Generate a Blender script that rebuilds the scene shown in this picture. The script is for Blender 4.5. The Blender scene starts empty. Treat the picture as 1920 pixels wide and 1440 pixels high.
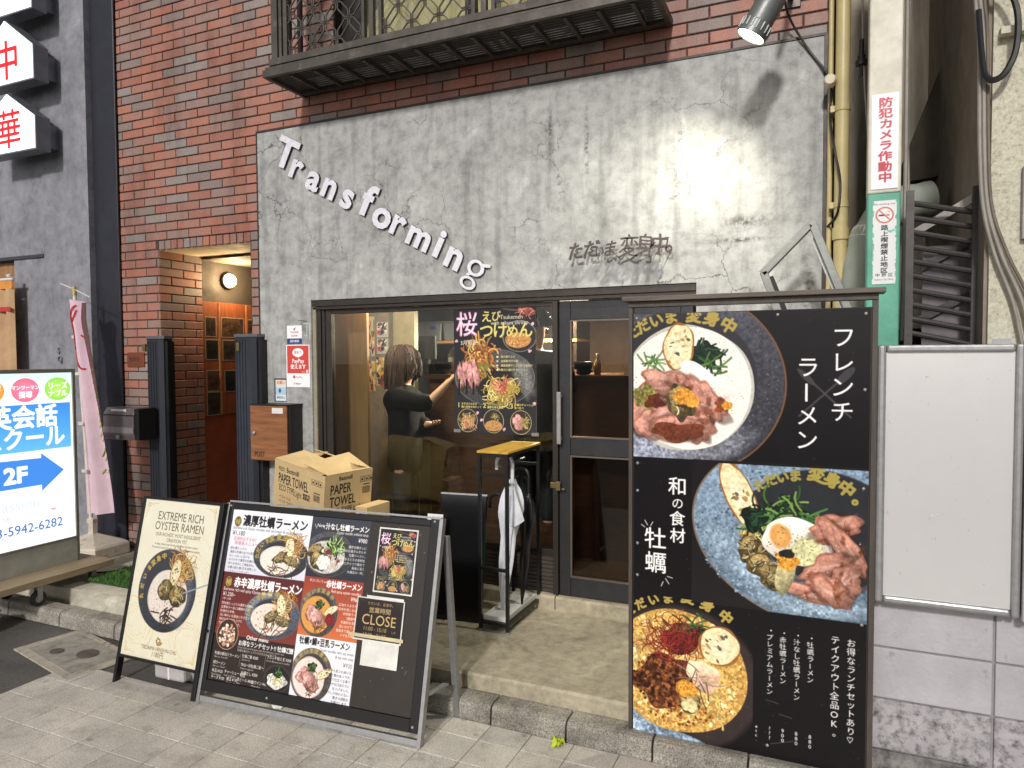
import bpy, bmesh, math, random
import numpy as np
from mathutils import Vector, Matrix
R = math.radians
rnd = random.Random(7)
scene = bpy.context.scene
COL = scene.collection

# ------------------------------------------------------------------ camera
YAW, PITCH, ROLL = R(24.0), R(-2.2), R(-0.3)
fw = Vector((-math.sin(YAW)*math.cos(PITCH), math.cos(YAW)*math.cos(PITCH), math.sin(PITCH)))
r0 = fw.cross(Vector((0, 0, 1))).normalized(); u0 = r0.cross(fw)
rt = math.cos(ROLL)*r0 + math.sin(ROLL)*u0
up = -math.sin(ROLL)*r0 + math.cos(ROLL)*u0
cam_data = bpy.data.cameras.new('camera')
cam_data.sensor_width = 36.0; cam_data.lens = 36.0*1331/1920
cam_data.clip_start = 0.05; cam_data.clip_end = 500
cam = bpy.data.objects.new('camera', cam_data)
mw = Matrix((rt, up, -fw)).transposed().to_4x4(); mw.translation = Vector((0, -4.08, 1.74))
cam.matrix_world = mw
COL.objects.link(cam); scene.camera = cam

# ------------------------------------------------------------------ night sky glow, street light, exposure
SUN_EL = R(30)
world = bpy.data.worlds.new('World'); scene.world = world; world.use_nodes = True
wn = world.node_tree.nodes; wl = world.node_tree.links
bg = wn['Background']; sky = wn.new('ShaderNodeTexSky'); sky.sky_type = 'NISHITA'; sky.sun_disc = False
sky.sun_elevation = SUN_EL; sky.sun_rotation = R(180); sky.air_density = 0.6; sky.dust_density = 2.0
hs = wn.new('ShaderNodeHueSaturation'); hs.inputs['Saturation'].default_value = 0.3
wl.new(sky.outputs[0], hs.inputs['Color']); wl.new(hs.outputs[0], bg.inputs[0])
bg.inputs[1].default_value = 0.075
sl = bpy.data.lights.new('street_light', 'SUN'); sl.energy = 2.0; sl.angle = R(5); sl.color = (1, .965, .93)
so = bpy.data.objects.new('street_light', sl)
so.rotation_euler = Vector((-0.07, math.cos(SUN_EL), -math.sin(SUN_EL))).to_track_quat('-Z', 'Y').to_euler()
so.location = (0, -20, 10); COL.objects.link(so)
scene.view_settings.view_transform = 'Standard'; scene.view_settings.look = 'None'
scene.view_settings.gamma = 1.0; scene.view_settings.use_curve_mapping = False
scene.view_settings.exposure = 0.12
scene.render.engine = 'CYCLES'
scene.cycles.max_bounces = 6; scene.cycles.transparent_max_bounces = 12
scene.cycles.caustics_reflective = False; scene.cycles.caustics_refractive = False
scene.cycles.sample_clamp_indirect = 4.0
scene.cycles.use_denoising = True

# ------------------------------------------------------------------ helpers: colours and materials
def lin(c):
    out = []
    for v in c[:3]:
        v = v/255.0
        out.append(v/12.92 if v <= .04045 else ((v+.055)/1.055)**2.4)
    return out + [1.0]
MATS = {}
def nodes_of(name):
    m = bpy.data.materials.new(name); m.use_nodes = True
    nt = m.node_tree; b = nt.nodes['Principled BSDF']
    return m, nt, b
def N(nt, t, **kw):
    n = nt.nodes.new(t)
    for k, v in kw.items():
        if k in n.inputs: n.inputs[k].default_value = v
        else: setattr(n, k, v)
    return n
def ramp(nt, fac, stops):
    r = nt.nodes.new('ShaderNodeValToRGB'); e = r.color_ramp.elements
    while len(e) < len(stops): e.new(.5)
    for el, (p, c) in zip(e, stops):
        el.position = p; el.color = c if len(c) == 4 else list(c)+[1]
    nt.links.new(fac, r.inputs[0]); return r
def mix(nt, fac, a, b, mode='MIX'):
    m = nt.nodes.new('ShaderNodeMix'); m.data_type = 'RGBA'; m.blend_type = mode
    for s, v in ((m.inputs[0], fac), (m.inputs[6], a), (m.inputs[7], b)):
        if hasattr(v, 'is_output'): nt.links.new(v, s)
        else: s.default_value = v
    return m.outputs[2]
def mat(name, col, rough=.6, metal=0.0, var=(8, .12), bump=(60, .05), spec=.5, dirt=None, scale=(1, 1, 1), emit=None, alpha=None, trans=0, coat=0):
    """plain procedural material: base colour with noise variation, wear speckle, fine bump"""
    if name in MATS: return MATS[name]
    m, nt, b = nodes_of(name); L = nt.links.new
    tc = N(nt, 'ShaderNodeTexCoord'); mp = N(nt, 'ShaderNodeMapping'); mp.inputs['Scale'].default_value = scale
    L(tc.outputs['Object'], mp.inputs[0])
    base = lin(col)
    n1 = N(nt, 'ShaderNodeTexNoise', Scale=var[0], Detail=6.0, Roughness=.65); L(mp.outputs[0], n1.inputs['Vector'])
    a = var[1]
    lo = [max(0, c*(1-a*1.6)) for c in base[:3]]; hi = [min(1, c*(1+a*1.6)) for c in base[:3]]
    r = ramp(nt, n1.outputs[0], [(.3, lo), (.7, hi)])
    out = r.outputs[0]
    if dirt:   # (scale, low, high, colour)
        n2 = N(nt, 'ShaderNodeTexNoise', Scale=dirt[0], Detail=8.0, Roughness=.7); L(mp.outputs[0], n2.inputs['Vector'])
        rr = ramp(nt, n2.outputs[0], [(dirt[1], (0, 0, 0)), (dirt[2], (1, 1, 1))])
        out = mix(nt, rr.outputs[0], out, lin(dirt[3]))
    L(out, b.inputs['Base Color'])
    rn = ramp(nt, n1.outputs[0], [(.3, [min(1, rough*1.15)]*3), (.7, [rough*.85]*3)]); L(rn.outputs[0], b.inputs['Roughness'])
    b.inputs['Metallic'].default_value = metal; b.inputs['Specular IOR Level'].default_value = spec
    if coat: b.inputs['Coat Weight'].default_value = coat; b.inputs['Coat Roughness'].default_value = .08
    if bump:
        n3 = N(nt, 'ShaderNodeTexNoise', Scale=bump[0], Detail=4.0); L(mp.outputs[0], n3.inputs['Vector'])
        bp = N(nt, 'ShaderNodeBump', Strength=bump[1]*4, Distance=.004); L(n3.outputs[0], bp.inputs['Height']); L(bp.outputs[0], b.inputs['Normal'])
    if emit: b.inputs['Emission Color'].default_value = lin(emit[0]); b.inputs['Emission Strength'].default_value = emit[1]
    if alpha is not None: b.inputs['Alpha'].default_value = alpha
    if trans: b.inputs['Transmission Weight'].default_value = trans
    MATS[name] = m; return m

# ------------------------------------------------------------------ helpers: meshes
class B:
    def __init__(s): s.v = []; s.f = []; s.m = []
    def add(s, vs, fs, mi=0):
        o = len(s.v); s.v += [tuple(v) for v in vs]; s.f += [tuple(i+o for i in f) for f in fs]; s.m += [mi]*len(fs); return s
    def box(s, x0, x1, y0, y1, z0, z1, mi=0):
        return s.add([(x0,y0,z0),(x1,y0,z0),(x1,y1,z0),(x0,y1,z0),(x0,y0,z1),(x1,y0,z1),(x1,y1,z1),(x0,y1,z1)],
                     [(0,3,2,1),(4,5,6,7),(0,1,5,4),(1,2,6,5),(2,3,7,6),(3,0,4,7)], mi)
    def bar(s, p0, p1, w, h, mi=0, upv=(0, 0, 1)):
        p0, p1 = Vector(p0), Vector(p1); d = (p1-p0).normalized(); upv = Vector(upv)
        if abs(d.dot(upv)) > .98: upv = Vector((0, 1, 0))
        a = d.cross(upv).normalized()*w/2; b = a.cross(d).normalized()*h/2
        vs = [p+q for p in (p0, p1) for q in (-a-b, a-b, a+b, -a+b)]
        return s.add(vs, [(0,1,2,3),(7,6,5,4),(0,4,5,1),(1,5,6,2),(2,6,7,3),(3,7,4,0)], mi)
    def tube(s, pts, r, n=8, mi=0, cap=True, closed=False):
        pts = [Vector(p) for p in pts]; k = len(pts); rs = r if hasattr(r, '__len__') else [r]*k
        vs = []; fs = []; ref = None
        for i, p in enumerate(pts):
            if closed: d = pts[(i+1) % k]-pts[i-1]
            else: d = pts[min(i+1, k-1)]-pts[max(i-1, 0)]
            d.normalize()
            if ref is None: ref = Vector((0, 0, 1)) if abs(d.z) < .9 else Vector((1, 0, 0))
            a = (ref - d*ref.dot(d)).normalized(); b = d.cross(a); ref = a
            vs += [p + (a*math.cos(2*math.pi*j/n) + b*math.sin(2*math.pi*j/n))*rs[i] for j in range(n)]
        for i in range(k if closed else k-1):
            for j in range(n):
                q = (i+1) % k
                fs.append((i*n+j, i*n+(j+1) % n, q*n+(j+1) % n, q*n+j))
        if cap and not closed: fs += [tuple(range(n))[::-1], tuple((k-1)*n+j for j in range(n))]
        return s.add(vs, fs, mi)
    def prism(s, poly, o, u, v, d, mi=0):
        """2D polygon in frame (o,u,v) extruded by vector d"""
        o, u, v, d = Vector(o), Vector(u), Vector(v), Vector(d); n = len(poly)
        a = [o+u*p[0]+v*p[1] for p in poly]; b = [q+d for q in a]
        return s.add(a+b, [tuple(range(n)), tuple(range(2*n-1, n-1, -1))]+[(i, n+i, n+(i+1) % n, (i+1) % n) for i in range(n)], mi)
    def lathe(s, prof, c, n=24, mi=0, axis=None):
        c = Vector(c); q = Vector((0, 0, 1)).rotation_difference(Vector(axis).normalized()) if axis else None
        vs = []
        for (r, z) in prof:
            for j in range(n):
                p = Vector((r*math.cos(2*math.pi*j/n), r*math.sin(2*math.pi*j/n), z))
                vs.append(c + (q @ p if q else p))
        fs = [(i*n+j, i*n+(j+1) % n, (i+1)*n+(j+1) % n, (i+1)*n+j) for i in range(len(prof)-1) for j in range(n)]
        if prof[0][0] > 1e-6: fs.append(tuple(range(n))[::-1])
        if prof[-1][0] > 1e-6: fs.append(tuple((len(prof)-1)*n+j for j in range(n)))
        return s.add(vs, fs, mi)
    def grid(s, fn, nu, nv, mi=0, closed_u=False):
        vs = [fn(i/nu, j/nv) for j in range(nv+1) for i in range(nu+1)]; w = nu+1
        return s.add(vs, [(j*w+i, j*w+i+1, (j+1)*w+i+1, (j+1)*w+i) for j in range(nv) for i in range(nu)], mi)
    def mesh(s, name, mats):
        me = bpy.data.meshes.new(name); me.from_pydata(s.v, [], s.f)
        for m in mats: me.materials.append(m)
        for p, i in zip(me.polygons, s.m): p.material_index = i
        me.update(); return me
    def obj(s, name, mats, parent=None, smooth=False, bevel=0, fix=True):
        if not isinstance(mats, (list, tuple)): mats = [mats]
        me = s.mesh(name, mats)
        if fix:
            bm = bmesh.new(); bm.from_mesh(me); bmesh.ops.remove_doubles(bm, verts=bm.verts, dist=1e-6)
            bmesh.ops.recalc_face_normals(bm, faces=bm.faces); bm.to_mesh(me); bm.free()
        return link(name, me, parent, smooth, bevel)
def link(name, me, parent=None, smooth=False, bevel=0):
    o = bpy.data.objects.new(name, me); COL.objects.link(o)
    if parent: o.parent = parent
    if smooth:
        for p in me.polygons: p.use_smooth = True
        try: me.set_sharp_from_angle(angle=R(40))
        except Exception: pass
    if bevel:
        bv = o.modifiers.new('bevel', 'BEVEL'); bv.width = bevel; bv.segments = 2; bv.limit_method = 'ANGLE'; bv.angle_limit = R(40)
    return o
def tag(o, label, cat, group=None):
    o['label'] = label; o['category'] = cat
    if group: o['group'] = group
    return o
def thing(name, label, cat, loc=(0, 0, 0), rot=(0, 0, 0), group=None, M4=None):
    o = bpy.data.objects.new(name, None); COL.objects.link(o); o.empty_display_size = .1
    o.location = loc; o.rotation_euler = rot
    if M4 is not None: o.matrix_world = M4
    return tag(o, label, cat, group)
def struct(o): o['kind'] = 'structure'; return o
def stuff(o): o['kind'] = 'stuff'; return o
def frame4(o, u, v):
    """matrix of a board: x along u, z along v, local -y out of the face"""
    u = Vector(u).normalized(); v = Vector(v); v = (v-u*v.dot(u)).normalized(); n = v.cross(u)
    m = Matrix((u, n, v)).transposed().to_4x4(); m.translation = Vector(o); return m

# ------------------------------------------------------------------ helpers: lettering
TX = {}
def glyphs(s, bold=0.0, res=2):
    """triangulated outline of a string in em units: (verts Nx2, tris Mx3, width)"""
    key = (s, bold, res)
    if key in TX: return TX[key]
    c = bpy.data.curves.new('text', 'FONT'); c.body = s; c.resolution_u = res; c.offset = bold
    o = bpy.data.objects.new('text', c); me = bpy.data.meshes.new_from_object(o)
    me.calc_loop_triangles()
    v = np.array([(p.co.x, p.co.y) for p in me.vertices]).reshape(-1, 2)
    t = np.array([tuple(q.vertices) for q in me.loop_triangles], dtype=int).reshape(-1, 3)
    bpy.data.meshes.remove(me); bpy.data.objects.remove(o); bpy.data.curves.remove(c)
    TX[key] = (v, t, float(v[:, 0].max()) if len(v) else .3); return TX[key]
def letters3d(b, s, size, org, u, v, n, depth, bold=0, mi=0, mi_side=None, xs=1.0, res=3, warp=None):
    """extruded lettering added to builder b"""
    org, u, v, n = Vector(org), Vector(u), Vector(v), Vector(n)
    V, T, w = glyphs(s, bold, res)
    if not len(V): return w
    P = V.copy()*size; P[:, 0] *= xs
    if warp: P = np.array([warp(*p) for p in P])
    front = [org+u*x+v*y+n*depth for x, y in P]; k = len(P)
    fs = [tuple(int(i) for i in t) for t in T]
    b.add(front, fs, mi)
    if depth > 1e-4:
        from collections import Counter
        e = Counter(); d = {}
        for t in fs:
            for i in range(3):
                a, c = t[i], t[(i+1) % 3]; kk = (min(a, c), max(a, c)); e[kk] += 1; d[kk] = (a, c)
        back = [org+u*x+v*y for x, y in P]
        b.add(front+back, [(d[q][0], d[q][1], d[q][1]+k, d[q][0]+k)[::-1] for q, cnt in e.items() if cnt == 1], mi if mi_side is None else mi_side)
    return w*size*xs

# ------------------------------------------------------------------ helpers: painting flat print (posters, menus) into generated textures
nrng = np.random.RandomState(5)
def vnoise(h, w, cell, seed=0, octs=4):
    rs = np.random.RandomState(seed); out = np.zeros((h, w)); amp = 1.0; tot = 0
    for o in range(octs):
        gh, gw = int(h/cell)+3, int(w/cell)+3; g = rs.rand(gh, gw)
        y = np.arange(h)/cell; x = np.arange(w)/cell; yi = y.astype(int); xi = x.astype(int); fy = (y-yi)[:, None]; fx = (x-xi)[None]
        fy = fy*fy*(3-2*fy); fx = fx*fx*(3-2*fx)
        a = g[yi][:, xi]; b2 = g[yi][:, xi+1]; c = g[yi+1][:, xi]; d = g[yi+1][:, xi+1]
        out += amp*((a*(1-fx)+b2*fx)*(1-fy)+(c*(1-fx)+d*fx)*fy); tot += amp; amp *= .55; cell = max(1.5, cell/2)
    return out/tot
NZ = vnoise(1024, 1024, 40, 1, 5); NF = vnoise(1024, 1024, 6, 2, 2); NW = nrng.rand(1024, 1024)
class P:
    """canvas in metres: x right, y up, S pixels per metre"""
    def __init__(s, w, h, S, bg=(0, 0, 0)):
        s.S = S; s.W = int(round(w*S)); s.H = int(round(h*S)); s.h = h
        s.a = np.zeros((s.H, s.W, 3)); s.a[:] = np.array(bg)/255; s.clip = (0, 0, s.W, s.H); s.seed = 1
    def setclip(s, x0=None, y0=None, x1=None, y1=None):
        s.clip = (0, 0, s.W, s.H) if x0 is None else (max(0, int(x0*s.S)), max(0, int((s.h-y1)*s.S)), min(s.W, int(x1*s.S)), min(s.H, int((s.h-y0)*s.S)))
    def win(s, cx, cy, r):
        x0 = max(s.clip[0], int((cx-r)*s.S)-2); x1 = min(s.clip[2], int((cx+r)*s.S)+3)
        y0 = max(s.clip[1], int((s.h-cy-r)*s.S)-2); y1 = min(s.clip[3], int((s.h-cy+r)*s.S)+3)
        if x1 <= x0 or y1 <= y0: return None
        X, Y = np.meshgrid((np.arange(x0, x1)+.5)/s.S, s.h-(np.arange(y0, y1)+.5)/s.S)
        return (slice(y0, y1), slice(x0, x1)), X, Y
    def put(s, sl, m, col):
        m = np.clip(m, 0, 1)[..., None]; s.a[sl] = s.a[sl]*(1-m)+np.asarray(col)*m
    def tex(s, sl, kind=0):
        s.seed = (s.seed*73+41) % 997; A = (NZ, NF, NW)[kind]
        h = sl[0].stop-sl[0].start; w = sl[1].stop-sl[1].start
        return np.roll(np.roll(A, s.seed*7 % 1024, 0), s.seed*13 % 1024, 1)[np.arange(h) % 1024][:, np.arange(w) % 1024]-.5
    def blob(s, cx, cy, a, b, col, rot=0, irr=0.0, tex=.0, kind=0, shade=0, soft=1.2, alpha=1, inner=None, k=(3, 5, 7), cut=None, limb=0):
        w = s.win(cx, cy, max(a, b)*(1.05+irr))
        if w is None: return
        sl, X, Y = w; c, d = math.cos(rot), math.sin(rot)
        x = ((X-cx)*c+(Y-cy)*d)/a; y = (-(X-cx)*d+(Y-cy)*c)/b; r = np.hypot(x, y)
        if irr:
            t = np.arctan2(y, x); s.seed += 1; rs = np.random.RandomState(s.seed)
            r = r/(1+irr*sum(rs.uniform(-1, 1)*np.sin(q*t+rs.uniform(0, 6.3))/(1+.25*i) for i, q in enumerate(k))*.6)
        m = np.clip((1-r)*min(a, b)*s.S/soft+.5, 0, 1)*alpha
        if cut is not None: m = m*np.clip((r-cut)*min(a, b)*s.S/soft+.5, 0, 1)
        C = np.ones(X.shape+(3,))*np.array(col)/255
        if inner is not None: C = C+(np.array(inner)/255-C)*np.clip(1-r, 0, 1)[..., None]**.8
        if tex: C = C*(1+tex*2.2*s.tex(sl, kind))[..., None]
        if irr >= .08 and min(a, b)*s.S > 5: C = C*(1.04-limb*np.clip(r, 0, 1)**3)[..., None]*(1+.55*s.tex(sl, 0)+.35*s.tex(sl, 1))[..., None]
        if shade: C = C*(1+shade*1.5*(y*.7-x*.5))[..., None]
        s.put(sl, m, np.clip(C, 0, 1))
    def ring(s, cx, cy, a, b, col, wd, rot=0, alpha=1): s.blob(cx, cy, a, b, col, rot, cut=1-wd/min(a, b), alpha=alpha)
    def line(s, pts, wd, col, alpha=1):
        p = np.array(pts, float); lo = p.min(0); hi = p.max(0); c = (lo+hi)/2; w = s.win(c[0], c[1], max(hi-lo)/2+wd)
        if w is None: return
        sl, X, Y = w; D = np.full(X.shape, 9.)
        for (x0, y0), (x1, y1) in zip(p[:-1], p[1:]):
            dx, dy = x1-x0, y1-y0; L2 = dx*dx+dy*dy+1e-12; t = np.clip(((X-x0)*dx+(Y-y0)*dy)/L2, 0, 1)
            D = np.minimum(D, np.hypot(X-x0-t*dx, Y-y0-t*dy))
        s.put(sl, np.clip((wd/2-D)*s.S+.5, 0, 1)*alpha, np.array(col)/255)
    def rect(s, x0, y0, x1, y1, col, col2=None, tex=0):
        w = s.win((x0+x1)/2, (y0+y1)/2, max(x1-x0, y1-y0)/2)
        if w is None: return
        sl, X, Y = w; m = ((X >= x0) & (X <= x1) & (Y >= y0) & (Y <= y1))*1.0
        C = np.ones(X.shape+(3,))*np.array(col)/255
        if col2 is not None: t = np.clip((Y-y0)/(y1-y0), 0, 1)[..., None]; C = C*t+np.array(col2)/255*(1-t)
        if tex: C = C*(1+tex*2*s.tex(sl))[..., None]
        s.put(sl, m, np.clip(C, 0, 1))
    def poly(s, pts, col):
        p = np.array(pts, float); c = (p.min(0)+p.max(0))/2; w = s.win(c[0], c[1], (p.max(0)-p.min(0)).max()/2)
        if w is None: return
        sl, X, Y = w; ins = np.zeros(X.shape, bool); n = len(p)
        for i in range(n):
            x0, y0 = p[i]; x1, y1 = p[(i+1) % n]
            if y0 == y1: continue
            q = ((Y >= min(y0, y1)) & (Y < max(y0, y1))); ins ^= q & (X < x0+(Y-y0)*(x1-x0)/(y1-y0))
        s.put(sl, ins*1.0, np.array(col)/255)
    def speck(s, cx, cy, a, b, cols, n, r=(.001, .002), ring=0, asp=1.0):
        rs = np.random.RandomState(n+int(cx*1e4) % 977)
        for i in range(n):
            t = rs.uniform(0, 6.283); q = math.sqrt(rs.uniform(ring*ring, 1)); rr = rs.uniform(*r)
            s.blob(cx+a*q*math.cos(t), cy+b*q*math.sin(t), rr, rr*rs.uniform(.5, 1)*asp, cols[rs.randint(len(cols))], rot=rs.uniform(0, 3))
    def strands(s, cx, cy, a, b, cols, n, wd, ln, curl=1.2, ring=0):
        rs = np.random.RandomState(n+int(cy*1e4) % 991)
        for i in range(n):
            t = rs.uniform(0, 6.283); q = math.sqrt(rs.uniform(ring*ring, 1)); x, y = cx+a*q*math.cos(t), cy+b*q*math.sin(t)
            th = rs.uniform(0, 6.283); k = rs.uniform(-curl, curl); pts = [(x, y)]
            for j in range(7): th += k/3; x += math.cos(th)*ln/7; y += math.sin(th)*ln/7; pts.append((x, y))
            c = np.array(cols[rs.randint(len(cols))])*rs.uniform(.75, 1.12)
            s.line(pts, wd*1.45, c*.5, .4); s.line(pts, wd, np.clip(c, 0, 255))
    def text(s, st, x, y, size, col, bold=0., anchor='l', xs=1.0, rot=0, vert=False, pitch=1.05, alpha=1, res=3):
        if vert:
            for i, ch in enumerate(st):
                V, T, w = glyphs(ch, 0, res)
                if not len(V): continue
                if ch in 'ー〜': s.text(ch, x-size*.37, y-(i*pitch+.43)*size, size, col, bold, 'c', 1, -math.pi/2, alpha=alpha)
                else: s.text(ch, x, y-(i*pitch+.8)*size, size, col, bold, 'c', xs, rot, alpha=alpha)
            return
        V, T, w = glyphs(st, 0, res)
        if not len(V): return
        Q = V*size; Q[:, 0] *= xs; w = (V[:, 0].max())*size*xs
        Q = Q-np.array([{'l': 0, 'c': w/2, 'r': w}[anchor], 0])
        c, d = math.cos(rot), math.sin(rot); Q = np.stack([Q[:, 0]*c-Q[:, 1]*d+x, Q[:, 0]*d+Q[:, 1]*c+y], 1)
        K = 3; px = Q[:, 0]*s.S; py = (s.h-Q[:, 1])*s.S
        rd = bold*size*s.S*K*.9; g = int(abs(rd)/K)+1
        x0, y0 = int(px.min())-1-g, int(py.min())-1-g; x1, y1 = int(px.max())+2+g, int(py.max())+2+g
        if x1-x0 > 4000 or y1-y0 > 4000: return
        M = np.zeros(((y1-y0)*K, (x1-x0)*K), bool); ax = (px-x0)*K; ay = (py-y0)*K
        for t in T:
            A, Bq, D = [(ax[i], ay[i]) for i in t]
            bx0, bx1 = max(0, int(min(A[0], Bq[0], D[0]))), int(max(A[0], Bq[0], D[0]))+2
            by0, by1 = max(0, int(min(A[1], Bq[1], D[1]))), int(max(A[1], Bq[1], D[1]))+2
            gx = np.arange(bx0, bx1)+.5; gy = (np.arange(by0, by1)+.5)[:, None]
            e = lambda p, q: (q[0]-p[0])*(gy-p[1])-(q[1]-p[1])*(gx-p[0])
            e0, e1, e2 = e(A, Bq), e(Bq, D), e(D, A)
            ins = ((e0 >= 0) & (e1 >= 0) & (e2 >= 0)) | ((e0 <= 0) & (e1 <= 0) & (e2 <= 0))
            v = M[by0:by1, bx0:bx1]; v |= ins[:v.shape[0], :v.shape[1]]
        if rd > .6:
            D = M.copy(); ri = int(round(rd))
            for dy in range(-ri, ri+1):
                dx = int(round(math.sqrt(max(0, rd*rd-dy*dy)))); Q2 = np.roll(M, dy, 0)
                for q in range(-dx, dx+1): D |= np.roll(Q2, q, 1)
            M = D
        m = M.reshape(y1-y0, K, x1-x0, K).mean((1, 3))
        cx0, cy0, cx1, cy1 = max(x0, s.clip[0]), max(y0, s.clip[1]), min(x1, s.clip[2]), min(y1, s.clip[3])
        if cx1 <= cx0 or cy1 <= cy0: return
        s.put((slice(cy0, cy1), slice(cx0, cx1)), m[cy0-y0:cy1-y0, cx0-x0:cx1-x0]*alpha, np.array(col)/255)
    def arc(s, st, cx, cy, r, a0, a1, size, col, bold=.03, ry=None):
        n = len(st); ry = ry or r
        for i, ch in enumerate(st):
            t = R(a0+(a1-a0)*i/max(1, n-1)); s.text(ch, cx+r*math.cos(t), cy+ry*math.sin(t), size, col, bold, 'c', rot=t-math.pi/2)
    def image(s, name, gain=1.0):
        a = np.clip(s.a, 0, 1)
        l = np.where(a <= .04045, a/12.92, ((a+.055)/1.055)**2.4)*gain
        g_ = l.mean(2, keepdims=True); l = g_+(l-g_)*.9; k3 = l.copy(); k3[1:-1, 1:-1] = (l[1:-1, 1:-1]*2+l[:-2, 1:-1]+l[2:, 1:-1]+l[1:-1, :-2]+l[1:-1, 2:])/6; l = k3*(1+.1*(np.tile(NW, (2, 2))[:s.H, :s.W, None]-.5)) if s.H <= 2048 else k3   # ink spread and print grain
        l = np.clip(l, 0, 1); a = np.where(l <= .0031308, l*12.92, 1.055*l**(1/2.4)-.055)
        im = bpy.data.images.new(name, s.W, s.H); px = np.ones((s.H, s.W, 4), np.float32); px[..., :3] = a[::-1]
        im.pixels.foreach_set(px.ravel()); im.update(); im.pack(); return im
def print_mat(name, canvas, gain=1.1, rough=.3, emit=0, coat=0, spec=.4):
    im = canvas.image(name, gain); m, nt, b = nodes_of(name); t = N(nt, 'ShaderNodeTexImage'); t.image = im; t.extension = 'EXTEND'
    nt.links.new(t.outputs[0], b.inputs['Base Color']); b.inputs['Roughness'].default_value = rough; b.inputs['Specular IOR Level'].default_value = spec
    if coat: b.inputs['Coat Weight'].default_value = coat; b.inputs['Coat Roughness'].default_value = .05
    if emit: nt.links.new(t.outputs[0], b.inputs['Emission Color']); b.inputs['Emission Strength'].default_value = emit
    return m
def sheet(name, m, parent, x0, x1, z0, z1, y, edge=None, th=.0015, uv=(0, 0, 1, 1), sides=None):
    """printed sheet facing local -y with real thickness; print on the front face only"""
    b = B().box(x0, x1, y, y+th, z0, z1)
    b.m = [1, 1, 0, 1, 1, 1]
    me = b.mesh(name, [m, sides or MATS['paper']]); ul = me.uv_layers.new(name='UVMap')
    u0, v0, u1, v1 = uv
    for p in me.polygons:
        for li in p.loop_indices:
            c = me.vertices[me.loops[li].vertex_index].co
            ul.data[li].uv = (u0+(u1-u0)*(c.x-x0)/(x1-x0), v0+(v1-v0)*(c.z-z0)/(z1-z0))
    return link(name, me, parent)
mat('paper', (225, 223, 215), .7, bump=None)
# ------------------------------------------------------------------ flat print: photographs of food on the boards
GOLD = (168, 146, 62)
def toast(p, x, y, a, b, rot):
    p.blob(x, y, a, b, (150, 92, 34), rot, .075, .12, 1); p.blob(x, y, a*.9, b*.93, (226, 206, 150), rot, .075, .16, 1, inner=(236, 224, 186))
    c, d = math.cos(rot), math.sin(rot); rs = np.random.RandomState(int(x*999)+3)
    for i in range(14):
        q, w = rs.uniform(-.6, .6), rs.uniform(-.75, .75)
        p.blob(x+q*a*c-w*b*d, y+q*a*d+w*b*c, a*rs.uniform(.06, .2), b*rs.uniform(.03, .09), [(150, 110, 52), (64, 58, 40), (196, 166, 104), (40, 46, 34)][rs.randint(4)], rot+rs.uniform(-.5, .5), .3, alpha=.8)
def ham(p, x, y, a, b, rot, col=(184, 132, 114), sauce=True):
    """thin folded slice: ragged outline, darker rind, light and dark folds"""
    c, d = math.cos(rot), math.sin(rot); K = (2, 3, 5, 9); rs = np.random.RandomState(int(abs(x)*9973+abs(y)*7919) % 9999)
    p.blob(x+a*.03, y-b*.08, a*1.05, b*1.08, (52, 30, 22), rot, .25, soft=5, alpha=.5, k=K)
    sd = p.seed; p.blob(x, y, a, b, col, rot, .28, .25, 0, shade=.2, k=K, soft=2); p.seed = sd
    p.blob(x, y, a, b, (126, 74, 54), rot, .28, .3, 1, k=K, soft=3, alpha=.6, cut=.87)
    for i in range(6):
        q, w = rs.uniform(-.5, .5), rs.uniform(-.6, .6); f = rs.uniform(-.5, .5)
        p.blob(x+q*a*c-w*b*d, y+q*a*d+w*b*c, a*rs.uniform(.25, .55), b*rs.uniform(.05, .16), [(226, 184, 168), (120, 70, 56), (206, 158, 142), (150, 96, 78)][i % 4], rot+f, .25, .2, 0, soft=5, alpha=.5)
    if sauce:
        for i in range(3): p.blob(x+a*rs.uniform(-.7, .7), y+b*rs.uniform(-.7, .7), a*rs.uniform(.1, .3), b*rs.uniform(.1, .3), (104, 50, 24), rs.uniform(0, 3), .45, .4, 1, soft=4, alpha=.65, k=K)
        p.speck(x, y, a*.8, b*.8, [(70, 44, 28), (96, 92, 50), (150, 92, 50), (224, 200, 180)], 40, (a*.008, a*.022))
def oyster(p, x, y, a, b, rot):
    p.blob(x, y, a, b, (70, 58, 34), rot, .2, .3, 1); p.blob(x, y+b*.1, a*.86, b*.8, (150, 126, 72), rot, .25, .35, 1, shade=.3, limb=.4)
    p.strands(x, y, a*.6, b*.6, [(196, 174, 116), (60, 48, 30), (110, 96, 52), (214, 200, 150)], 22, b*.07, a*.6, 1.0)
def greens(p, x, y, a, b, dark=False):
    p.blob(x, y, a, b, (26, 40, 28), 0, .35, .3, 1, limb=.4)
    p.strands(x, y, a*.9, b*.9, [(48, 92, 44), (84, 132, 58), (20, 42, 30), (120, 160, 74)] if not dark else [(24, 44, 36), (40, 72, 46), (14, 26, 22)], 26, b*.13, a*.8, .9)
def roe(p, x, y, r): p.blob(x, y, r, r*.8, (196, 126, 16), 0, .3, .3, 1); p.speck(x, y, r*.95, r*.8, [(232, 168, 30), (246, 190, 60), (214, 140, 20), (180, 104, 10)], 60, (r*.06, r*.11))
def fries(p, x, y, r, n=60): p.strands(x, y, r*.75, r*.8, [(226, 170, 72), (240, 200, 110), (196, 132, 44), (172, 104, 36)], int(n*1.5), r*.035, r*.75, 1.6)
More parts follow.
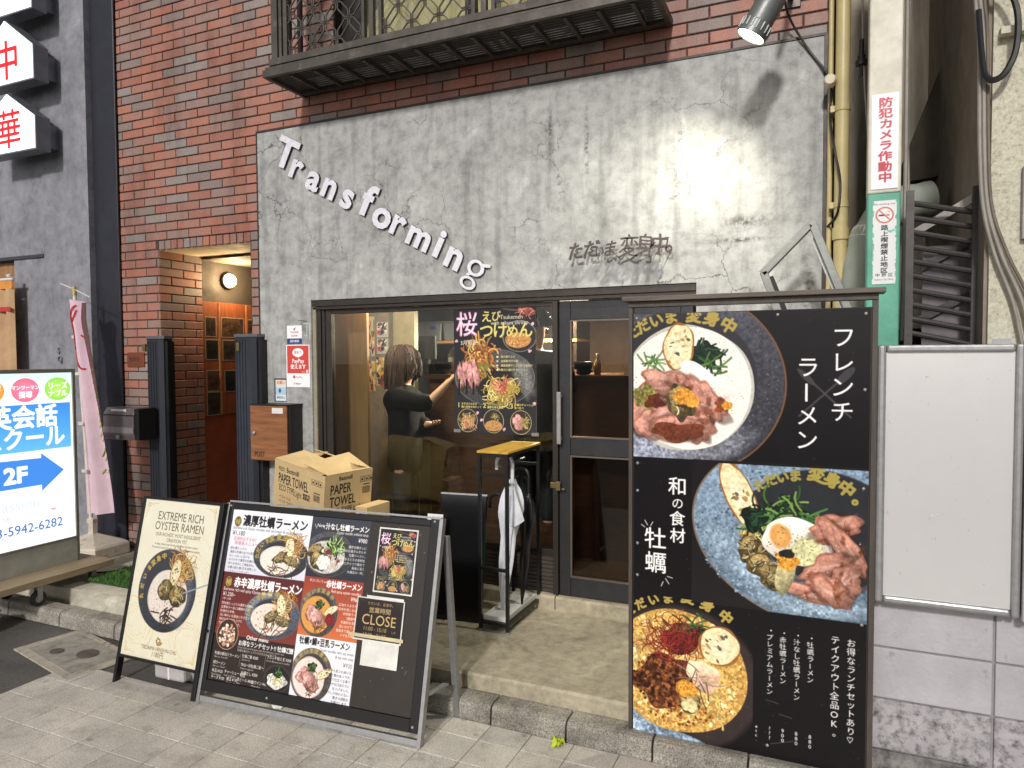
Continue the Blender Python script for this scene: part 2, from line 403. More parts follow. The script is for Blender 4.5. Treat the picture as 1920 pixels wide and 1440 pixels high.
def noodles(p, x, y, a, b, n=70, cols=None): p.strands(x, y, a*.8, b*.8, cols or [(232, 206, 104), (244, 226, 140), (210, 176, 72), (190, 150, 56)], int(n*1.5), min(a, b)*.075, a*.75, 2.4)
def bowl(p, x, y, a, b, col, rot=0, well=.66, wcol=(34, 34, 38), off=(0, 0), rim=(120, 96, 70), sp=180):
    p.blob(x, y, a, b, rim, rot); p.blob(x, y, a*.985, b*.985, col, rot, tex=.28, kind=1, shade=.18)
    p.speck(x, y, a*.95, b*.95, [tuple(min(255, int(c*1.35)) for c in col), tuple(int(c*.7) for c in col)], sp, (a*.006, a*.014), ring=well)
    p.blob(x+off[0]*a, y+off[1]*b, a*well, b*well, wcol, rot, tex=.1, soft=5)
def soup(p, x, y, a, b, col, rot=0, tex=.06): 
    p.blob(x, y, a, b, tuple(int(c*.8) for c in col), rot, .03, tex, 1); p.blob(x, y, a*.97, b*.97, col, rot, .03, tex, 1)
HEN = 'ただいま変身中'
def oyster_bowl(p, x, y, a, b, plate=(66, 68, 78), cream=(226, 214, 200), red=False, g=True):
    bowl(p, x, y, a, b, plate, 0, .7, (52, 52, 58))
    soup(p, x-a*.05, y-b*.18, a*.7, b*.68, cream)
    if red: p.speck(x-a*.1, y-b*.2, a*.6, b*.55, [(170, 60, 30), (200, 96, 50)], 40, (a*.01, a*.03))
    fries(p, x+a*.4, y+b*.5, a*.44, 50); toast(p, x+a*.28, y+b*.45, a*.17, b*.5, .12)
    oyster(p, x-a*.02, y-b*.05, a*.26, b*.24, .5); oyster(p, x+a*.38, y-b*.18, a*.3, b*.22, -.2)
    p.strands(x, y-b*.62, a*.42, b*.12, [(84, 58, 34), (120, 84, 50)], 16, a*.02, a*.3, .2)
    if g: p.arc('ただいま', x, y, a*.8, 186, 132, a*.17, GOLD, .05, b*.8); p.arc('変身中', x, y, a*.8, 118, 84, a*.2, GOLD, .05, b*.8)
def ham_bowl(p, x, y, a, b, plate, sp, g=True):
    bowl(p, x, y, a, b, plate, .15, .78, (60, 56, 54))
    soup(p, x-a*.1, y-b*.1, a*.78, b*.76, sp)
    for q, w, t in ((-.35, -.05, 1.1), (.05, -.3, 1.6), (-.1, -.15, .6)): ham(p, x+q*a, y+w*b, a*.3, b*.3, t, (206, 148, 140), False)
    greens(p, x+a*.02, y+b*.3, a*.2, b*.18); toast(p, x+a*.62, y+b*.12, a*.16, b*.38, -1.0)
    p.strands(x+a*.1, y-b*.62, a*.32, b*.1, [(96, 60, 34)], 14, a*.022, a*.3, .2); p.speck(x, y, a*.6, b*.6, [(200, 110, 40), (120, 120, 60)], 40, (a*.01, a*.02))
    if g: p.arc(HEN, x, y, a*.82, 150, 48, a*.2, GOLD, .05, b*.82)
def lines(p, x, y, w, n, size, col, anchor='l', words=None):
    ws = words or ['濃厚な牡蠣の旨味', '特製の牡蠣だれ', 'まろやかな豆乳仕立て', '深い味わいの一杯', '〆まで楽しめます']
    for i in range(n): p.text(ws[i % len(ws)], x, y-i*size*1.33, size, col, .012, anchor)

def paint_big():
    p = P(.915, 1.825, 620, (16, 13, 15)); W = .915
    p.rect(0, 0, W, 1.825, (17, 14, 17), tex=.12)
    # top picture: cream soup, toast, ham, greens
    p.setclip(0, 1.21, W, 1.825)
    bowl(p, .17, 1.535, .45, .40, (66, 66, 74), -.1, .70, (46, 44, 48), (.05, .05), (112, 76, 44), 420)
    p.blob(.3, 1.25, .2, .06, (150, 152, 164), .35, .1, .45, 1, soft=20, alpha=.6); p.blob(.03, 1.25, .15, .06, (160, 166, 186), -.1, .1, .45, 1, soft=16, alpha=.7)
    soup(p, .225, 1.51, .27, .265, (236, 228, 214)); p.speck(.22, 1.52, .26, .25, [(90, 80, 60), (190, 150, 80), (120, 110, 60)], 260, (.001, .0025))
    p.arc('ただいま', .2, 1.52, .3, 131, 98, .062, GOLD, .05, .27); p.arc('変身中', .22, 1.52, .3, 84, 58, .066, GOLD, .05, .272)
    greens(p, .3, 1.65, .065, .05, True); p.strands(.33, 1.59, .05, .03, [(86, 130, 60), (60, 100, 44)], 12, .007, .05, .3); p.strands(.08, 1.62, .04, .03, [(110, 150, 70), (70, 110, 50)], 16, .006, .04, .5)
    toast(p, .192, 1.685, .066, .1, -.1)
    p.blob(.3, 1.53, .13, .05, (226, 206, 192), -.75, .1, .06, 0, shade=.2)
    for x, y, a, b, r in ((.06, 1.45, .1, .07, .8), (.15, 1.53, .1, .06, -.3), (.3, 1.46, .11, .055, -.85), (.1, 1.37, .1, .065, .5), (.25, 1.37, .1, .07, -.7), (.18, 1.34, .12, .05, 0)): ham(p, x, y, a, b, r, (164, 112, 96))
    p.blob(.05, 1.47, .05, .05, (120, 112, 50), 0, .4, .4, 1); p.speck(.05, 1.5, .07, .07, [(150, 160, 70), (90, 70, 30), (200, 150, 60)], 80, (.001, .004))
    p.blob(.19, 1.325, .11, .04, (96, 40, 16), 0, .3, .3, 1, alpha=.85); p.blob(.09, 1.45, .04, .03, (84, 30, 14), 0, .4, .3, 1, alpha=.9); p.blob(.37, 1.44, .03, .03, (120, 50, 16), 0, .4, .3, 1, alpha=.9)
    oyster(p, .205, 1.45, .06, .075, .3); roe(p, .215, 1.475, .045); roe(p, .25, 1.455, .03); roe(p, .39, 1.44, .022)
    for c0, c1 in (((.66, 1.59), (.85, 1.405)), ((.855, 1.59), (.665, 1.405))): p.line((c0, c1), .008, (70, 68, 72), .8)
    p.blob(.69, 1.56, .045, .012, (58, 56, 60), -.8); p.blob(.83, 1.565, .045, .016, (58, 56, 60), .8)
    p.text('フレンチ', .815, 1.752, .088, (238, 236, 230), 0.0, vert=True, pitch=1.09); p.text('ラーメン', .69, 1.637, .088, (238, 236, 230), 0.0, vert=True, pitch=1.09)
    # middle picture: blue-grey plate
    p.setclip(0, .605, W, 1.212); p.rect(.25, .605, W, 1.212, (24, 20, 22), (30, 26, 28))
    p.setclip(.0, .605, W, 1.2)
    bowl(p, .72, .93, .475, .36, (104, 124, 142), -.25, .62, (40, 42, 46), (.1, .1), (120, 100, 74), 700)
    p.blob(.47, .8, .16, .07, (150, 172, 192), -.7, .2, .5, 1, soft=30, alpha=.6); p.blob(.74, .65, .2, .04, (160, 182, 200), .02, .2, .5, 1, soft=20, alpha=.6)
    p.arc('ただいま', .68, .88, .27, 124, 96, .05, (150, 138, 60), .06); p.arc('変身中。', .67, .9, .26, 78, 42, .062, (158, 142, 60), .06)
    toast(p, .44, 1.075, .058, .15, .42)
    noodles(p, .49, .91, .05, .06, 40); greens(p, .6, 1.0, .13, .045); greens(p, .62, 1.05, .02, .04); greens(p, .5, .98, .05, .05, True); p.strands(.66, 1.0, .12, .04, [(70, 120, 60), (120, 150, 70), (30, 50, 34)], 40, .007, .08, .6)
    for x, y, a, b, r in ((.5, .84, .06, .05, .3), (.53, .79, .06, .05, -.4), (.57, .75, .06, .05, -.6), (.48, .87, .04, .04, .2)): oyster(p, x, y, a, b, r)
    p.blob(.66, .9, .13, .095, (222, 214, 198), -.2, .07, .1, 0, shade=.15); p.blob(.6, .92, .04, .05, (214, 140, 60), .2, .07, .1, 0, inner=(236, 178, 90), soft=8); p.blob(.7, .86, .07, .06, (196, 192, 140), 0, .2, .12, soft=6)
    p.speck(.67, .88, .12, .09, [(60, 60, 30), (120, 110, 50)], 150, (.001, .003))
    for x, y, a, b, r in ((.8, .97, .1, .05, .2), (.83, .9, .12, .045, -.9), (.77, .8, .11, .05, .5), (.84, .76, .07, .06, 1.0), (.72, .7, .11, .032, -.1), (.79, .72, .08, .05, -.5)): ham(p, x, y, a, b, r, (162, 110, 92))
    p.blob(.62, .77, .035, .09, (170, 158, 110), -.2, .15, .2, 1, shade=.3); roe(p, .625, .82, .042); p.blob(.625, .85, .03, .018, (40, 38, 34), 0, .2)
    p.setclip()
    for ch, x, y, z in (('和', .186, 1.13, .082), ('の', .188, 1.043, .052), ('食', .188, .985, .068), ('材', .19, .912, .068), ('牡', .094, .905, .098), ('蠣', .095, .8, .098)): p.text(ch, x, y-z*.83, z, (238, 236, 230), .006, 'c')
    for a, b in (((.035, .915), (.05, .905)), ((.05, .935), (.062, .915)), ((.085, .93), (.075, .912)), ((.13, .675), (.122, .655)), ((.14, .69), (.155, .668)), ((.148, .7), (.17, .695))): p.line((a, b), .0025, (220, 218, 212))
    # bottom picture: spicy bowl
    p.setclip(0, 0, .5, .61); p.blob(.2, .27, .33, .31, (52, 42, 40), 0, tex=.15, soft=14); p.rect(0, 0, .0, .0, (0, 0, 0))
    p.blob(.06, .05, .12, .07, (140, 160, 180), -.4, .15, .5, 1); p.blob(.2, .0, .16, .03, (120, 140, 160), -.2, .1, .5, 1)
    p.arc('ただいま', .19, .3, .29, 133, 98, .05, GOLD, .06); p.arc('変身中', .2, .3, .3, 84, 54, .056, GOLD, .06)
    p.blob(.19, .295, .29, .265, (196, 148, 60), 0, .04, .35, 1, inner=(222, 182, 92)); p.speck(.19, .295, .28, .255, [(232, 200, 116), (206, 160, 72), (240, 222, 158), (184, 128, 52), (222, 184, 96)], 900, (.003, .012)); p.strands(.3, .16, .1, .08, [(226, 190, 104), (206, 156, 70)], 22, .008, .07, 1.6); p.strands(.07, .35, .05, .12, [(226, 190, 104), (206, 156, 70)], 16, .008, .07, 1.6)
    p.speck(.2, .29, .27, .25, [(120, 60, 20), (170, 90, 30), (90, 40, 16)], 300, (.001, .0035))
    p.blob(.14, .24, .13, .12, (84, 44, 20), .2, .25, .5, 1); p.speck(.13, .24, .13, .12, [(130, 76, 36), (60, 28, 12), (160, 96, 44), (44, 20, 10)], 240, (.004, .011)); p.speck(.2, .12, .14, .06, [(170, 96, 30), (110, 56, 20)], 120, (.003, .008))
    greens(p, .25, .47, .09, .04); p.blob(.2, .42, .08, .05, (60, 24, 20), 0, .3, .3, 1)
    p.blob(.3, .29, .075, .06, (222, 176, 140), -.8, .2, .15, shade=.2)
    p.strands(.17, .42, .11, .07, [(140, 30, 22), (176, 52, 36), (96, 16, 16)], 150, .0022, .09, 1.6)
    toast(p, .365, .43, .085, .085, -.7); p.strands(.27, .27, .05, .05, [(150, 130, 120), (40, 34, 36), (220, 190, 180)], 20, .003, .08, .5)
    oyster(p, .245, .17, .045, .05, 0); p.blob(.245, .155, .035, .03, (190, 174, 120), 0, .2, .2, 1); roe(p, .23, .225, .045)
    p.setclip()
    for st, x, y, z in (('お得なランチセットあり♡', .861, .538, .033), ('テイクアウト全品OK。', .804, .542, .035), ('・牡蠣ラーメン', .715, .532, .0265), ('・汁なし牡蠣ラーメン', .665, .535, .0265), ('・赤牡蠣ラーメン', .613, .537, .0265), ('・プレミアムラーメン', .563, .54, .0265), ('880', .717, .13, .021), ('880', .666, .132, .021), ('900', .615, .133, .021), ('???', .565, .133, .021), ('etc.', .514, .13, .019)):
        p.text(st, x, y, z, (226, 224, 218), .004, vert=True, pitch=1.06 if len(st) > 5 else .95)
    rs = np.random.RandomState(4)
    for i in range(90): p.blob(rs.uniform(0, W), rs.uniform(0, .62) if i % 2 else rs.uniform(0, 1.8), .001, .0008, (150, 146, 140))
    for a, b in (((.6, .19), (.65, .182)), ((.55, .24), (.6, .232)), ((.57, .06), (.66, .09)), ((.47, .25), (.476, .262))): p.line((a, b), .0012, (120, 116, 112))
    return p

def paint_sakura(S=900, fine=True):
    p = P(.582, .835, S, (40, 40, 44)); p.rect(0, 0, .582, .835, (34, 34, 38), (46, 46, 50), tex=.1)
    PK = (232, 148, 190); YL = (222, 206, 110)
    bowl(p, .47, .625, .118, .1, (70, 68, 66), 0, .9, (48, 46, 46), sp=60); p.ring(.47, .625, .118, .1, (150, 148, 140), .003); soup(p, .46, .6, .09, .05, (200, 138, 66)); p.speck(.46, .6, .08, .045, [(230, 190, 100), (130, 60, 30), (236, 210, 140)], 90, (.002, .005))
    bowl(p, .29, .36, .283, .185, (74, 72, 72), 0, .62, (40, 38, 38), (.16, -.25), (130, 128, 122), 220); p.blob(.5, .36, .06, .12, (150, 148, 146), .3, .2, .4, 1, soft=26, alpha=.6)
    noodles(p, .34, .275, .115, .075, 120); p.strands(.34, .31, .05, .035, [(222, 120, 84), (240, 160, 120), (200, 84, 60)], 40, .006, .05, 1.4); p.blob(.345, .345, .008, .008, (40, 30, 30))
    p.strands(.19, .49, .075, .085, [(222, 160, 70), (240, 196, 110), (190, 110, 40), (150, 76, 30)], 110, .009, .09, 1.8); p.strands(.22, .42, .04, .04, [(120, 140, 60), (180, 160, 60)], 20, .004, .05)
    for i in range(4): ham(p, .05+i*.036, .37+.02*(i % 2), .026, .085, .12, (206, 140, 136), False)
    for x in (.03, .085, .135): p.rect(x, .25, x+.014, .35-.02*(x > .1), (26, 24, 24))
    p.text('桜', .015, .645, .17, PK, .015, xs=.95); p.text('桜', .019, .649, .16, (250, 214, 232), -.008, xs=.98)
    p.text('え', .2, .725, .078, YL, .02); p.text('び', .272, .73, .07, YL, .02)
    for ch, x, z in (('つ', .187, .105), ('け', .28, .11), ('め', .375, .09), ('ん', .458, .105)): p.text(ch, x, .625, z, YL, .02)
    if fine:
        p.text('Tsukemen', .335, .735, .038, (206, 196, 176), .01); p.text('with sakura shrimp', .27, .7, .034, (206, 196, 176), .01)
        p.text('5月限定', .05, .575, .034, (214, 196, 176), .03)
        for i, st in enumerate(('桜の香りエビ', '自家製平打ち麺', '高級桜煮干しエビかつお出汁', '贅沢三種のチャーシュー')): p.blob(.315, .495-i*.028, .008, .006, (222, 214, 180), 0, .5); p.text(st, .34, .489-i*.028, .017, (214, 200, 130), .02)
    p.blob(.52, .785, .06, .026, (196, 104, 84), -.35, .1, .3, 1); p.strands(.52, .775, .05, .02, [(230, 150, 130), (150, 60, 50)], 24, .005, .04, .9); p.line([(.47, .79), (.38, .8), (.25, .83)], .0015, (190, 150, 140)); p.line([(.47, .785), (.4, .79), (.3, .815)], .0015, (190, 150, 140))
    for i, (x, y) in enumerate(((.097, .08), (.285, .08), (.477, .078))):
        p.blob(x, y, .073, .077, (214, 196, 130)); p.blob(x, y, .07, .074, (54, 50, 50)); 
        if i == 0: noodles(p, x, y-.01, .06, .05, 46); p.strands(x, y-.02, .05, .03, [(222, 130, 90), (240, 170, 130)], 30, .004, .04)
        if i == 1: p.blob(x, y-.03, .062, .035, (196, 142, 80), tex=.2, kind=1); noodles(p, x+.01, y+.02, .025, .045, 30)
        if i == 2: ham(p, x-.02, y, .035, .055, .3, (206, 150, 144), False); noodles(p, x+.03, y, .03, .05, 30)
        if fine:
            p.text('123'[i], x-.075, .165, .045, YL, .02)
            p.text(('まずはそのまま', 'つけだれにつけて', '三種のチャーシュー')[i], x-.045, .183, .0165, YL, .015); p.text(('麺の旨味を味わって', '濃厚な味を堪能', '食べ比べ')[i], x-.045, .163, .0165, YL, .015)
    for x, y, t in ((.02, .6, .3), (.56, .7, .9), (.54, .53, .2), (.17, .13, 1), (.2, .085, .4), (.36, .03, .8), (.57, .2, .1)): p.blob(x, y, .012, .009, (222, 164, 180), t, .3)
    return p

def paint_menu():
    p = P(1.17, .85, 860, (46, 40, 36)); ox, oy = .03, .118   # canvas origin in board coordinates
    T = lambda x, y: (x-ox, y-oy)
    def clip(x0, y0, x1, y1): p.setclip(x0-ox, y0-oy, x1-ox, y1-oy)
    def rc(x0, y0, x1, y1, c, c2=None): p.rect(x0-ox, y0-oy, x1-ox, y1-oy, c, c2)
    def tx(st, x, y, z, c, bold=0, a='l', xs=1): p.text(st, x-ox, y-oy, z, c, bold, a, xs)
    K = (28, 26, 28); Wt = (240, 236, 230)
    p.rect(0, 0, 1.17, .85, (50, 44, 40), tex=.06)
    rc(.03, .644, .533, .97, (232, 232, 238), (206, 206, 216)); clip(.03, .65, .533, .97)
    oyster_bowl(p, *T(.372, .752), .172, .106, (62, 64, 70))
    p.blob(*T(.07, .907), .022, .027, (28, 24, 16)); p.ring(*T(.07, .907), .02, .025, (170, 140, 50), .003); tx('極', .07, .893, .034, (190, 160, 60), .02, 'c')
    tx('濃厚牡蠣ラーメン', .102, .893, .061, K, .035, xs=.84); tx('Extreme rich Oyster noodles with sea bream & soy milk soup', .045, .868, .02, (60, 56, 60), .0, xs=.86)
    tx('¥1,180', .047, .836, .034, K, 0, xs=.85); tx('圧倒的おすすめ!!', .06, .812, .0215, (196, 60, 66), .01, xs=.9); tx('新看板メニュー', .07, .79, .0215, (196, 60, 66), .01)
    lines(p, .047-ox, .765-oy, .2, 8, .0148, (50, 48, 52), words=['殻牡蠣たっぷり!', '濃厚な牡蠣の出汁を使用。', '口いっぱいに広がる', 'まろやかで濃厚な牡蠣の旨味と', '香りを存分にご堪能あれ。', '牡蠣10個と鯛1匹を使用した', 'ミネラルとコラーゲン', 'たっぷりのラーメン'])
    clip(.533, .67, .876, .97); rc(.533, .67, .876, .97, (58, 60, 70), (42, 44, 52)); bowl(p, *T(.655, .79), .14, .108, (66, 68, 74), 0, .78, (50, 50, 54))
    soup(p, *T(.64, .775), .11, .08, (196, 188, 180), tex=.2); oyster(p, *T(.575, .8), .05, .035, .2); oyster(p, *T(.605, .755), .06, .045, -.1); p.speck(*T(.67, .78), .06, .05, [(224, 214, 204), (170, 150, 130), (196, 180, 160), (120, 50, 60)], 60, (.005, .011)); p.blob(*T(.63, .75), .04, .035, (214, 212, 196), 0, .2, .2, 1); greens(p, *T(.68, .82), .045, .03); p.strands(.69-ox, .83-oy, .04, .03, [(150, 190, 90), (190, 214, 130)], 24, .004, .04); p.blob(*T(.655, .8), .02, .013, (120, 40, 56), 0, .3)
    p.line([T(.73, .8), T(.83, .88)], .005, (60, 62, 70))
    tx('New', .567, .918, .024, Wt, .01); p.line([T(.553, .93), T(.565, .91)], .002, Wt); p.line([T(.603, .93), T(.61, .912)], .002, Wt); tx('汁なし牡蠣ラーメン', .618, .912, .0335, Wt, .03, xs=.84); tx('Oyster noodle without soup', .868, .892, .0195, Wt, 0, 'r', .8); tx('¥980', .866, .86, .029, Wt, 0, 'r', .85)
    lines(p, .866-ox, .83-oy, .1, 7, .0148, Wt, 'r', ['濃厚牡蠣ダレに', '数量の牡蠣タルタルや', '牡蠣ペースト、', 'まろとろの食材を', '太麺にがっつり絡めて', '最後に深く', '大満足の一杯。'])
    clip(.03, .118, .533, .648); rc(.03, .118, .533, .648, (88, 30, 34), (150, 62, 38)); rc(.03, .118, .533, .342, (44, 34, 30))
    oyster_bowl(p, *T(.37, .464), .17, .113, (84, 92, 108), (226, 206, 190), True)
    p.blob(*T(.07, .6), .022, .027, (28, 24, 16)); p.ring(*T(.07, .6), .02, .025, (190, 160, 60), .003); tx('極', .07, .586, .034, (200, 170, 60), .02, 'c')
    tx('赤辛濃厚牡蠣ラーメン', .106, .582, .0535, Wt, .035, xs=.79); tx('Extreme rich red spicy Oyster noodles', .045, .556, .0225, Wt, 0, xs=.86); tx('¥1,230~', .046, .528, .028, Wt, 0, xs=.85); tx('1辛〜2辛', .046, .51, .014, Wt)
    lines(p, .046-ox, .487-oy, .2, 6, .0148, Wt, words=['殻牡蠣たっぷりの濃厚な牡蠣と', '自家製ラー油と2種唐辛子の', '刺激的な辛味。', '深い味わいを最後に引き立てる', '絶妙な辛さで仕上げた', '究極の一杯をどうぞ。'])
    p.blob(*T(.114, .343), .068, .075, (200, 150, 110)); p.blob(*T(.114, .343), .065, .072, (60, 40, 36)); p.speck(.114-ox, .338-oy, .05, .055, [(232, 222, 206), (214, 180, 150), (190, 130, 90), (120, 80, 60)], 120, (.004, .009))
    tx('Other menu', .235, .334, .027, Wt, .02); tx('お得なランチセット!! 牡蠣ご飯', .19, .302, .0285, Wt, .015, xs=.86); tx('¥150', .47, .3, .033, Wt, 0, xs=.8); tx('Great deal set that goes with the delicious oyster rice', .19, .287, .013, (200, 190, 180)); tx('牡蠣の旨みたっぷりの炊き込みご飯です', .19, .272, .0135, (200, 190, 180))
    for st, en, x, y in (('牡蠣の鯛出汁ラーメン', 'Not use "Soy milk"', .052, .24), ('鯛ラーメン', 'Not use "Oyster"', .052, .195), ('味玉 ¥120', 'Flavored egg', .052, .156), ('チーズ ¥150', 'Cheese', .052, .125), ('チャーシュー ¥250', 'Pork or Chicken', .13, .16), ('替玉 ¥150', 'Extra noodles', .15, .128), ('牡蠣ご飯 ¥300', 'Oyster rice', .225, .247), ('TKG〜卵牡蠣ご飯〜', 'Premium egg rice', .225, .206), ('牡蠣だし ¥250', 'Broth', .235, .168), ('生ビール ¥500', 'Beer', .215, .135), ('白ワイン ¥400', 'White wine', .305, .134), ('フレンチ和え玉 ¥200', 'French flavored extra noodles', .375, .262)):
        tx(st, x, y, .0185, Wt, .01, xs=.85); tx(en, x, y-.0145, .0115, (206, 200, 190))
    p.line([T(.215, .26), T(.215, .2)], .0012, (170, 160, 150)); p.line([T(.368, .27), T(.368, .2)], .0012, (170, 160, 150))
    bowl(p, *T(.452, .177), .078, .062, (40, 38, 40), 0, .85, (28, 28, 30), sp=40); p.blob(*T(.452, .165), .06, .035, (200, 196, 186), 0, .2, .4, 1); noodles(p, *T(.452, .168), .03, .025, 24); greens(p, *T(.455, .2), .025, .018)
    clip(.533, .39, .876, .675); rc(.533, .39, .876, .675, (150, 52, 34), (206, 104, 44)); ham_bowl(p, *T(.64, .512), .112, .116, (84, 78, 80), (214, 146, 56)); p.blob(*T(.71, .485), .028, .028, (120, 24, 22), 0, .2, .3, 1)
    tx('辛さいろいろ one.!', .565, .652, .017, Wt, .005, xs=.8); tx('赤牡蠣ラーメン', .665, .636, .0375, Wt, .03, xs=.78); tx('Red spicy oyster noodles', .866, .612, .0195, Wt, 0, 'r', .85); tx('¥960', .86, .583, .027, Wt, 0, 'r', .85)
    lines(p, .868-ox, .556-oy, .1, 8, .0148, Wt, 'r', ['口当たりまろやか', '牡蠣の旨味を感じながら', '自家製ラー油', '2種唐辛子', '刺激的な辛味。', '追いかけてくる', '最後まで楽しめる', 'ハマる人続出!'])
    clip(.533, .118, .876, .397); rc(.533, .118, .876, .397, (228, 226, 228), (214, 214, 222)); ham_bowl(p, *T(.645, .222), .118, .124, (92, 84, 80), (226, 204, 194))
    tx('牡蠣×鯛×豆乳ラーメン', .552, .36, .0385, K, .03, xs=.745); tx('Oyster noodles with sea bream', .868, .336, .0195, (60, 56, 60), 0, 'r', .78); tx('& soy milk soup', .868, .315, .0195, (60, 56, 60), 0, 'r', .8); tx('¥930', .866, .28, .029, (96, 80, 90), 0, 'r', .85)
    lines(p, .866-ox, .254-oy, .1, 8, .0148, K, 'r', ['創業から愛され続ける', '牡蠣と鯛の旨コラボ。', '豆乳で仕立てる事で', 'まろやかな口当たりに', '仕上げました。', '魚出汁しか味わえない', '驚きの感動を', 'お届けします。'])
    p.setclip(); rs = np.random.RandomState(8)
    for i in range(36): x, y = rs.uniform(.88, 1.19), rs.uniform(.13, .95); p.blob(x-ox, y-oy, rs.uniform(.001, .006), rs.uniform(.0008, .002), (170, 160, 150), rs.uniform(0, 3), .4, alpha=.8)
    return p

def paint_white():
    p = P(.545, .835, 900, (232, 226, 200)); o = .148; BR = (92, 76, 56); G2 = (196, 170, 96)
    p.rect(0, 0, .545, .835, (234, 229, 204), (228, 220, 192), tex=.02); T = lambda x, y: (x-.006, y-o)
    for cx, cy in ((.46, .6), (.08, .33), (.47, .25)):
        for i in range(5): p.blob(*T(cx, cy), .04+.016*i, .06+.022*i, (206, 190, 140), .5+.1*i, .12, cut=.965, alpha=.7)
    rs = np.random.RandomState(3)
    for i in range(7):
        x, y = rs.uniform(0, .5), rs.uniform(0, .8); pts = [(x, y)]
        for j in range(7): x += rs.uniform(.0, .03); y += rs.uniform(-.03, .02); pts.append((x, y))
        p.line(pts, .002, (216, 204, 166))
    for sx, sy in ((0, 0), (1, 0), (0, 1), (1, 1)):
        X = (lambda v: v if not sx else .545-v); Y = (lambda v: v if not sy else .835-v)
        p.line([(X(.02), Y(.1)), (X(.026), Y(.026)), (X(.1), Y(.02))], .002, G2); p.line([(X(.03), Y(.07)), (X(.034), Y(.034)), (X(.07), Y(.03))], .0015, G2); p.blob(X(.03), Y(.03), .012, .012, G2, 0, .5, cut=.7)
    c = .275
    for st, y, z, xs in (('EXTREME RICH', .878, .064, .78), ('OYSTER RAMEN', .823, .064, .78)): p.text(st, c, y-o, z, BR, -.008, 'c', xs)
    p.text('OUR RICHEST, MOST INDULGENT', c, .79-o, .027, BR, 0, 'c', .8); p.text('CREATION YET.', c, .762-o, .027, BR, 0, 'c', .8)
    p.text('A deep, velvety cream broth crafted from the finest oysters.', c, .742-o, .0175, BR, 0, 'c', .74); p.text('A luxurious fusion of French culinary technique and ramen passion.', c, .723-o, .0175, BR, 0, 'c', .74)
    x, y = T(.265, .51); bowl(p, x, y, .207, .217, (58, 60, 70), .1, .82, (60, 60, 68), sp=240); p.blob(x+.13, y-.03, .05, .14, (120, 128, 148), -.2, .1, .2, 1, soft=40, alpha=.5)
    soup(p, x+.01, y-.03, .142, .14, (226, 214, 200)); p.speck(x, y-.09, .1, .07, [(150, 96, 60), (196, 150, 110)], 60, (.002, .004))
    fries(p, x+.075, y+.125, .09, 90); toast(p, x+.045, y+.1, .036, .075, -.15); oyster(p, x-.01, y+.0, .055, .055, .6); oyster(p, x+.08, y-.02, .065, .055, 0); p.line([(x+.12, y+.0), (x+.3, y+.07)], .007, (150, 156, 168)); p.strands(x+.03, y-.12, .06, .025, [(70, 46, 30)], 16, .006, .06, .2)
    p.arc('ただいま', x, y, .172, 196, 146, .03, (196, 164, 60), .05); p.arc('変身中', x, y, .172, 134, 108, .034, (196, 164, 60), .05)
    p.blob(*T(.265, .245), .016, .02, (150, 110, 40), .5, .3, cut=.55); p.blob(*T(.272, .235), .02, .01, (150, 110, 40), .2, .2, cut=.5)
    p.text('TADAIMA HENSHIN-CHU', c-.006, .197-o, .0285, BR, 0, 'c', .78); p.text('1180円', c-.01, .166-o, .036, BR, 0, 'c', .8)
    return p

def paint_school():
    p = P(.66, 1.2, 600, (250, 250, 252)); BL = (42, 128, 222)     # x from the right edge inwards is drawn left of .64
    p.rect(0, .0, .66, 1.2, (248, 248, 252)); p.rect(0, 1.0, .66, 1.2, (206, 236, 240), (232, 246, 248))
    for x, c, a, b in ((.09, (240, 140, 20), '初級者', '専門!'), (.325, (232, 96, 130), 'マンツーマン', '指導'), (.555, (140, 210, 60), 'リーズ', 'ナブル')):
        p.blob(x, 1.085, .095, .082, c, inner=tuple(min(255, v+30) for v in c)); p.text(a, x, 1.09, .052 if len(a) < 5 else .034, (255, 255, 255), .03, 'c', .95); p.text(b, x, 1.035, .05, (255, 255, 255), .03, 'c', .95)
    p.rect(0, .66, .645, .985, (34, 132, 224), (84, 176, 236)); p.text('英会話', .305, .838, .165, (255, 255, 255), .035, 'c', .98); p.text('スクール', .305, .695, .158, (255, 255, 255), .03, 'c', .92)
    p.poly([(0, .615), (.42, .605), (.42, .66-.02), (.585, .5), (.42, .37), (.42, .415), (0, .415)], BL); p.text('2F', .24, .455, .15, (255, 255, 255), .05, 'c', 1.1)
    p.text('assion', .145, .265, .105, (190, 206, 216), -.004); p.blob(.095, .29, .034, .04, (150, 150, 168), 0, .4, .5, 1); p.line([(.11, .21), (.115, .235), (.49, .235)], .002, (150, 150, 150)); p.text('中野', .14, .205, .03, (150, 150, 156)); p.text('passion', .25, .205, .03, (190, 190, 196)); p.blob(.5, .23, .02, .008, (210, 150, 150), 0, .5)
    p.text('03-5942-6282', .31, .1, .09, (60, 112, 176), .012, 'c', 1.0); return p
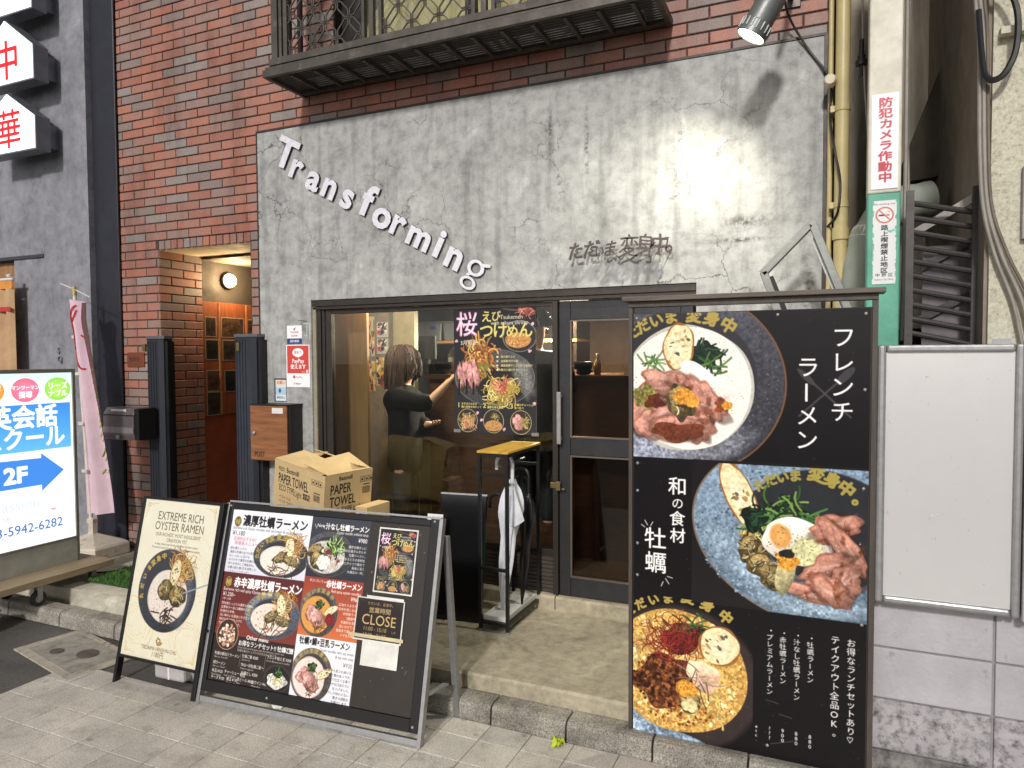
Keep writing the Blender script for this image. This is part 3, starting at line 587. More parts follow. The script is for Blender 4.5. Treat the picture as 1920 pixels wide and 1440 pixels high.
def paint_card(kind):
    if kind == 'pay':
        p = P(.213, .306, 1500, (236, 236, 236)); p.rect(.008, .1, .205, .3, (208, 62, 52)); p.blob(.107, .25, .05, .032, (244, 240, 238)); p.poly([(.1, .23), (.115, .23), (.11, .205)], (244, 240, 238)); p.text('電波で!', .107, .243, .022, (190, 90, 84), .01, 'c')
        p.text('PayPay', .107, .175, .042, (244, 240, 238), .02, 'c', .95); p.text('使えます', .107, .135, .036, (244, 240, 238), .03, 'c', .98); p.rect(.06, .064, .08, .084, (208, 62, 52)); p.text('PayPay', .084, .066, .022, (120, 110, 110)); p.text('ID 98pay 7', .1, .02, .016, (70, 70, 76), .02, 'c'); p.rect(.18, .105, .198, .125, (230, 220, 220)); p.text('支払い', .14, .108, .012, (240, 220, 216))
    if kind == 'rocket':
        p = P(.135, .135, 1500, (238, 238, 240)); p.rect(0, 0, .135, .04, (44, 54, 120)); p.text('rocket', .067, .078, .03, (190, 90, 96), .01, 'c'); p.text('now', .067, .052, .032, (190, 84, 70), .015, 'c'); p.text('送料無料', .067, .012, .022, (220, 222, 236), .02, 'c'); p.poly([(.06, .105), (.085, .125), (.07, .1)], (60, 60, 80)); p.poly([(.062, .104), (.055, .112), (.07, .114)], (60, 60, 80))
    if kind == 'close':
        p = P(.254, .19, 1000, (38, 28, 26)); p.rect(0, 0, .254, .19, (44, 32, 30), (34, 24, 24)); G = (190, 160, 104); p.text('ただいま、変身中。', .127, .163, .017, G, 0, 'c'); p.text('営業時間', .127, .128, .028, G, .01, 'c', 1.1); p.text('CLOSE', .127, .07, .068, (206, 172, 104), 0, 'c', .95); p.text('11:00 - 15:10', .11, .042, .026, G, 0, 'c', .95); p.text('17:00 - 21:00', .11, .012, .026, G, 0, 'c', .95); p.text('L.O', .205, .042, .014, G); p.text('L.O', .205, .012, .014, G)
        for x in (.01, .244): p.line([(x, .15), (x, .18), (x+(.03 if x < .1 else -.03), .18)], .001, (120, 100, 70))
    if kind == 'cctv':
        p = P(.1, .39, 900, (238, 234, 236)); p.ring(.05, .195, .0, .0, (0, 0, 0), 1) if False else None
        p.text('防犯カメラ作動中', .05, .372, .0425, (190, 34, 56), .045, vert=True, pitch=1.03, xs=1.25)
    if kind == 'smoke':
        p = P(.088, .345, 1300, (224, 224, 222)); p.text('No smoking area', .044, .327, .0115, (60, 60, 60), .01, 'c', .95); p.blob(.044, .285, .034, .034, (206, 104, 84)); p.blob(.044, .285, .028, .028, (228, 226, 224)); p.rect(.022, .281, .048, .288, (40, 40, 44)); p.rect(.05, .281, .062, .288, (190, 130, 100)); p.line([(.022, .308), (.066, .262)], .005, (206, 104, 84)); p.blob(.056, .298, .008, .005, (200, 200, 204), 0, .5)
        p.text('路上喫煙禁止地区', .044, .243, .0235, (44, 44, 50), .035, vert=True, pitch=1.07, xs=1.2); p.text('中 野 区', .044, .032, .0155, (60, 60, 60), .02, 'c', 1.2); p.text('Nakano City Office', .044, .016, .009, (70, 70, 70), .01, 'c')
        rs = np.random.RandomState(2)
        for i in range(46):
            y = rs.uniform(0, .345); p.blob(rs.choice([0, 0, .088]), y, rs.uniform(.002, .006), rs.uniform(.004, .012), (104, 178, 154), 0, .4)
        p.blob(.068, .218, .014, .006, (104, 178, 154), .2, .4)
    if kind == 'mini':
        p = P(.06, .09, 1500, (226, 226, 228)); p.text('ご利用可', .03, .075, .008, (90, 90, 96), 0, 'c')
        for i, c in enumerate(((200, 60, 50), (60, 90, 170), (210, 150, 40), (190, 50, 80), (60, 140, 90), (200, 60, 60))): p.blob(.016+.028*(i % 2), .058-.018*(i//2), .006, .004, c)
    if kind == 'sticker':
        p = P(.098, .155, 1200, (214, 222, 226)); p.rect(0, .11, .098, .155, (226, 206, 190)); p.text('お願い', .049, .125, .026, (190, 110, 60), .02, 'c'); p.rect(0, .045, .098, .1, (170, 196, 214)); p.blob(.04, .075, .012, .016, (70, 80, 100), 0, .4); p.text('感染防止', .049, .018, .02, (60, 80, 110), .02, 'c')
    return p
# ------------------------------------------------------------------ special materials
def m_brick(name, island):
    m, nt, b = nodes_of(name); L = nt.links.new
    tc = N(nt, 'ShaderNodeTexCoord')
    if island: rv = N(nt, 'ShaderNodeNewGeometry').outputs['Random Per Island']
    else: rv = N(nt, 'ShaderNodeObjectInfo').outputs['Random']
    add = N(nt, 'ShaderNodeVectorMath', operation='MULTIPLY_ADD'); add.inputs[1].default_value = (1, 1, 1); L(tc.outputs['Object'], add.inputs[0])
    cb = N(nt, 'ShaderNodeCombineXYZ'); ml = N(nt, 'ShaderNodeMath', operation='MULTIPLY'); ml.inputs[1].default_value = 83.; L(rv, ml.inputs[0]); L(ml.outputs[0], cb.inputs[0]); L(ml.outputs[0], cb.inputs[2]); L(cb.outputs[0], add.inputs[2])
    n = N(nt, 'ShaderNodeTexNoise', Scale=5.0, Detail=5.0, Roughness=.6); L(add.outputs[0], n.inputs['Vector'])
    red = ramp(nt, rv, [(0, lin((172, 110, 90))[:3]), (.14, lin((162, 104, 88))[:3]), (.26, lin((178, 116, 96))[:3]), (.48, lin((164, 116, 102))[:3]), (.64, lin((154, 124, 114))[:3]), (.78, lin((138, 122, 116))[:3]), (.92, lin((150, 140, 134))[:3])])
    red.color_ramp.interpolation = 'CONSTANT'
    patch = ramp(nt, n.outputs[0], [(.42, (0, 0, 0)), (.68, (.7, .7, .7))])
    c1 = mix(nt, patch.outputs[0], red.outputs[0], lin((150, 126, 116)))
    n2 = N(nt, 'ShaderNodeTexNoise', Scale=90.0, Detail=6.0); L(add.outputs[0], n2.inputs['Vector'])
    sp = ramp(nt, n2.outputs[0], [(.3, (.8, .8, .8)), (.65, (1.08, 1.08, 1.08))])
    c2 = mix(nt, 1.0, c1, sp.outputs[0], 'MULTIPLY')
    gp_ = N(nt, 'ShaderNodeNewGeometry'); ms_ = N(nt, 'ShaderNodeMapping'); ms_.inputs['Scale'].default_value = (3, 3, .8); L(gp_.outputs['Position'], ms_.inputs[0]); n8 = N(nt, 'ShaderNodeTexNoise', Scale=1.1, Detail=7.0, Roughness=.7); L(ms_.outputs[0], n8.inputs['Vector'])
    so_ = ramp(nt, n8.outputs[0], [(.32, (.62, .6, .6)), (.5, (.98, .98, .98)), (.72, (1.1, 1.1, 1.1))]); c2 = mix(nt, 1.0, c2, so_.outputs[0], 'MULTIPLY'); L(c2, b.inputs['Base Color'])   # soot and rain runs across the courses
    b.inputs['Roughness'].default_value = .55
    bp = N(nt, 'ShaderNodeBump', Strength=.35, Distance=.003); L(n2.outputs[0], bp.inputs['Height']); L(bp.outputs[0], b.inputs['Normal']); return m
def m_concrete(name, base, cracks=True, streak=.5, sc=1.0, rough=.62, dark=.5):
    m, nt, b = nodes_of(name); L = nt.links.new; tc = N(nt, 'ShaderNodeTexCoord'); V = tc.outputs['Object']
    mp = N(nt, 'ShaderNodeMapping'); mp.inputs['Scale'].default_value = (sc, sc, sc); L(V, mp.inputs[0])
    n1 = N(nt, 'ShaderNodeTexNoise', Scale=3.2, Detail=9.0, Roughness=.66, Distortion=.6); L(mp.outputs[0], n1.inputs['Vector'])
    n2 = N(nt, 'ShaderNodeTexNoise', Scale=16.0, Detail=8.0, Roughness=.7); L(mp.outputs[0], n2.inputs['Vector'])
    bl = lin(base)[:3]; r1 = ramp(nt, n1.outputs[0], [(.28, [c*dark for c in bl]), (.45, [c*.9 for c in bl]), (.58, bl), (.75, [min(1, c*1.4) for c in bl])])
    r2 = ramp(nt, n2.outputs[0], [(.3, (.56, .56, .57)), (.52, (.98, .98, .98)), (.7, (1.22, 1.22, 1.2))]); c = mix(nt, .8, r1.outputs[0], r2.outputs[0], 'MULTIPLY')
    if streak:
        ms = N(nt, 'ShaderNodeMapping'); ms.inputs['Scale'].default_value = (7, 7, .55); L(V, ms.inputs[0])
        n3 = N(nt, 'ShaderNodeTexNoise', Scale=1.6, Detail=5.0, Roughness=.6); L(ms.outputs[0], n3.inputs['Vector'])
        r3 = ramp(nt, n3.outputs[0], [(.36, (.62, .62, .63)), (.5, (1, 1, 1)), (.62, (1, 1, 1)), (.72, (1.5, 1.5, 1.46))]); c = mix(nt, streak, c, r3.outputs[0], 'MULTIPLY')
    h = n2.outputs[0]
    if cracks:
        nd = N(nt, 'ShaderNodeTexNoise', Scale=2.4, Detail=6.0, Roughness=.65); L(V, nd.inputs['Vector'])
        ad = N(nt, 'ShaderNodeVectorMath', operation='MULTIPLY_ADD'); ad.inputs[1].default_value = (.42, .42, .42); L(nd.outputs['Color'], ad.inputs[0]); L(V, ad.inputs[2])
        vo = N(nt, 'ShaderNodeTexVoronoi', feature='DISTANCE_TO_EDGE', Scale=3.1); L(ad.outputs[0], vo.inputs['Vector'])
        cr = ramp(nt, vo.outputs['Distance'], [(.004, (1, 1, 1)), (.016, (0, 0, 0))])
        nm = N(nt, 'ShaderNodeTexNoise', Scale=1.3, Detail=3.0); L(V, nm.inputs['Vector']); rm = ramp(nt, nm.outputs[0], [(.46, (0, 0, 0)), (.62, (.85, .85, .85))])
        ck = mix(nt, 1.0, cr.outputs[0], rm.outputs[0], 'MULTIPLY'); c = mix(nt, ck, c, lin((78, 77, 75)))
        # black mould blooms
        n5 = N(nt, 'ShaderNodeTexNoise', Scale=26.0, Detail=8.0, Roughness=.8); L(V, n5.inputs['Vector']); r5 = ramp(nt, n5.outputs[0], [(.56, (0, 0, 0)), (.66, (1, 1, 1))])
        n6 = N(nt, 'ShaderNodeTexNoise', Scale=1.7, Detail=2.0); L(V, n6.inputs['Vector']); r6 = ramp(nt, n6.outputs[0], [(.6, (0, 0, 0)), (.7, (.8, .8, .8))])
        mo = mix(nt, 1.0, r5.outputs[0], r6.outputs[0], 'MULTIPLY'); c = mix(nt, mo, c, lin((50, 46, 44)))
        for px_, pz_, sx_, sz_ in ((2.2, 2.47, .2, .05), (2.12, 2.37, .26, .02), (2.5, 2.1, .05, .3), (1.28, 3.0, .02, .3), (1.05, 3.1, .015, .25)):   # mould blooms and run marks on the old render
            mq = N(nt, 'ShaderNodeMapping', vector_type='TEXTURE'); mq.inputs['Location'].default_value = (px_, 0, pz_); mq.inputs['Scale'].default_value = (sx_, 1, sz_); L(V, mq.inputs[0])
            ln = N(nt, 'ShaderNodeVectorMath', operation='LENGTH'); L(mq.outputs[0], ln.inputs[0]); rl = ramp(nt, ln.outputs['Value'], [(.2, (1, 1, 1)), (1.0, (0, 0, 0))]); r8 = ramp(nt, n5.outputs[0], [(.42, (0, 0, 0)), (.58, (.9, .9, .9))]); mm = mix(nt, 1., rl.outputs[0], r8.outputs[0], 'MULTIPLY'); c = mix(nt, mm, c, lin((54, 50, 48)))
    L(c, b.inputs['Base Color']); b.inputs['Roughness'].default_value = rough
    bp = N(nt, 'ShaderNodeBump', Strength=.35, Distance=.004); L(h, bp.inputs['Height']); L(bp.outputs[0], b.inputs['Normal']); return m
def m_speckle(name, cols, scale, rough=.7, stain=.35, bump=.5, fine=2.2, gum=False):
    m, nt, b = nodes_of(name); L = nt.links.new; tc = N(nt, 'ShaderNodeTexCoord'); geo = N(nt, 'ShaderNodeNewGeometry'); V = geo.outputs['Position']
    vo = N(nt, 'ShaderNodeTexNoise', Scale=scale, Detail=3.0, Roughness=.8); L(V, vo.inputs['Vector'])
    r = ramp(nt, vo.outputs[0], [(p, lin(c)[:3]) for p, c in zip(np.linspace(.32, .68, len(cols)), cols)])
    n = N(nt, 'ShaderNodeTexNoise', Scale=fine, Detail=7.0, Roughness=.65); L(V, n.inputs['Vector']); rr = ramp(nt, n.outputs[0], [(.3, (1-stain, 1-stain, 1-stain)), (.65, (1.08, 1.08, 1.08))])
    c = mix(nt, 1., r.outputs[0], rr.outputs[0], 'MULTIPLY')
    if gum:   # trodden gum spots and grit stains
        vg = N(nt, 'ShaderNodeTexVoronoi', Scale=6.5); L(V, vg.inputs['Vector']); rg = ramp(nt, vg.outputs['Distance'], [(.07, (.55, .54, .53)), (.13, (1, 1, 1))]); c = mix(nt, .8, c, rg.outputs[0], 'MULTIPLY')
        ng = N(nt, 'ShaderNodeTexNoise', Scale=7.0, Detail=9.0, Roughness=.75); L(V, ng.inputs['Vector']); r9 = ramp(nt, ng.outputs[0], [(.34, (.6, .58, .55)), (.5, (1, 1, 1))]); c = mix(nt, .7, c, r9.outputs[0], 'MULTIPLY')
    oi = N(nt, 'ShaderNodeObjectInfo'); ro = ramp(nt, oi.outputs['Random'], [(0, (.9, .9, .9)), (1, (1.06, 1.05, 1.03))]); c = mix(nt, 1., c, ro.outputs[0], 'MULTIPLY')
    L(c, b.inputs['Base Color']); b.inputs['Roughness'].default_value = rough
    bp = N(nt, 'ShaderNodeBump', Strength=bump, Distance=.002); L(vo.outputs[0], bp.inputs['Height']); L(bp.outputs[0], b.inputs['Normal']); return m
def m_wood(name, c1, c2, axis='z', scale=1., rough=.5):
    m, nt, b = nodes_of(name); L = nt.links.new; tc = N(nt, 'ShaderNodeTexCoord'); mp = N(nt, 'ShaderNodeMapping'); s = [14*scale]*3; s['xyz'.index(axis)] = 1.2*scale; mp.inputs['Scale'].default_value = s
    L(tc.outputs['Object'], mp.inputs[0]); n = N(nt, 'ShaderNodeTexNoise', Scale=2.0, Detail=7.0, Roughness=.65, Distortion=1.2); L(mp.outputs[0], n.inputs['Vector'])
    r = ramp(nt, n.outputs[0], [(.3, lin(c1)[:3]), (.7, lin(c2)[:3])]); L(r.outputs[0], b.inputs['Base Color']); b.inputs['Roughness'].default_value = rough
    bp = N(nt, 'ShaderNodeBump', Strength=.15, Distance=.002); L(n.outputs[0], bp.inputs['Height']); L(bp.outputs[0], b.inputs['Normal']); return m
def m_glass(name, tint=(235, 240, 238), rough=0.0, alpha=.12):
    """thin window pane: clear, with mirror reflection by angle"""
    m, nt, b = nodes_of(name); L = nt.links.new; out = nt.nodes['Material Output']; tr = N(nt, 'ShaderNodeBsdfTransparent'); tr.inputs[0].default_value = lin(tint)
    gl = N(nt, 'ShaderNodeBsdfGlossy'); gl.inputs['Roughness'].default_value = rough; fr = N(nt, 'ShaderNodeFresnel', IOR=1.5); mx = N(nt, 'ShaderNodeMixShader')
    mu = N(nt, 'ShaderNodeMath', operation='MULTIPLY'); mu.inputs[1].default_value = .9; L(fr.outputs[0], mu.inputs[0]); L(mu.outputs[0], mx.inputs[0]); L(tr.outputs[0], mx.inputs[1]); L(gl.outputs[0], mx.inputs[2]); L(mx.outputs[0], out.inputs[0]); return m
M_BR = m_brick('brick_face', False); M_BRI = m_brick('brick_face_many', True)
M_MORT = mat('mortar', (76, 66, 60), .9, var=(30, .2), bump=(120, .2))
M_PANEL = m_concrete('cracked_concrete', (177, 177, 174), streak=.6, dark=.58)
M_STEP = m_concrete('step_concrete', (176, 166, 142), cracks=False, streak=0, sc=1.05, dark=.24, rough=.75)
M_GREY = m_concrete('trowelled_grey', (146, 146, 152), cracks=False, streak=.25, sc=.7, dark=.7)
M_NAVY = mat('dark_navy_metal', (52, 52, 62), .45, .3, (5, .15))
M_ASPH = m_speckle('asphalt', [(66, 64, 62), (92, 89, 86), (110, 107, 102)], 160., .85, .35)
M_PAVE = m_speckle('granite_tile', [(146, 140, 131), (190, 184, 174), (210, 204, 194), (230, 225, 216)], 150., .6, .3, .35, 1.6, gum=True)
M_GROUT = mat('tile_grout', (134, 126, 114), .9)
M_KERB = m_speckle('kerb_stone', [(72, 69, 64), (140, 135, 125), (176, 170, 158), (200, 194, 180)], 150., .75, .6, .8, 5.)
M_DARK = mat('bronze_aluminium', (70, 64, 60), .38, .55, (20, .12), bump=None)
M_BLACK = mat('black_steel', (30, 30, 32), .4, .2, (20, .2), bump=(80, .03))
M_DOOR = mat('charcoal_door', (44, 44, 46), .45, .1, (12, .2), bump=(90, .06), dirt=(7, .62, .8, (92, 84, 74)))
M_ALU = mat('aluminium', (160, 160, 160), .45, .6, (30, .1), bump=None)
M_WHITE = mat('white_paint', (222, 220, 214), .45, var=(12, .05))
M_GLASS = m_glass('window_glass')
M_GLASS2 = m_glass('dusty_glass', (196, 184, 170), .02)
M_TRIM = mat('dark_trim', (64, 56, 54), .5, .3)
M_CREAM = mat('glowing_curtain', (226, 206, 160), .8, var=(4, .15), scale=(3, 3, .4), emit=((222, 190, 124), .32))  # cloth emits faintly itself, standing in for light from the room behind
M_PLASTER = mat('warm_plaster', (214, 200, 170), .8)
M_DKWALL = mat('dark_stair_wall', (64, 58, 52), .8)
M_REDWOOD = m_wood('red_brown_board', (120, 66, 40), (160, 92, 56), 'z')

# ------------------------------------------------------------------ ground
g = struct(B().add([(-150, -150, -.004), (150, -150, -.004), (150, 150, -.004), (-150, 150, -.004)], [(0, 1, 2, 3)]).obj('ground', M_ASPH))
pv = struct(B().add([(-3.93, -6, .0), (6, -6, .0), (6, -1.10, .0), (-2.98, -1.10, .0), (-2.98, -1.50, .0), (-3.76, -1.50, .0)], [(0, 1, 2, 3, 4, 5)]).obj('pavement', M_GROUT))
TW, TD = .206, .184
tiles = {}
def tile_mesh(w, d):
    k = (round(w, 3), round(d, 3))
    if k not in tiles:
        h, c = .006, .0025; b = B()
        P4 = lambda s, z: [(-w/2+s, -d/2+s, z), (w/2-s, -d/2+s, z), (w/2-s, d/2-s, z), (-w/2+s, d/2-s, z)]
        b.add(P4(0, 0)+P4(0, h-c)+P4(c, h), [(0,1,5,4),(1,2,6,5),(2,3,7,6),(3,0,4,7),(4,5,9,8),(5,6,10,9),(6,7,11,10),(7,4,8,11),(8,9,10,11)])
        tiles[k] = b.mesh('paving_tile', [M_PAVE])
    return tiles[k]
row = -1.456
for j in range(14):
    y1 = row+.184*2-j*TD; y0 = y1-TD+.003
    for i in range(26):
        x0 = -3.9+i*TW+(.0); x1 = x0+TW-.003
        if j == 0: y1 = -1.129
        if y1 > -1.10 or (y1 > -1.45 and x0 < -2.99): continue
        if x0 < -3.92+(y0+1.53)*-.42*0: continue
        o = link('paving_tile', tile_mesh(x1-x0, y1-y0), pv); o.location = ((x0+x1)/2, (y0+y1)/2, .0005+rnd.uniform(0, .0012)); o.rotation_euler = (rnd.uniform(-.004, .004), rnd.uniform(-.004, .004), 0)
# utility cover set in the asphalt
uc = thing('utility_cover', 'square pale concrete utility cover with two dark oval plates in the asphalt', 'utility cover', (-4.05, -1.36, 0), (0, 0, R(-12)))
B().box(-.36, .36, -.19, .19, -.002, .008).obj('collar', mat('cover_concrete', (176, 168, 152), .85, dirt=(9, .5, .7, (110, 102, 90))), uc, bevel=.003)
B().box(-.29, .29, -.145, .145, .0, .012).obj('lid', mat('cover_lid', (150, 146, 136), .8, dirt=(12, .5, .75, (96, 92, 84))), uc, bevel=.003)
for x, r in ((.1, .07), (-.09, .045)):
    b = B(); b.lathe([(r, 0), (r, .0155), (r*.8, .0165), (0, .0165)], (0, 0, 0), 24); o = b.obj('oval_plate', mat('rust_plate', (88, 80, 74), .8), uc); o.location = (x, .03 if x > 0 else -.06, 0); o.scale = (1, .8, 1)
# kerb stones and steps
kb = thing('kerb', 'row of grey speckled stone kerb blocks along the shop step', 'kerb', (-1.4, -1.06, 0))
def kerb_block(x0, x1):
    prof = [(-.065, 0), (.06, 0), (.06, .097), (-.028, .097), (-.05, .09), (-.06, .072)]
    b = B().prism([(y, z) for y, z in prof], (x0, 0, 0), (0, 1, 0), (0, 0, 1), (x1-x0, 0, 0)); return b
for i, x in enumerate([-5.6, -5.08, -4.55, -4.03, -3.5, -3.0, -2.6, -2.2, -1.82, -1.437, -1.062, -.67, -.28]):
    nx = [-5.08, -4.55, -4.03, -3.5, -3.0, -2.6, -2.2, -1.82, -1.437, -1.062, -.67, -.28, .11][i]
    kerb_block(x+1.4+.004, nx+1.4-.004).obj('kerb_block', M_KERB, kb, bevel=.004)
st = thing('step', 'worn concrete door step platform in front of the sliding door', 'step', (-1.5, -.5, 0))
def slab(x0, x1, y0, y1, z0, z1, name, parent, m, ch=.012):
    b = B().prism([(y0, z0), (y1, z0), (y1, z1), (y0+ch, z1), (y0, z1-ch)], (x0, 0, 0), (0, 1, 0), (0, 0, 1), (x1-x0, 0, 0)); return b.obj(name, m, parent)
slab(-.565, 1.64, -.505, .52, .0, .175, 'slab', st, M_STEP); slab(-1.35, -.571, -.44, .52, .0, .173, 'slab', st, M_STEP)
slab(-.02, 1.5, .475, .62, .17, .257, 'door_sill', st, M_STEP); slab(-2.0, -.025, .47, .62, .17, .262, 'window_plinth', st, M_STEP)
ls = thing('entrance_step', 'pale rough concrete step with sloped end below the stair entrance', 'step', (-4, -.6, 0))
b = B(); b.prism([(-1.9, 0), (1.16, 0), (1.16, .172), (-.55, .172), (-.85, .152), (-1.9, .152)], (0, -.30, 0), (1, 0, 0), (0, 0, 1), (0, .97, 0)); b.obj('slab', mat('pale_step', (190, 184, 166), .85, var=(4, .2), bump=(40, .25), dirt=(3, .55, .75, (130, 122, 106))), ls)
b = B(); b.prism([(-.395, .0), (-.301, .0), (-.301, .171), (-.34, .155), (-.395, .1)], (-.62, 0, 0), (0, 1, 0), (0, 0, 1), (1.78, 0, 0)); b.obj('sloped_edge', mat('pale_edge', (186, 180, 162), .9, var=(5, .2), bump=(30, .3), dirt=(4, .5, .7, (120, 112, 98))), ls)

# ------------------------------------------------------------------ brick building
bb = thing('brick_building', 'red and grey brick building with cracked concrete shop front panel', 'building', (-2.6, 0, 0))
OX = 2.6   # children are placed relative to the building's base point
def W(b): b.v = [(x+OX, y, z) for x, y, z in b.v]; return b
BH, BL_ = .061, .231
bmesh_cache = {}
def brick_mesh(w, h=BH, dep=.02, m=None):
    k = (round(w, 3), round(h, 3))
    if k not in bmesh_cache:
        c = .003; b = B(); F = lambda s, y: [(-w/2+s, y, -h/2+s), (w/2-s, y, -h/2+s), (w/2-s, y, h/2-s), (-w/2+s, y, h/2-s)]
        b.add(F(0, dep)+F(0, c)+F(c, 0), [(0,1,5,4),(1,2,6,5),(2,3,7,6),(3,0,4,7),(4,5,9,8),(5,6,10,9),(6,7,11,10),(7,4,8,11),(8,9,10,11)]); bmesh_cache[k] = b
    return bmesh_cache[k]
bricks = []   # (x, y, z, w, h, facing)
def row_bricks(x0, x1, z, off, pitch=.24):
    n = math.floor((x0-off)/pitch)
    while off+n*pitch < x1:
        a = max(x0, off+n*pitch+.0045); e = min(x1, off+(n+1)*pitch-.0045)
        if e-a > .018: bricks.append(((a+e)/2, 0, z, e-a, BH, 0))
        n += 1
for j in range(-56, 11):
    zt = 4.084+.07*j; z = zt-.035; off = -4.697+(.12 if j % 2 else 0)
    if z > 3.40:
        if z < 3.78: row_bricks(-5.342, -.004, z, off)
        else: row_bricks(-5.342, -3.16, z, off); row_bricks(-.96, -.004, z, off)
    elif z > 2.69: row_bricks(-5.342, -3.862, z, off)
    else:
        row_bricks(-5.342, -4.916, z, off)
        if z < 2.61 and z > .2: row_bricks(-3.946, -3.862, z, -3.946 if j % 2 else -3.986, .4)
        if 2.61 < z < 2.69:
            for i in range(14): bricks.append((-4.912+.0345+i*.069, 0, z-.004, .06, .07, 0))
            row_bricks(-3.946, -3.862, z, off)
for j in range(-56, -20):
    z = 4.084+.07*j-.035; o2 = .0 if j % 2 else -.12; y = o2
    if z < .2: continue
    while y < .43:
        a, e = max(.004, y+.0045), min(.43, y+.24-.0045)
        if e-a > .02: bricks.append((-4.912, (a+e)/2, z, e-a, BH, 1))
        y += .24
def seen(q):
    x, y, z, w, h, f = q; d = Vector((x, y+4.08, z-1.74)); n = d.dot(fw)
    if n <= 0: return 0
    px, py = d.dot(rt)/n*1331, d.dot(up)/n*1331
    if abs(px) > 975 or abs(py) > 735: return 0
    c = abs(d.normalized().dot(Vector((0, 1, 0)) if f == 0 else Vector((1, 0, 0))))
    return w*h*c/d.length_squared
bricks.sort(key=seen, reverse=True)
linked = {}; rest = B()
for i, (x, y, z, w, h, f) in enumerate(bricks):
    bm_ = brick_mesh(w, h); jy = rnd.uniform(-.0015, .0015)
    if i < 298:
        k = (round(w, 3), round(h, 3))
        if k not in linked: linked[k] = bm_.mesh('brick', [M_BR])
        o = link('brick', linked[k], bb); o.location = (x+OX, jy, z) if f == 0 else (x+OX+jy, y, z)
        if f: o.rotation_euler = (0, 0, R(90))
    else:
        q = [(vx+x, vy+jy, vz+z) if f == 0 else (x-vy+jy, y+vx, vz+z) for vx, vy, vz in bm_.v]
        rest.add(q, bm_.f)
stuff(W(rest).obj('brickwork', M_BRI, bb, fix=False))
# wall core with openings
b = B(); T = .008
b.box(-5.35, -4.92, T, .43, .1, 2.69); b.box(-5.35, -3.86, T+.001, .3, 2.685, 5.2); b.box(-3.955, -3.5, T, .30, .1, 2.685)
b.box(-3.86, -.0, T, .14, 2.15, 3.82); b.box(-3.86, -3.17, T, .14, 3.82, 5.2); b.box(-.95, 0, T, .14, 3.82, 5.2); b.box(-.675, 0, T, .14, .1, 2.15); b.box(-3.86, -3.385, T+.02, .14, .1, 2.15)
W(b).obj('wall_core', M_MORT, bb)
b = B().box(-4.92, -3.95, .02, .43, 2.606, 2.68); W(b).obj('soffit', M_PLASTER, bb)
# concrete front panel: left pier, right pier and the fascia above the opening, one cast sheet
b = B(); zt, zb = 3.388, 2.150; x0, x1, xa, xb = -3.85, -.036, -3.38, -.678
b.prism([(x0, .18), (xa, .18), (xa, zb), (xb, zb), (xb, .18), (x1, .18), (x1, zt), (x0, zt)], (0, -.014, 0), (1, 0, 0), (0, 0, 1), (0, .034, 0))
pn = W(b).obj('concrete_panel', M_PANEL, bb)
b = B().box(x0-.008, x1+.03, -.02, .006, zt+.001, zt+.014); b.box(x1+.001, x1+.03, -.021, .006, .18, zt); b.box(x0-.009, x0-.001, -.019, .006, .18, zt); W(b).obj('panel_trim', M_TRIM, pn)
# pier inner reveal is paler
W(B().box(xa+.001, xa+.03, .0, .06, .2, zb-.001)).obj('jamb_strip', mat('pale_jamb', (150, 142, 124), .7), bb)
# upper window behind the balcony
up_w = W(B().box(-3.16, -.96, .10, .13, 3.83, 5.1)).obj('upper_window', M_DARK, bb)
W(B().box(-3.13, -2.99, .092, .099, 3.85, 5.08)).obj('window_frame', M_DARK, up_w)
for xa_, xe in ((-2.97, -2.17), (-2.08, -1.6), (-1.55, -1.0)):
    bq = B(); bq.grid(lambda u, v, a=xa_, e=xe: (a+(e-a)*u+OX, .088+.008*math.sin(u*(e-a)*46), 3.86+1.2*v), 60, 1); bq.obj('curtain', M_CREAM, up_w, smooth=True)
    W(B().box(xa_, xe, .066, .07, 3.86, 5.06)).obj('pane', M_GLASS, up_w)
for x in (-2.98, -2.12, -1.575, -.99): W(B().box(x-.035, x+.035, .05, .1, 3.84, 5.1)).obj('mullion', mat('dark_mullion', (40, 38, 38), .5), up_w)
# shop window and sliding door
sw = W(B().box(-3.378, -.68, -.006, .075, 2.105, 2.148).box(-3.378, -.68, .0, .07, 2.082, 2.103)).obj('frame_head', M_DARK, bb, bevel=.003)
wf = B(); wf.box(-3.345, -3.318, .012, .07, .262, 2.08); wf.box(-3.312, -3.29, .02, .075, .262, 2.08); wf.box(-3.288, -3.235, .028, .07, .262, 2.08); wf.box(-1.545, -1.512, .0, .07, .262, 2.08); wf.box(-3.23, -1.548, .03, .06, .495, .535); wf.box(-3.23, -1.548, .03, .06, 2.05, 2.08)
win = W(wf).obj('shop_window', M_DARK, bb, bevel=.002)
W(B().box(-3.235, -1.546, .042, .048, .536, 2.049)).obj('pane', M_GLASS, win)
kp = W(B().box(-3.34, -1.546, .03, .062, .262, .494)).obj('kick_panel', mat('kick_dark', (58, 50, 46), .5), bb)
for i in range(9): W(B().box(-3.33, -1.55, .024, .0295, .268+i*.025, .286+i*.025)).obj('slat', m_wood('kick_slat', (52, 44, 40), (82, 72, 64), 'x', 1.) if i == 0 else bpy.data.materials['kick_slat'], kp)
db = B(); db.box(-1.508, -1.437, .02, .062, .26, 2.078); db.box(-.77, -.70, .02, .062, .26, 2.078); db.box(-1.436, -.771, .022, .06, 1.963, 2.078); db.box(-1.436, -.771, .022, .06, 1.136, 1.242); db.box(-1.436, -.771, .022, .06, .26, .378)
door = W(db).obj('sliding_door', M_DOOR, bb, bevel=.003)
bd = B()
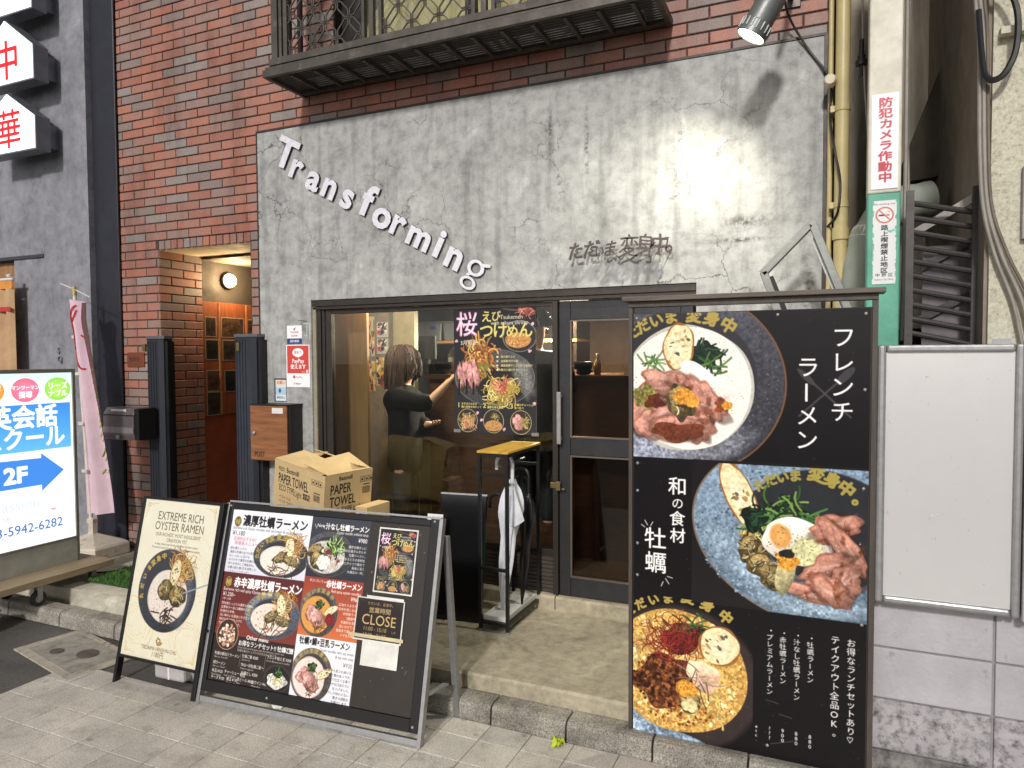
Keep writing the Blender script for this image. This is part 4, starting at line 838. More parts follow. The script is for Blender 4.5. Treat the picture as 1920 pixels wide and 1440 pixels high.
for z0, z1 in ((1.243, 1.962), (.379, 1.135)):
    for a in ((-1.436, -1.426, z0, z1), (-.782, -.772, z0, z1), (-1.425, -.783, z0, z0+.01), (-1.425, -.783, z1-.01, z1)): bd.box(a[0], a[1], .016, .03, a[2], a[3])
W(bd).obj('glazing_bead', mat('bead_bronze', (112, 102, 92), .4, .5), door)
for z0, z1 in ((1.25, 1.955), (.386, 1.13)): W(B().box(-1.43, -.778, .038, .043, z0, z1)).obj('pane', M_GLASS2, door)
hb = B(); hb.box(-1.507, -1.48, -.035, -.022, 1.205, 1.525); hb.box(-1.5, -1.488, -.022, .02, 1.225, 1.245); hb.box(-1.5, -1.488, -.022, .02, 1.485, 1.505); W(hb).obj('handle', M_ALU, door, bevel=.004)
lk = B(); lk.box(-1.556, -1.492, -.012, .0, .93, .965); lk.box(-1.515, -1.488, -.03, -.012, .92, .975); lk.tube([(-1.48, -.02, .93), (-1.46, -.02, .93)], .006); W(lk).obj('lock', mat('old_brass', (150, 132, 96), .35, .8), door, bevel=.002)
W(B().box(-.676, -.652, -.004, .07, .26, 2.104)).obj('door_jamb', M_DARK, bb)
# stair entrance interior
b = B(); b.box(-4.99, -4.94, .431, 2.4, .17, 2.6); b.box(-4.99, -3.5, 2.4, 2.45, .17, 2.6); b.box(-3.935, -3.9, .301, 2.4, .17, 2.6); W(b).obj('stair_wall', M_DKWALL, bb)
W(B().box(-4.99, -3.8, .431, 2.4, 2.585, 2.62)).obj('stair_ceiling', mat('stained_ceiling', (120, 112, 100), .8, dirt=(3, .45, .6, (60, 54, 48))), bb)
W(B().box(-5.0, -3.6, -.0, 2.4, .1, .174)).obj('stair_floor', M_STEP, bb)
wp = W(B().box(-4.9395, -4.925, .44, 2.2, 1.24, 2.234)).obj('wood_panelling', M_REDWOOD, bb); W(B().box(-4.9395, -4.929, .44, 2.2, .3, 1.235)).obj('lower_board', mat('rust_board', (146, 70, 44), .6), bb)
for y in (.61, .93, 1.3): W(B().box(-4.9245, -4.917, y, y+.018, 1.25, 2.23)).obj('batten', m_wood('batten_wood', (150, 96, 56), (186, 126, 80), 'z'), wp)
MP = [mat('snapshot_print%s' % c, v, .35, var=(22, .6), bump=None) for c, v in (('', (62, 54, 48)), ('_warm', (84, 64, 50)), ('_dark', (44, 42, 42)))]
for i, (a, e, z0, z1) in enumerate(((.46, .585, 1.927, 2.104), (.64, .905, 1.924, 2.106), (.46, .607, 1.725, 1.906), (.65, .81, 1.719, 1.905), (.465, .625, 1.45, 1.638), (.666, .815, 1.436, 1.634), (.465, .637, 1.239, 1.448), (.95, 1.2, 1.9, 2.1))):
    pic = thing('photo_print', ['dark group snapshot pinned highest beside the brick reveal', 'wide dark snapshot pinned beside the gilt batten', 'dark snapshot pinned second from top beside the reveal', 'small snapshot with pale margin pinned behind the gate post', 'snapshot of standing figures pinned in the third row', 'snapshot with a pale oval pinned in the third row', 'lowest snapshot of several people pinned on the board', 'dark snapshot pinned deepest inside the stair entrance'][i], 'photo', (-4.9235, (a+e)/2, z0))
    B().box(-.0005, .001, -(e-a)/2, (e-a)/2, 0, z1-z0).obj('mount', mat('photo_mount', (170, 150, 128), .5, bump=None), pic); B().box(.0012, .0018, -(e-a)/2+.008, (e-a)/2-.008, .008, z1-z0-.008).obj('picture', MP[i % 3], pic)
lp = thing('entrance_lamp', 'glowing round bulkhead lamp on the dark stair wall', 'lamp', (-4.938, .726, 2.432))
b = B(); b.lathe([(.075, 0), (.075, .02), (.07, .028), (.064, .03)], (0, 0, 0), 28, axis=(1, 0, 0)); b.obj('base', M_BLACK, lp, smooth=True)
b = B(); b.lathe([(.062, .03), (.058, .055), (.042, .078), (.02, .09), (0, .093)], (0, 0, 0), 28, axis=(1, 0, 0)); b.obj('globe', mat('warm_bulb', (255, 214, 140), .5, bump=None, emit=((255, 196, 110), 14)), lp, smooth=True)
pl = bpy.data.lights.new('bulb_light', 'POINT'); pl.energy = 18; pl.color = (1, .72, .4); pl.shadow_soft_size = .06; po = bpy.data.objects.new('bulb_light', pl); COL.objects.link(po); po.parent = lp; po.location = (.16, -.02, .0)
hs_ = thing('foil_strip', 'crumpled silver foil strip hanging in the stair entrance', 'foil', (-4.3, .62, 2.2)); b = B(); b.grid(lambda u, v: ((u-.5)*.03+.03*v, .012*math.sin(9*v+4*u), -.02+.15*v-.02*u), 3, 8); b.grid(lambda u, v: (.03+(u-.5)*.02-.03*v, .01*math.sin(7*v), -.03+.1*v), 2, 6); b.obj('foil', mat('foil', (200, 196, 190), .25, .9), hs_)
# ------------------------------------------------------------------ balcony guard over the shop front
bal = thing('balcony', 'dark metal lattice balcony guard under the upper window', 'balcony', (-2.1, 0, 3.6)); OB = 2.1
def WB(b): b.v = [(x+OB, y, z-3.6) for x, y, z in b.v]; return b
M_BAL = mat('weathered_bronze', (84, 78, 72), .55, .35, (9, .18), dirt=(14, .55, .75, (112, 104, 94)))
XL, XR, YF = -3.43, -.815, -.40
b = B(); b.box(XL, XR, YF, YF+.03, 3.585, 3.635); b.box(XL+.012, XR-.012, YF+.012, YF+.05, 3.636, 3.655); b.box(XL, XL+.03, YF+.031, -.002, 3.585, 3.635); b.box(XR-.03, XR, YF+.031, -.002, 3.585, 3.635); b.box(XL+.031, XR-.031, -.05, -.004, 3.59, 3.64)
WB(b).obj('tray_frame', M_BAL, bal, bevel=.004)
for i in range(13):
    x = XL+.19+i*.19
    if x < XR-.06: WB(B().box(x-.011, x+.011, YF+.052, -.052, 3.588, 3.612)).obj('joist', M_BAL, bal)
for i in range(11):
    y = YF+.06+i*.03; WB(B().box(XL+.033, XR-.033, y, y+.02, 3.6125, 3.618)).obj('floor_slat', mat('floor_slat', (58, 54, 50), .6), bal)
b = B(); b.box(XL+.05, XR-.05, YF+.005, YF+.05, 3.656, 3.70); WB(b).obj('bottom_rail', M_BAL, bal, bevel=.003)
WB(B().box(XL+.05, XR-.05, YF+.005, YF+.05, 4.56, 4.62)).obj('top_rail', M_BAL, bal, bevel=.003)
bars = [(-3.335, .05), (-3.285, .022), (-3.245, .03), (-2.635, .02), (-2.575, .032), (-2.51, .022), (-1.875, .022), (-1.81, .034), (-1.75, .022), (-1.12, .03), (-.95, .03), (-.9, .05)]
for x, w in bars: WB(B().box(x-w/2, x+w/2, YF+.012, YF+.04, 3.7, 4.56)).obj('upright', M_BAL, bal)
for y in (-.33, -.22, -.11): WB(B().box(XL+.06, XL+.09, y-.012, y+.012, 3.64, 4.56)).obj('upright', M_BAL, bal)
WB(B().box(XL+.05, XL+.1, YF+.05, -.004, 4.56, 4.62)).obj('side_rail', M_BAL, bal); WB(B().box(XL+.05, XL+.1, YF+.05, -.004, 3.636, 3.69)).obj('side_rail', M_BAL, bal)
def lattice(x0, x1, z0, z1):
    b = B(); y = YF+.026; t = .0075; g_ = .0065
    def seg(p, q):
        # clip to the bay
        (xa, za), (xe, ze) = p, q
        for _ in range(2):
            if xa > xe: xa, za, xe, ze = xe, ze, xa, za
            if xe < x0 or xa > x1: return
            if xa < x0: za += (ze-za)*(x0-xa)/(xe-xa+1e-9); xa = x0
            if xe > x1: ze = za+(ze-za)*(x1-xa)/(xe-xa+1e-9); xe = x1
            if za > ze: xa, za, xe, ze = xe, ze, xa, za
            if ze < z0 or za > z1: return
            if za < z0: xa += (xe-xa)*(z0-za)/(ze-za+1e-9); za = z0
            if ze > z1: xe = xa+(xe-xa)*(z1-za)/(ze-za+1e-9); ze = z1
        if abs(xa-xe)+abs(za-ze) > .004: b.bar((xa, y, za), (xe, y, ze), t, t, upv=(0, 1, 0))
    for r in range(-1, 10):
        for c in range(-1, 5):
            cx = x0+c*.185+(.0925 if r % 2 else 0)+.02; cz = z0+.045+r*.112
            for s in (-g_, g_): seg((cx+s, cz-.045), (cx+s, cz+.045)); seg((cx-.032, cz+s), (cx+.032, cz+s))
            for sx in (-1, 1):
                for s in (-1, 1): seg((cx+sx*.032, cz+s*g_), (cx+sx*(.0925-g_), cz+s*(.112-.045)))
    return b
for x0, x1 in ((-3.23, -2.645), (-2.499, -1.886), (-1.739, -1.135)): WB(lattice(x0, x1, 3.702, 4.555)).obj('lattice_panel', M_BAL, bal, fix=False)

# ------------------------------------------------------------------ raised lettering on the concrete
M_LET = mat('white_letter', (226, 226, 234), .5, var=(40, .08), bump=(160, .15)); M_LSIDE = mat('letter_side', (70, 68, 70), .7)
sg = thing('letter_sign', 'white raised letters spelling Transforming slanting down the concrete panel', 'sign', (-2.8, -.016, 2.7))
ca, sa = math.cos(R(-27.5)), math.sin(R(-27.5)); U_, V_ = Vector((ca, 0, sa)), Vector((-sa, 0, ca))
def ring2(b, cx, cy, a, c, wd, z, n=28, wx=None):
    """flat oval ring with thickness, in letter plane"""
    pts = []
    for k in range(n):
        t = 2*math.pi*k/n; pts.append((cx+a*math.cos(t), cy+c*math.sin(t))); 
    inn = [(cx+(a-wd)*math.cos(2*math.pi*k/n), cy+(c-(wx or wd))*math.sin(2*math.pi*k/n)) for k in range(n)]
    Pf = lambda p, d: U_*p[0]+V_*p[1]+Vector((0, -d, 0))
    vs = [Pf(p, z) for p in pts]+[Pf(p, z) for p in inn]+[Pf(p, 0) for p in pts]+[Pf(p, 0) for p in inn]
    for k in range(n):
        q = (k+1) % n; o = len(b.v)
    b.add(vs, [(k, (k+1) % n, n+(k+1) % n, n+k) for k in range(n)], 0)
    b.add(vs, [(2*n+k, 2*n+(k+1) % n, (k+1) % n, k) for k in range(n)]+[(n+k, n+(k+1) % n, 3*n+(k+1) % n, 3*n+k) for k in range(n)], 1)
LET = [('T', -3.562, 3.205, .285), ('r', -3.472, 3.078, .25), ('a', -3.326, 2.981, .25), ('n', -3.188, 2.914, .25), ('s', -3.037, 2.829, .25), ('f', -2.858, 2.804, .285), ('o', -2.756, 2.675, .26), ('r', -2.625, 2.613, .25), ('m', -2.468, 2.518, .235), ('i', -2.31, 2.473, .255), ('n', -2.207, 2.372, .25), ('g', -2.069, 2.263, .25)]
for ch, x, z, size in LET:
    b = B(); c0 = Vector((x+2.8, 0, z-2.7))
    if ch == 'g':
        ring2(b, .0, .045, .062, .052, .026, .0205, wx=.018); ring2(b, -.012, -.062, .06, .042, .022, .0195, wx=.016)
        b.prism([(-.05, -.022), (-.028, -.02), (.0, .004), (-.03, .012)], (0, -.02, 0), U_, V_, (0, .02, 0), 0); b.prism([(.04, .07), (.085, .085), (.088, .105), (.03, .09)], (0, -.0202, 0), U_, V_, (0, .02, 0), 0)
        b.v = [tuple(Vector(v)+c0) for v in b.v]
    else:
        V2, T2, w = glyphs(ch, .034, 3); lo, hi = V2.min(0), V2.max(0); mid = (lo+hi)/2*size
        letters3d(b, ch, size, c0-U_*float(mid[0])*1.07-V_*float(mid[1]), U_, V_, (0, -1, 0), .02, .034, 0, 1, xs=1.07)
    b.obj('letter', [M_LET, M_LSIDE], sg, fix=False)
M_BRUSH = mat('dark_metal_letter', (84, 74, 74), .3, .35, bump=None)
bs = thing('brush_sign', 'cut metal brush script characters standing off the lit concrete', 'sign', (-1.1, -.016, 2.35))
for ch, x, z, size in (('た', -1.374, 2.362, .115), ('だ', -1.279, 2.366, .115), ('い', -1.222, 2.35, .068), ('ま', -1.162, 2.363, .095), ('、', -1.115, 2.315, .07), ('変', -1.055, 2.371, .135), ('身', -.961, 2.369, .135), ('中', -.878, 2.368, .125), ('。', -.819, 2.335, .13)):
    b = B(); V2, T2, w = glyphs(ch, .0, 3); lo, hi = V2.min(0), V2.max(0); mid = (lo+hi)/2*size
    wob = lambda px, py: (px+.004*math.sin(70*py+3*x)+py*.12, py+.004*math.sin(60*px+7*x))
    letters3d(b, ch, size, (x+1.1-mid[0]*.9, -.05, z-2.35-mid[1]), (1, 0, 0), (0, 0, 1), (0, -1, 0), .006, .02 if ch in 'ただいま、。中' else .004, xs=.9, warp=wob)
    b.tube([(x+1.1, -.05, z-2.35), (x+1.1, .002, z-2.35)], .003, 6); b.obj('character', M_BRUSH, bs, fix=False)

# ------------------------------------------------------------------ spot lamp on the brick wall
sp = thing('spot_lamp', 'lit cylindrical grey spotlight on a bracket above the concrete panel', 'lamp', (-.2, 0, 3.62))
SP = Vector((-.15, -.45, -.345)); DIR = Vector((-.5, -.03, -.86)).normalized()
b = B(); b.box(-.05, .05, -.014, -.001, -.06, .06); b.bar((0, -.014, 0), (0, -.36, 0), .03, .03); b.bar((0, -.36, .0), (-.03, -.38, -.1), .035, .02); b.obj('bracket', M_DARK, sp, bevel=.003)
prof = [(.034, .23), (.056, .215), (.066, .18), (.066, .055), (.072, .05), (.074, -.01), (.068, -.012), (.064, .0)]
b = B(); b.lathe([(r, -z) for r, z in prof], SP+DIR*.0, 28, axis=DIR); lampbody = b.obj('lamp_body', mat('lamp_grey', (118, 120, 118), .45, .4), sp, smooth=True)
for i in range(18):
    t = 2*math.pi*i/18; q = Vector((0, 0, 1)).rotation_difference(DIR); c = SP-DIR*.03+q @ Vector((.074*math.cos(t), .074*math.sin(t), 0)); B().bar(c-DIR*.02, c+DIR*.02, .006, .006).obj('fin', mat('lamp_grey', (0, 0, 0)), lampbody)
b = B(); b.lathe([(.0, 0), (.064, 0), (.064, .004), (0, .006)], SP-DIR*.004, 28, axis=DIR); b.obj('lens', mat('lit_lens', (255, 250, 235), .3, bump=None, emit=((255, 248, 225), 30)), sp)
ld = bpy.data.lights.new('spot_light', 'SPOT'); ld.energy = 112; ld.color = (1, .95, .78); ld.spot_size = R(126); ld.spot_blend = 1.0; ld.shadow_soft_size = .03
lo_ = bpy.data.objects.new('spot_light', ld); COL.objects.link(lo_); lo_.parent = sp; lo_.location = SP+DIR*.02; lo_.rotation_euler = DIR.to_track_quat('-Z', 'Y').to_euler()
def cable(name, label, pts, r, m, cat='cable', sub=6):
    # smooth the polyline
    P_ = [Vector(p) for p in pts]; out = []
    for i in range(len(P_)-1):
        a, b_, c, d = P_[max(0, i-1)], P_[i], P_[i+1], P_[min(len(P_)-1, i+2)]
        for k in range(sub):
            t = k/sub; out.append(.5*((2*b_)+(-a+c)*t+(2*a-5*b_+4*c-d)*t*t+(-a+3*b_-3*c+d)*t**3))
    out.append(P_[-1]); base = Vector(pts[-1]); bq = B().tube([p-base for p in out], r, 6); o = bq.obj(name, m, smooth=True); o.location = base; return tag(o, label, cat)
M_CAB = mat('black_cable', (28, 27, 28), .5, bump=None); M_CABG = mat('grey_cable', (150, 144, 134), .6, bump=None)
cable('power_cable', 'black lamp cable running down from the spotlight to the beige downpipe', [(-.22, -.3, 3.58), (-.21, -.1, 3.5), (-.12, -.03, 3.34), (-.03, -.04, 3.2), (-.0, -.075, 3.1), (-.005, -.07, 2.95), (.02, -.165, 2.75), (.045, -.165, 2.6), (.035, -.165, 2.45), (-.01, -.06, 2.4)], .006, M_CAB)

# ------------------------------------------------------------------ pipes, duct and things in the gap beside the shop
M_BEIGE = mat('beige_pvc', (196, 180, 128), .4, var=(6, .08), bump=None)
dp = thing('downpipe', 'beige plastic rain downpipe at the edge of the concrete panel', 'pipe', (.052, -.11, .18))
B().tube([(0, 0, 0), (0, 0, 4.9)], .034, 20).obj('pipe', M_BEIGE, dp, smooth=True); B().tube([(0, 0, 2.14), (0, 0, 2.2)], .041, 20).obj('socket', M_BEIGE, dp, smooth=True)
for z in (2.3, 2.78, .9): B().tube([(0, 0, z), (0, 0, z+.03)], .038, 20).box(-.055, -.03, -.01, .1, z, z+.03).obj('bracket', M_BEIGE, dp, smooth=True)
B().tube([(-.055, .06, 0), (-.055, .06, 4.9)], .013, 10).obj('thin_pipe', M_BEIGE, dp, smooth=True)
B().lathe([(.028, 0), (.03, .02), (.03, .045), (.022, .055), (0, .056)], (-.058, .0, 2.93), 16, axis=(0, -1, 0)).obj('junction_cap', mat('cream_cap', (214, 206, 178), .5), dp, smooth=True)
M_DUCT = mat('grey_green_duct', (150, 156, 144), .6, var=(5, .08), bump=(30, .03))
du = thing('ventilation_duct', 'fat grey green wrapped ventilation duct bending behind the green pole', 'duct', (.14, -.2, 0))
pts = [(-.02, .05, .3), (-.02, .03, 1.2), (-.01, .02, 1.75), (.0, .0, 2.1), (.03, .02, 2.3), (.1, .06, 2.42), (.2, .1, 2.48), (.33, .14, 2.5)]
P_ = []
for i in range(len(pts)-1):
    for k in range(6): P_.append(Vector(pts[i]).lerp(Vector(pts[i+1]), k/6))
B().tube(P_, [.085+.0025*math.sin(i*1.6) for i in range(len(P_))], 24).obj('duct_body', M_DUCT, du, smooth=True)
B().tube([(.03, .02, 2.28), (.05, .035, 2.33)], .093, 24).obj('tape_band', mat('cream_tape', (206, 204, 186), .4), du, smooth=True)
M_FRAME = mat('grey_frame', (150, 152, 146), .5, .25, (9, .08))
fr = thing('window_sash', 'empty grey aluminium window sash leaning behind the food poster board', 'sash', (-.02, -.35, 1.6))
cx = [(-.072, .782), (-.288, .552), (-.09, .05), (.23, .05)]  # outline corners (x, z)
b = B(); Y0 = -.02
def member(a, c, w): b.bar((a[0], Y0, a[1]), (c[0], Y0, c[1]), w, .05, upv=(0, 1, 0))
member((-.064, .765), (-.28, .54), .036); member((-.056, .77), (.22, .05), .036); member((-.274, .55), (-.1, .05), .036)
b.obj('frame_member', M_FRAME, fr, bevel=.003)
b = B(); b.bar((-.085, Y0+.015, .735), (-.262, Y0+.015, .552), .02, .03, upv=(0, 1, 0)); b.bar((-.055, Y0+.015, .7), (.19, Y0+.015, .07), .016, .03, upv=(0, 1, 0)); b.obj('inner_track', mat('track_grey', (170, 170, 164), .4, .4), fr)
b = B(); b.bar((-.245, Y0+.02, .525), (-.06, Y0+.02, .05), .03, .04, upv=(0, 1, 0)); b.obj('dark_channel', M_BLACK, fr)
b = B(); b.box(-.1, .24, -.05, .02, -1.42, .045); b.obj('lower_panel', M_FRAME, fr)

# pole with notices
pole = thing('utility_pole', 'square pole painted cream above and green below', 'pole', (.205, -.67, .0))
B().box(-.062, .062, -.06, .06, 2.412, 5.2).obj('upper_shaft', mat('cream_paint', (214, 208, 190), .5, dirt=(7, .66, .75, (120, 100, 80))), pole, bevel=.006)
B().box(-.062, .062, -.06, .06, 0, 2.4115).obj('lower_shaft', mat('green_paint', (98, 172, 146), .5, dirt=(6, .66, .74, (70, 110, 96))), pole, bevel=.006)
s1 = thing('warning_sign', 'white strip sign with red lettering about a security camera on the cream pole', 'sign', (.155, -.734, 2.428))
sheet('plate', print_mat('cctv_print', paint_card('cctv')), s1, 0, .1, 0, .39, 0, th=.002)
s2 = thing('no_smoking_sticker', 'torn white no smoking sticker on the green pole', 'sticker', (.164, -.733, 2.035))
sheet('label', print_mat('smoke_print', paint_card('smoke')), s2, 0, .088, 0, .345, 0, th=.001)
for i, (pts, r) in enumerate((([(.285, -.62, 5.2), (.287, -.62, 4.0), (.29, -.62, 3.0), (.292, -.62, 2.4), (.287, -.62, 1.8)], .009), ([(.305, -.6, 5.2), (.3, -.6, 3.6), (.295, -.6, 2.8), (.305, -.6, 2.35), (.285, -.6, 1.9)], .007))):
    cable('pole_cable', ['thick grey cable running straight down the back of the green pole', 'thin grey cable bowing out beside the green pole'][i], pts, r, M_CABG)
cable('hanging_wire', 'thin grey wire with a black connector between downpipe and pole', [(.12, -.3, 4.6), (.13, -.3, 3.4), (.14, -.32, 3.05), (.155, -.4, 2.75), (.16, -.45, 2.5)], .004, M_CABG)
b = B(); b.lathe([(.01, .12), (.012, .05), (.018, .045), (.018, .03), (.026, .02), (.026, .0), (.01, -.002), (.008, -.05)], (0, 0, 0), 14); o = b.obj('cable_connector', M_CAB, smooth=True); o.location = (.128, -.31, 3.1); tag(o, 'black weatherproof plug hanging on the thin wire', 'connector')

# neighbouring buildings in the gap and to the right
M_STUC = m_speckle('cream_stucco', [(166, 160, 140), (198, 193, 172), (212, 207, 186), (222, 218, 200)], 70., .9, .12, .5, 1.2)
rb = thing('stucco_building', 'cream rough stucco house corner hung with cables', 'building', (1.2, -.5, 0))
B().box(-.655, 2.2, -.42, 4.0, .0, 5.5).obj('wall', M_STUC, rb); B().box(-.668, -.656, -.40, 3.9, .0, 5.5).obj('side_trim', mat('tan_trim', (138, 126, 112), .7), rb)
B().box(-.56, 2.2, -.452, -.421, 2.16, 2.42).obj('window_grille', mat('grey_sash', (150, 146, 148), .5), rb)
B().box(-.64, .6, -.465, -.421, 2.9, 2.925).obj('ledge', M_STUC, rb)
al = thing('alley_house', 'dim grey house wall with exterior stair at the back of the alley', 'building', (.5, 3, 0))
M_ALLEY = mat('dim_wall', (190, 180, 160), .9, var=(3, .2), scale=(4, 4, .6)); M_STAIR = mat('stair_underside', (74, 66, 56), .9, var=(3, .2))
B().box(-.52, 1.4, .0, .2, 0, 6).obj('back_wall', M_ALLEY, al); B().box(-.52, -.46, -2.9, -.01, 0, 6).obj('brick_side', mat('maroon_side', (70, 44, 40), .8), al)
b = B(); b.prism([(.63, 3.55), (.79, 3.55), (.79, 3.42), (.585, 2.72), (.51, 2.7), (.385, 2.69), (.385, 2.86)], (-.5, -2.6, 0), (1, 0, 0), (0, 0, 1), (0, .8, 0)); b.obj('stair_slab', M_STAIR, al)
for k in range(5): B().box(-.06+k*.06, .0+k*.06, -1.7+.02*(k % 2), -1.66+.02*(k % 2), 0, 5).obj('wall_batten', M_ALLEY, al)
B().box(-.2, .04, -2.1, -2.0, 1.9, 6).obj('pale_wall', mat('pale_alley', (206, 196, 176), .9, var=(5, .2), scale=(5, 5, .4)), al)
gr = thing('slatted_gate', 'dark brown tubular slat gate closing the alley', 'gate', (.415, -.78, 0))
M_SLAT = mat('brown_tube', (68, 64, 62), .45, .3)
for z in np.arange(.3, 2.36, .058): B().tube([(-.11, 0, z+.02), (.105, .02, z-.03)], .0115, 8).obj('slat', M_SLAT, gr, smooth=True)
for x, y in ((-.119, 0), (.112, .02)): B().box(x-.014, x+.014, y-.014, y+.014, 0, 2.4).obj('post', M_SLAT, gr)
B().bar((-.1, .1, 2.24), (.12, .06, 2.37), .02, .03).obj('brace', mat('pale_bar', (170, 160, 156), .5), gr); B().box(-.05, .12, .2, .22, 0, 2.2).obj('backing_panel', mat('mauve_panel', (120, 112, 116), .7), gr)
for i in range(9): B().bar((-.06, .185, .35+i*.22), (.14, .185, .46+i*.22), .008, .03).obj('diagonal_strip', M_SLAT, gr)
# bunch of wall cables on the stucco corner
for i, (dx, lab, r) in enumerate(((0, 'outermost grey cable of the bunch down the stucco corner', .007), (.014, 'middle grey cable of the bunch down the stucco corner', .008), (.027, 'inner brown cable of the bunch down the stucco corner', .006))):
    cable('wall_cable', lab, [(.47+dx*.6, -.95, 4.2), (.475+dx, -.95, 3.2), (.495+dx, -.945, 2.9), (.505+dx, -.945, 2.5), (.52+dx, -.945, 2.28), (.56+dx*1.5, -.945, 2.1), (.62+dx*2, -.945, 1.92), (.66+dx*2, -.945, 1.7)], r, M_CABG if i < 2 else mat('brown_cable', (110, 98, 84), .6))
cable('looped_cable', 'thick black and pink cable loop hanging on the stucco wall', [(.44, -.97, 3.05), (.49, -.99, 3.1), (.56, -1.0, 3.06), (.6, -1.0, 2.96), (.6, -1.0, 2.83), (.57, -1.0, 2.75), (.535, -.99, 2.73), (.51, -.98, 2.76), (.5, -.97, 2.85), (.49, -.96, 3.0)], .011, M_CAB)

# white painted block wall with boards on it
bw = thing('block_wall', 'stained white painted concrete block wall under the blank sign', 'wall', (.17, -1.0, 0))
M_BLK = mat('white_block', (178, 174, 178), .75, var=(3, .1), bump=(50, .2), dirt=(22, .58, .76, (128, 123, 121)))
mb = B().box(.0, 2.2, .012, .14, 0, 1.62); mb.obj('mortar_core', mat('block_joint', (150, 146, 150), .85), bw)
def blk(x0, x1, z0, z1): B().box(x0, x1, 0, .03, z0, z1).obj('block', M_BLK if z1 > .45 else mat('speckled_block', (168, 164, 166), .78, dirt=(26, .47, .66, (82, 78, 76)), bump=(50, .2)) if z1 > .25 else mat('grimy_block', (140, 136, 134), .8, dirt=(11, .4, .62, (58, 54, 52)), bump=(50, .2)), bw, bevel=.004)
for r in range(8):
    z0 = -.01+r*.2035
    for c in range(5): blk(.0 if c == 0 else .404+(c-1)*.41+.003, .398+c*.41 if c else .398, z0+.003, z0+.2)
M_BOARD = mat('blank_board', (216, 214, 213), .25, var=(4, .03), bump=None, spec=.6, dirt=(45, .64, .74, (150, 145, 140)), coat=.4, metal=.25)
def lightbox(name, label, x0, x1, z0, z1, y, fm):
    t = thing(name, label, 'sign board', ((x0+x1)/2, y, z0)); w, h = (x1-x0)/2, z1-z0; f_ = .028
    for nm, a in (('frame_rail', (-w+f_, w-f_, 0, f_)), ('frame_rail', (-w+f_, w-f_, h-f_, h)), ('frame_stile', (-w, -w+f_, 0, h)), ('frame_stile', (w-f_, w, 0, h))): B().box(a[0], a[1], -.03, .05, a[2], a[3]).obj(nm, fm, t, bevel=.009)
    B().box(-w+f_-.002, w-f_+.002, -.016, .03, f_-.002, h-f_+.002).obj('panel', M_BOARD, t); return t
lightbox('blank_sign', 'blank white sign board in a rounded aluminium frame on the block wall', .172, .632, .80, 1.776, -1.052, M_ALU)
lightbox('pale_sign', 'pale pinkish sign box partly beside the blank sign', .636, 1.2, .79, 1.79, -1.06, mat('pale_pink_frame', (196, 190, 196), .4, .3))
B().box(-.03, .03, -.004, .0, 0, .02).obj('hanger_plate', M_ALU, bpy.data.objects['blank_sign']).location = (.17, .04, .976)
# tall food poster board
fb = thing('poster_board', 'tall board with food posters and a wooden cap beside the door', 'poster board', (-.31, -1.06, .097))
B().box(-.462, .462, .004, .028, .0, 1.825).obj('backing', mat('board_back', (46, 40, 38), .6), fb)
sheet('poster', print_mat('big_print', paint_big(), 1.3, .3, spec=.25), fb, -.458, .457, -.002, 1.822, .0, th=.003)
for x0, x1 in ((-.478, -.4625), (.4625, .482)): B().box(x0, x1, -.006, .04, .0, 1.852).obj('side_post', m_wood('dark_post', (60, 52, 46), (88, 78, 70), 'z'), fb)
B().box(-.478, .482, -.012, .05, 1.853, 1.874).obj('head_rail', bpy.data.materials['dark_post'], fb); B().box(-.502, .505, -.035, .075, 1.876, 1.896).obj('wooden_cap', m_wood('cap_wood', (78, 68, 60), (112, 100, 90), 'x'), fb, bevel=.003)
SCR = B(); SCR.lathe([(.007, 0), (.006, .003), (.003, .005), (0, .0055)], (0, 0, 0), 12, axis=(0, -1, 0)); scr = SCR.mesh('screw', [M_ALU])
for x, z in ((-.445, 1.805), (-.19, 1.81), (.125, 1.805), (.44, 1.8), (-.44, 1.18), (.44, 1.51), (.44, 1.13), (.44, .6), (-.44, .69), (-.44, .83), (-.44, 1.06), (.1, .05), (-.44, .06)): o = link('screw', scr, fb); o.location = (x, -.0005, z)
# ------------------------------------------------------------------ menu board on the pavement
MM = frame4((-2.898, -1.501, 0), (1.253, .074, 0), (.005, .251, .962)); MI = MM.inverted()
mbd = thing('menu_board', 'large black A frame menu board with noodle photos and aluminium legs', 'menu board', M4=MM)
M_BFR = mat('black_frame', (24, 23, 24), .35, .1, bump=None, dirt=(30, .68, .74, (110, 106, 100)))
B().box(.032, 1.208, .004, .02, .112, .972).obj('board', mat('board_brown', (58, 50, 46), .5), mbd)
for a in ((.008, .034, .06, .996), (1.204, 1.246, .06, 1.004), (.0345, 1.2035, .06, .116), (.0345, 1.2035, .969, 1.0)): B().box(a[0], a[1], -.012, .03, a[2], a[3]).obj('frame_bar', M_BFR, mbd, bevel=.003)
for a in ((-.012, .0075, .0, 1.0), (1.2465, 1.266, .0, 1.01)): B().box(a[0], a[1], -.01, .026, a[2], a[3]).obj('leg', M_ALU, mbd, bevel=.002)
B().box(.008, 1.246, -.006, .02, .006, .034).obj('foot_rail', M_ALU, mbd, bevel=.002); B().box(-.0, 1.25, -.004, .028, 1.0045, 1.014).obj('top_rail', M_ALU, mbd)
for xx, foot in ((1.262, (-1.617, -1.115, .0)), (-.01, (-2.87, -1.19, .0))):
    ft = MI @ Vector(foot); B().bar((xx, .05, .93), (ft.x, ft.y, ft.z), .03, .022).obj('rear_leg', M_ALU, mbd)
fa, fe = MI @ Vector((-1.617, -1.115, .09)), MI @ Vector((-2.87, -1.19, .09)); B().bar(fa, fe, .016, .016).obj('rear_rail', M_ALU, mbd)
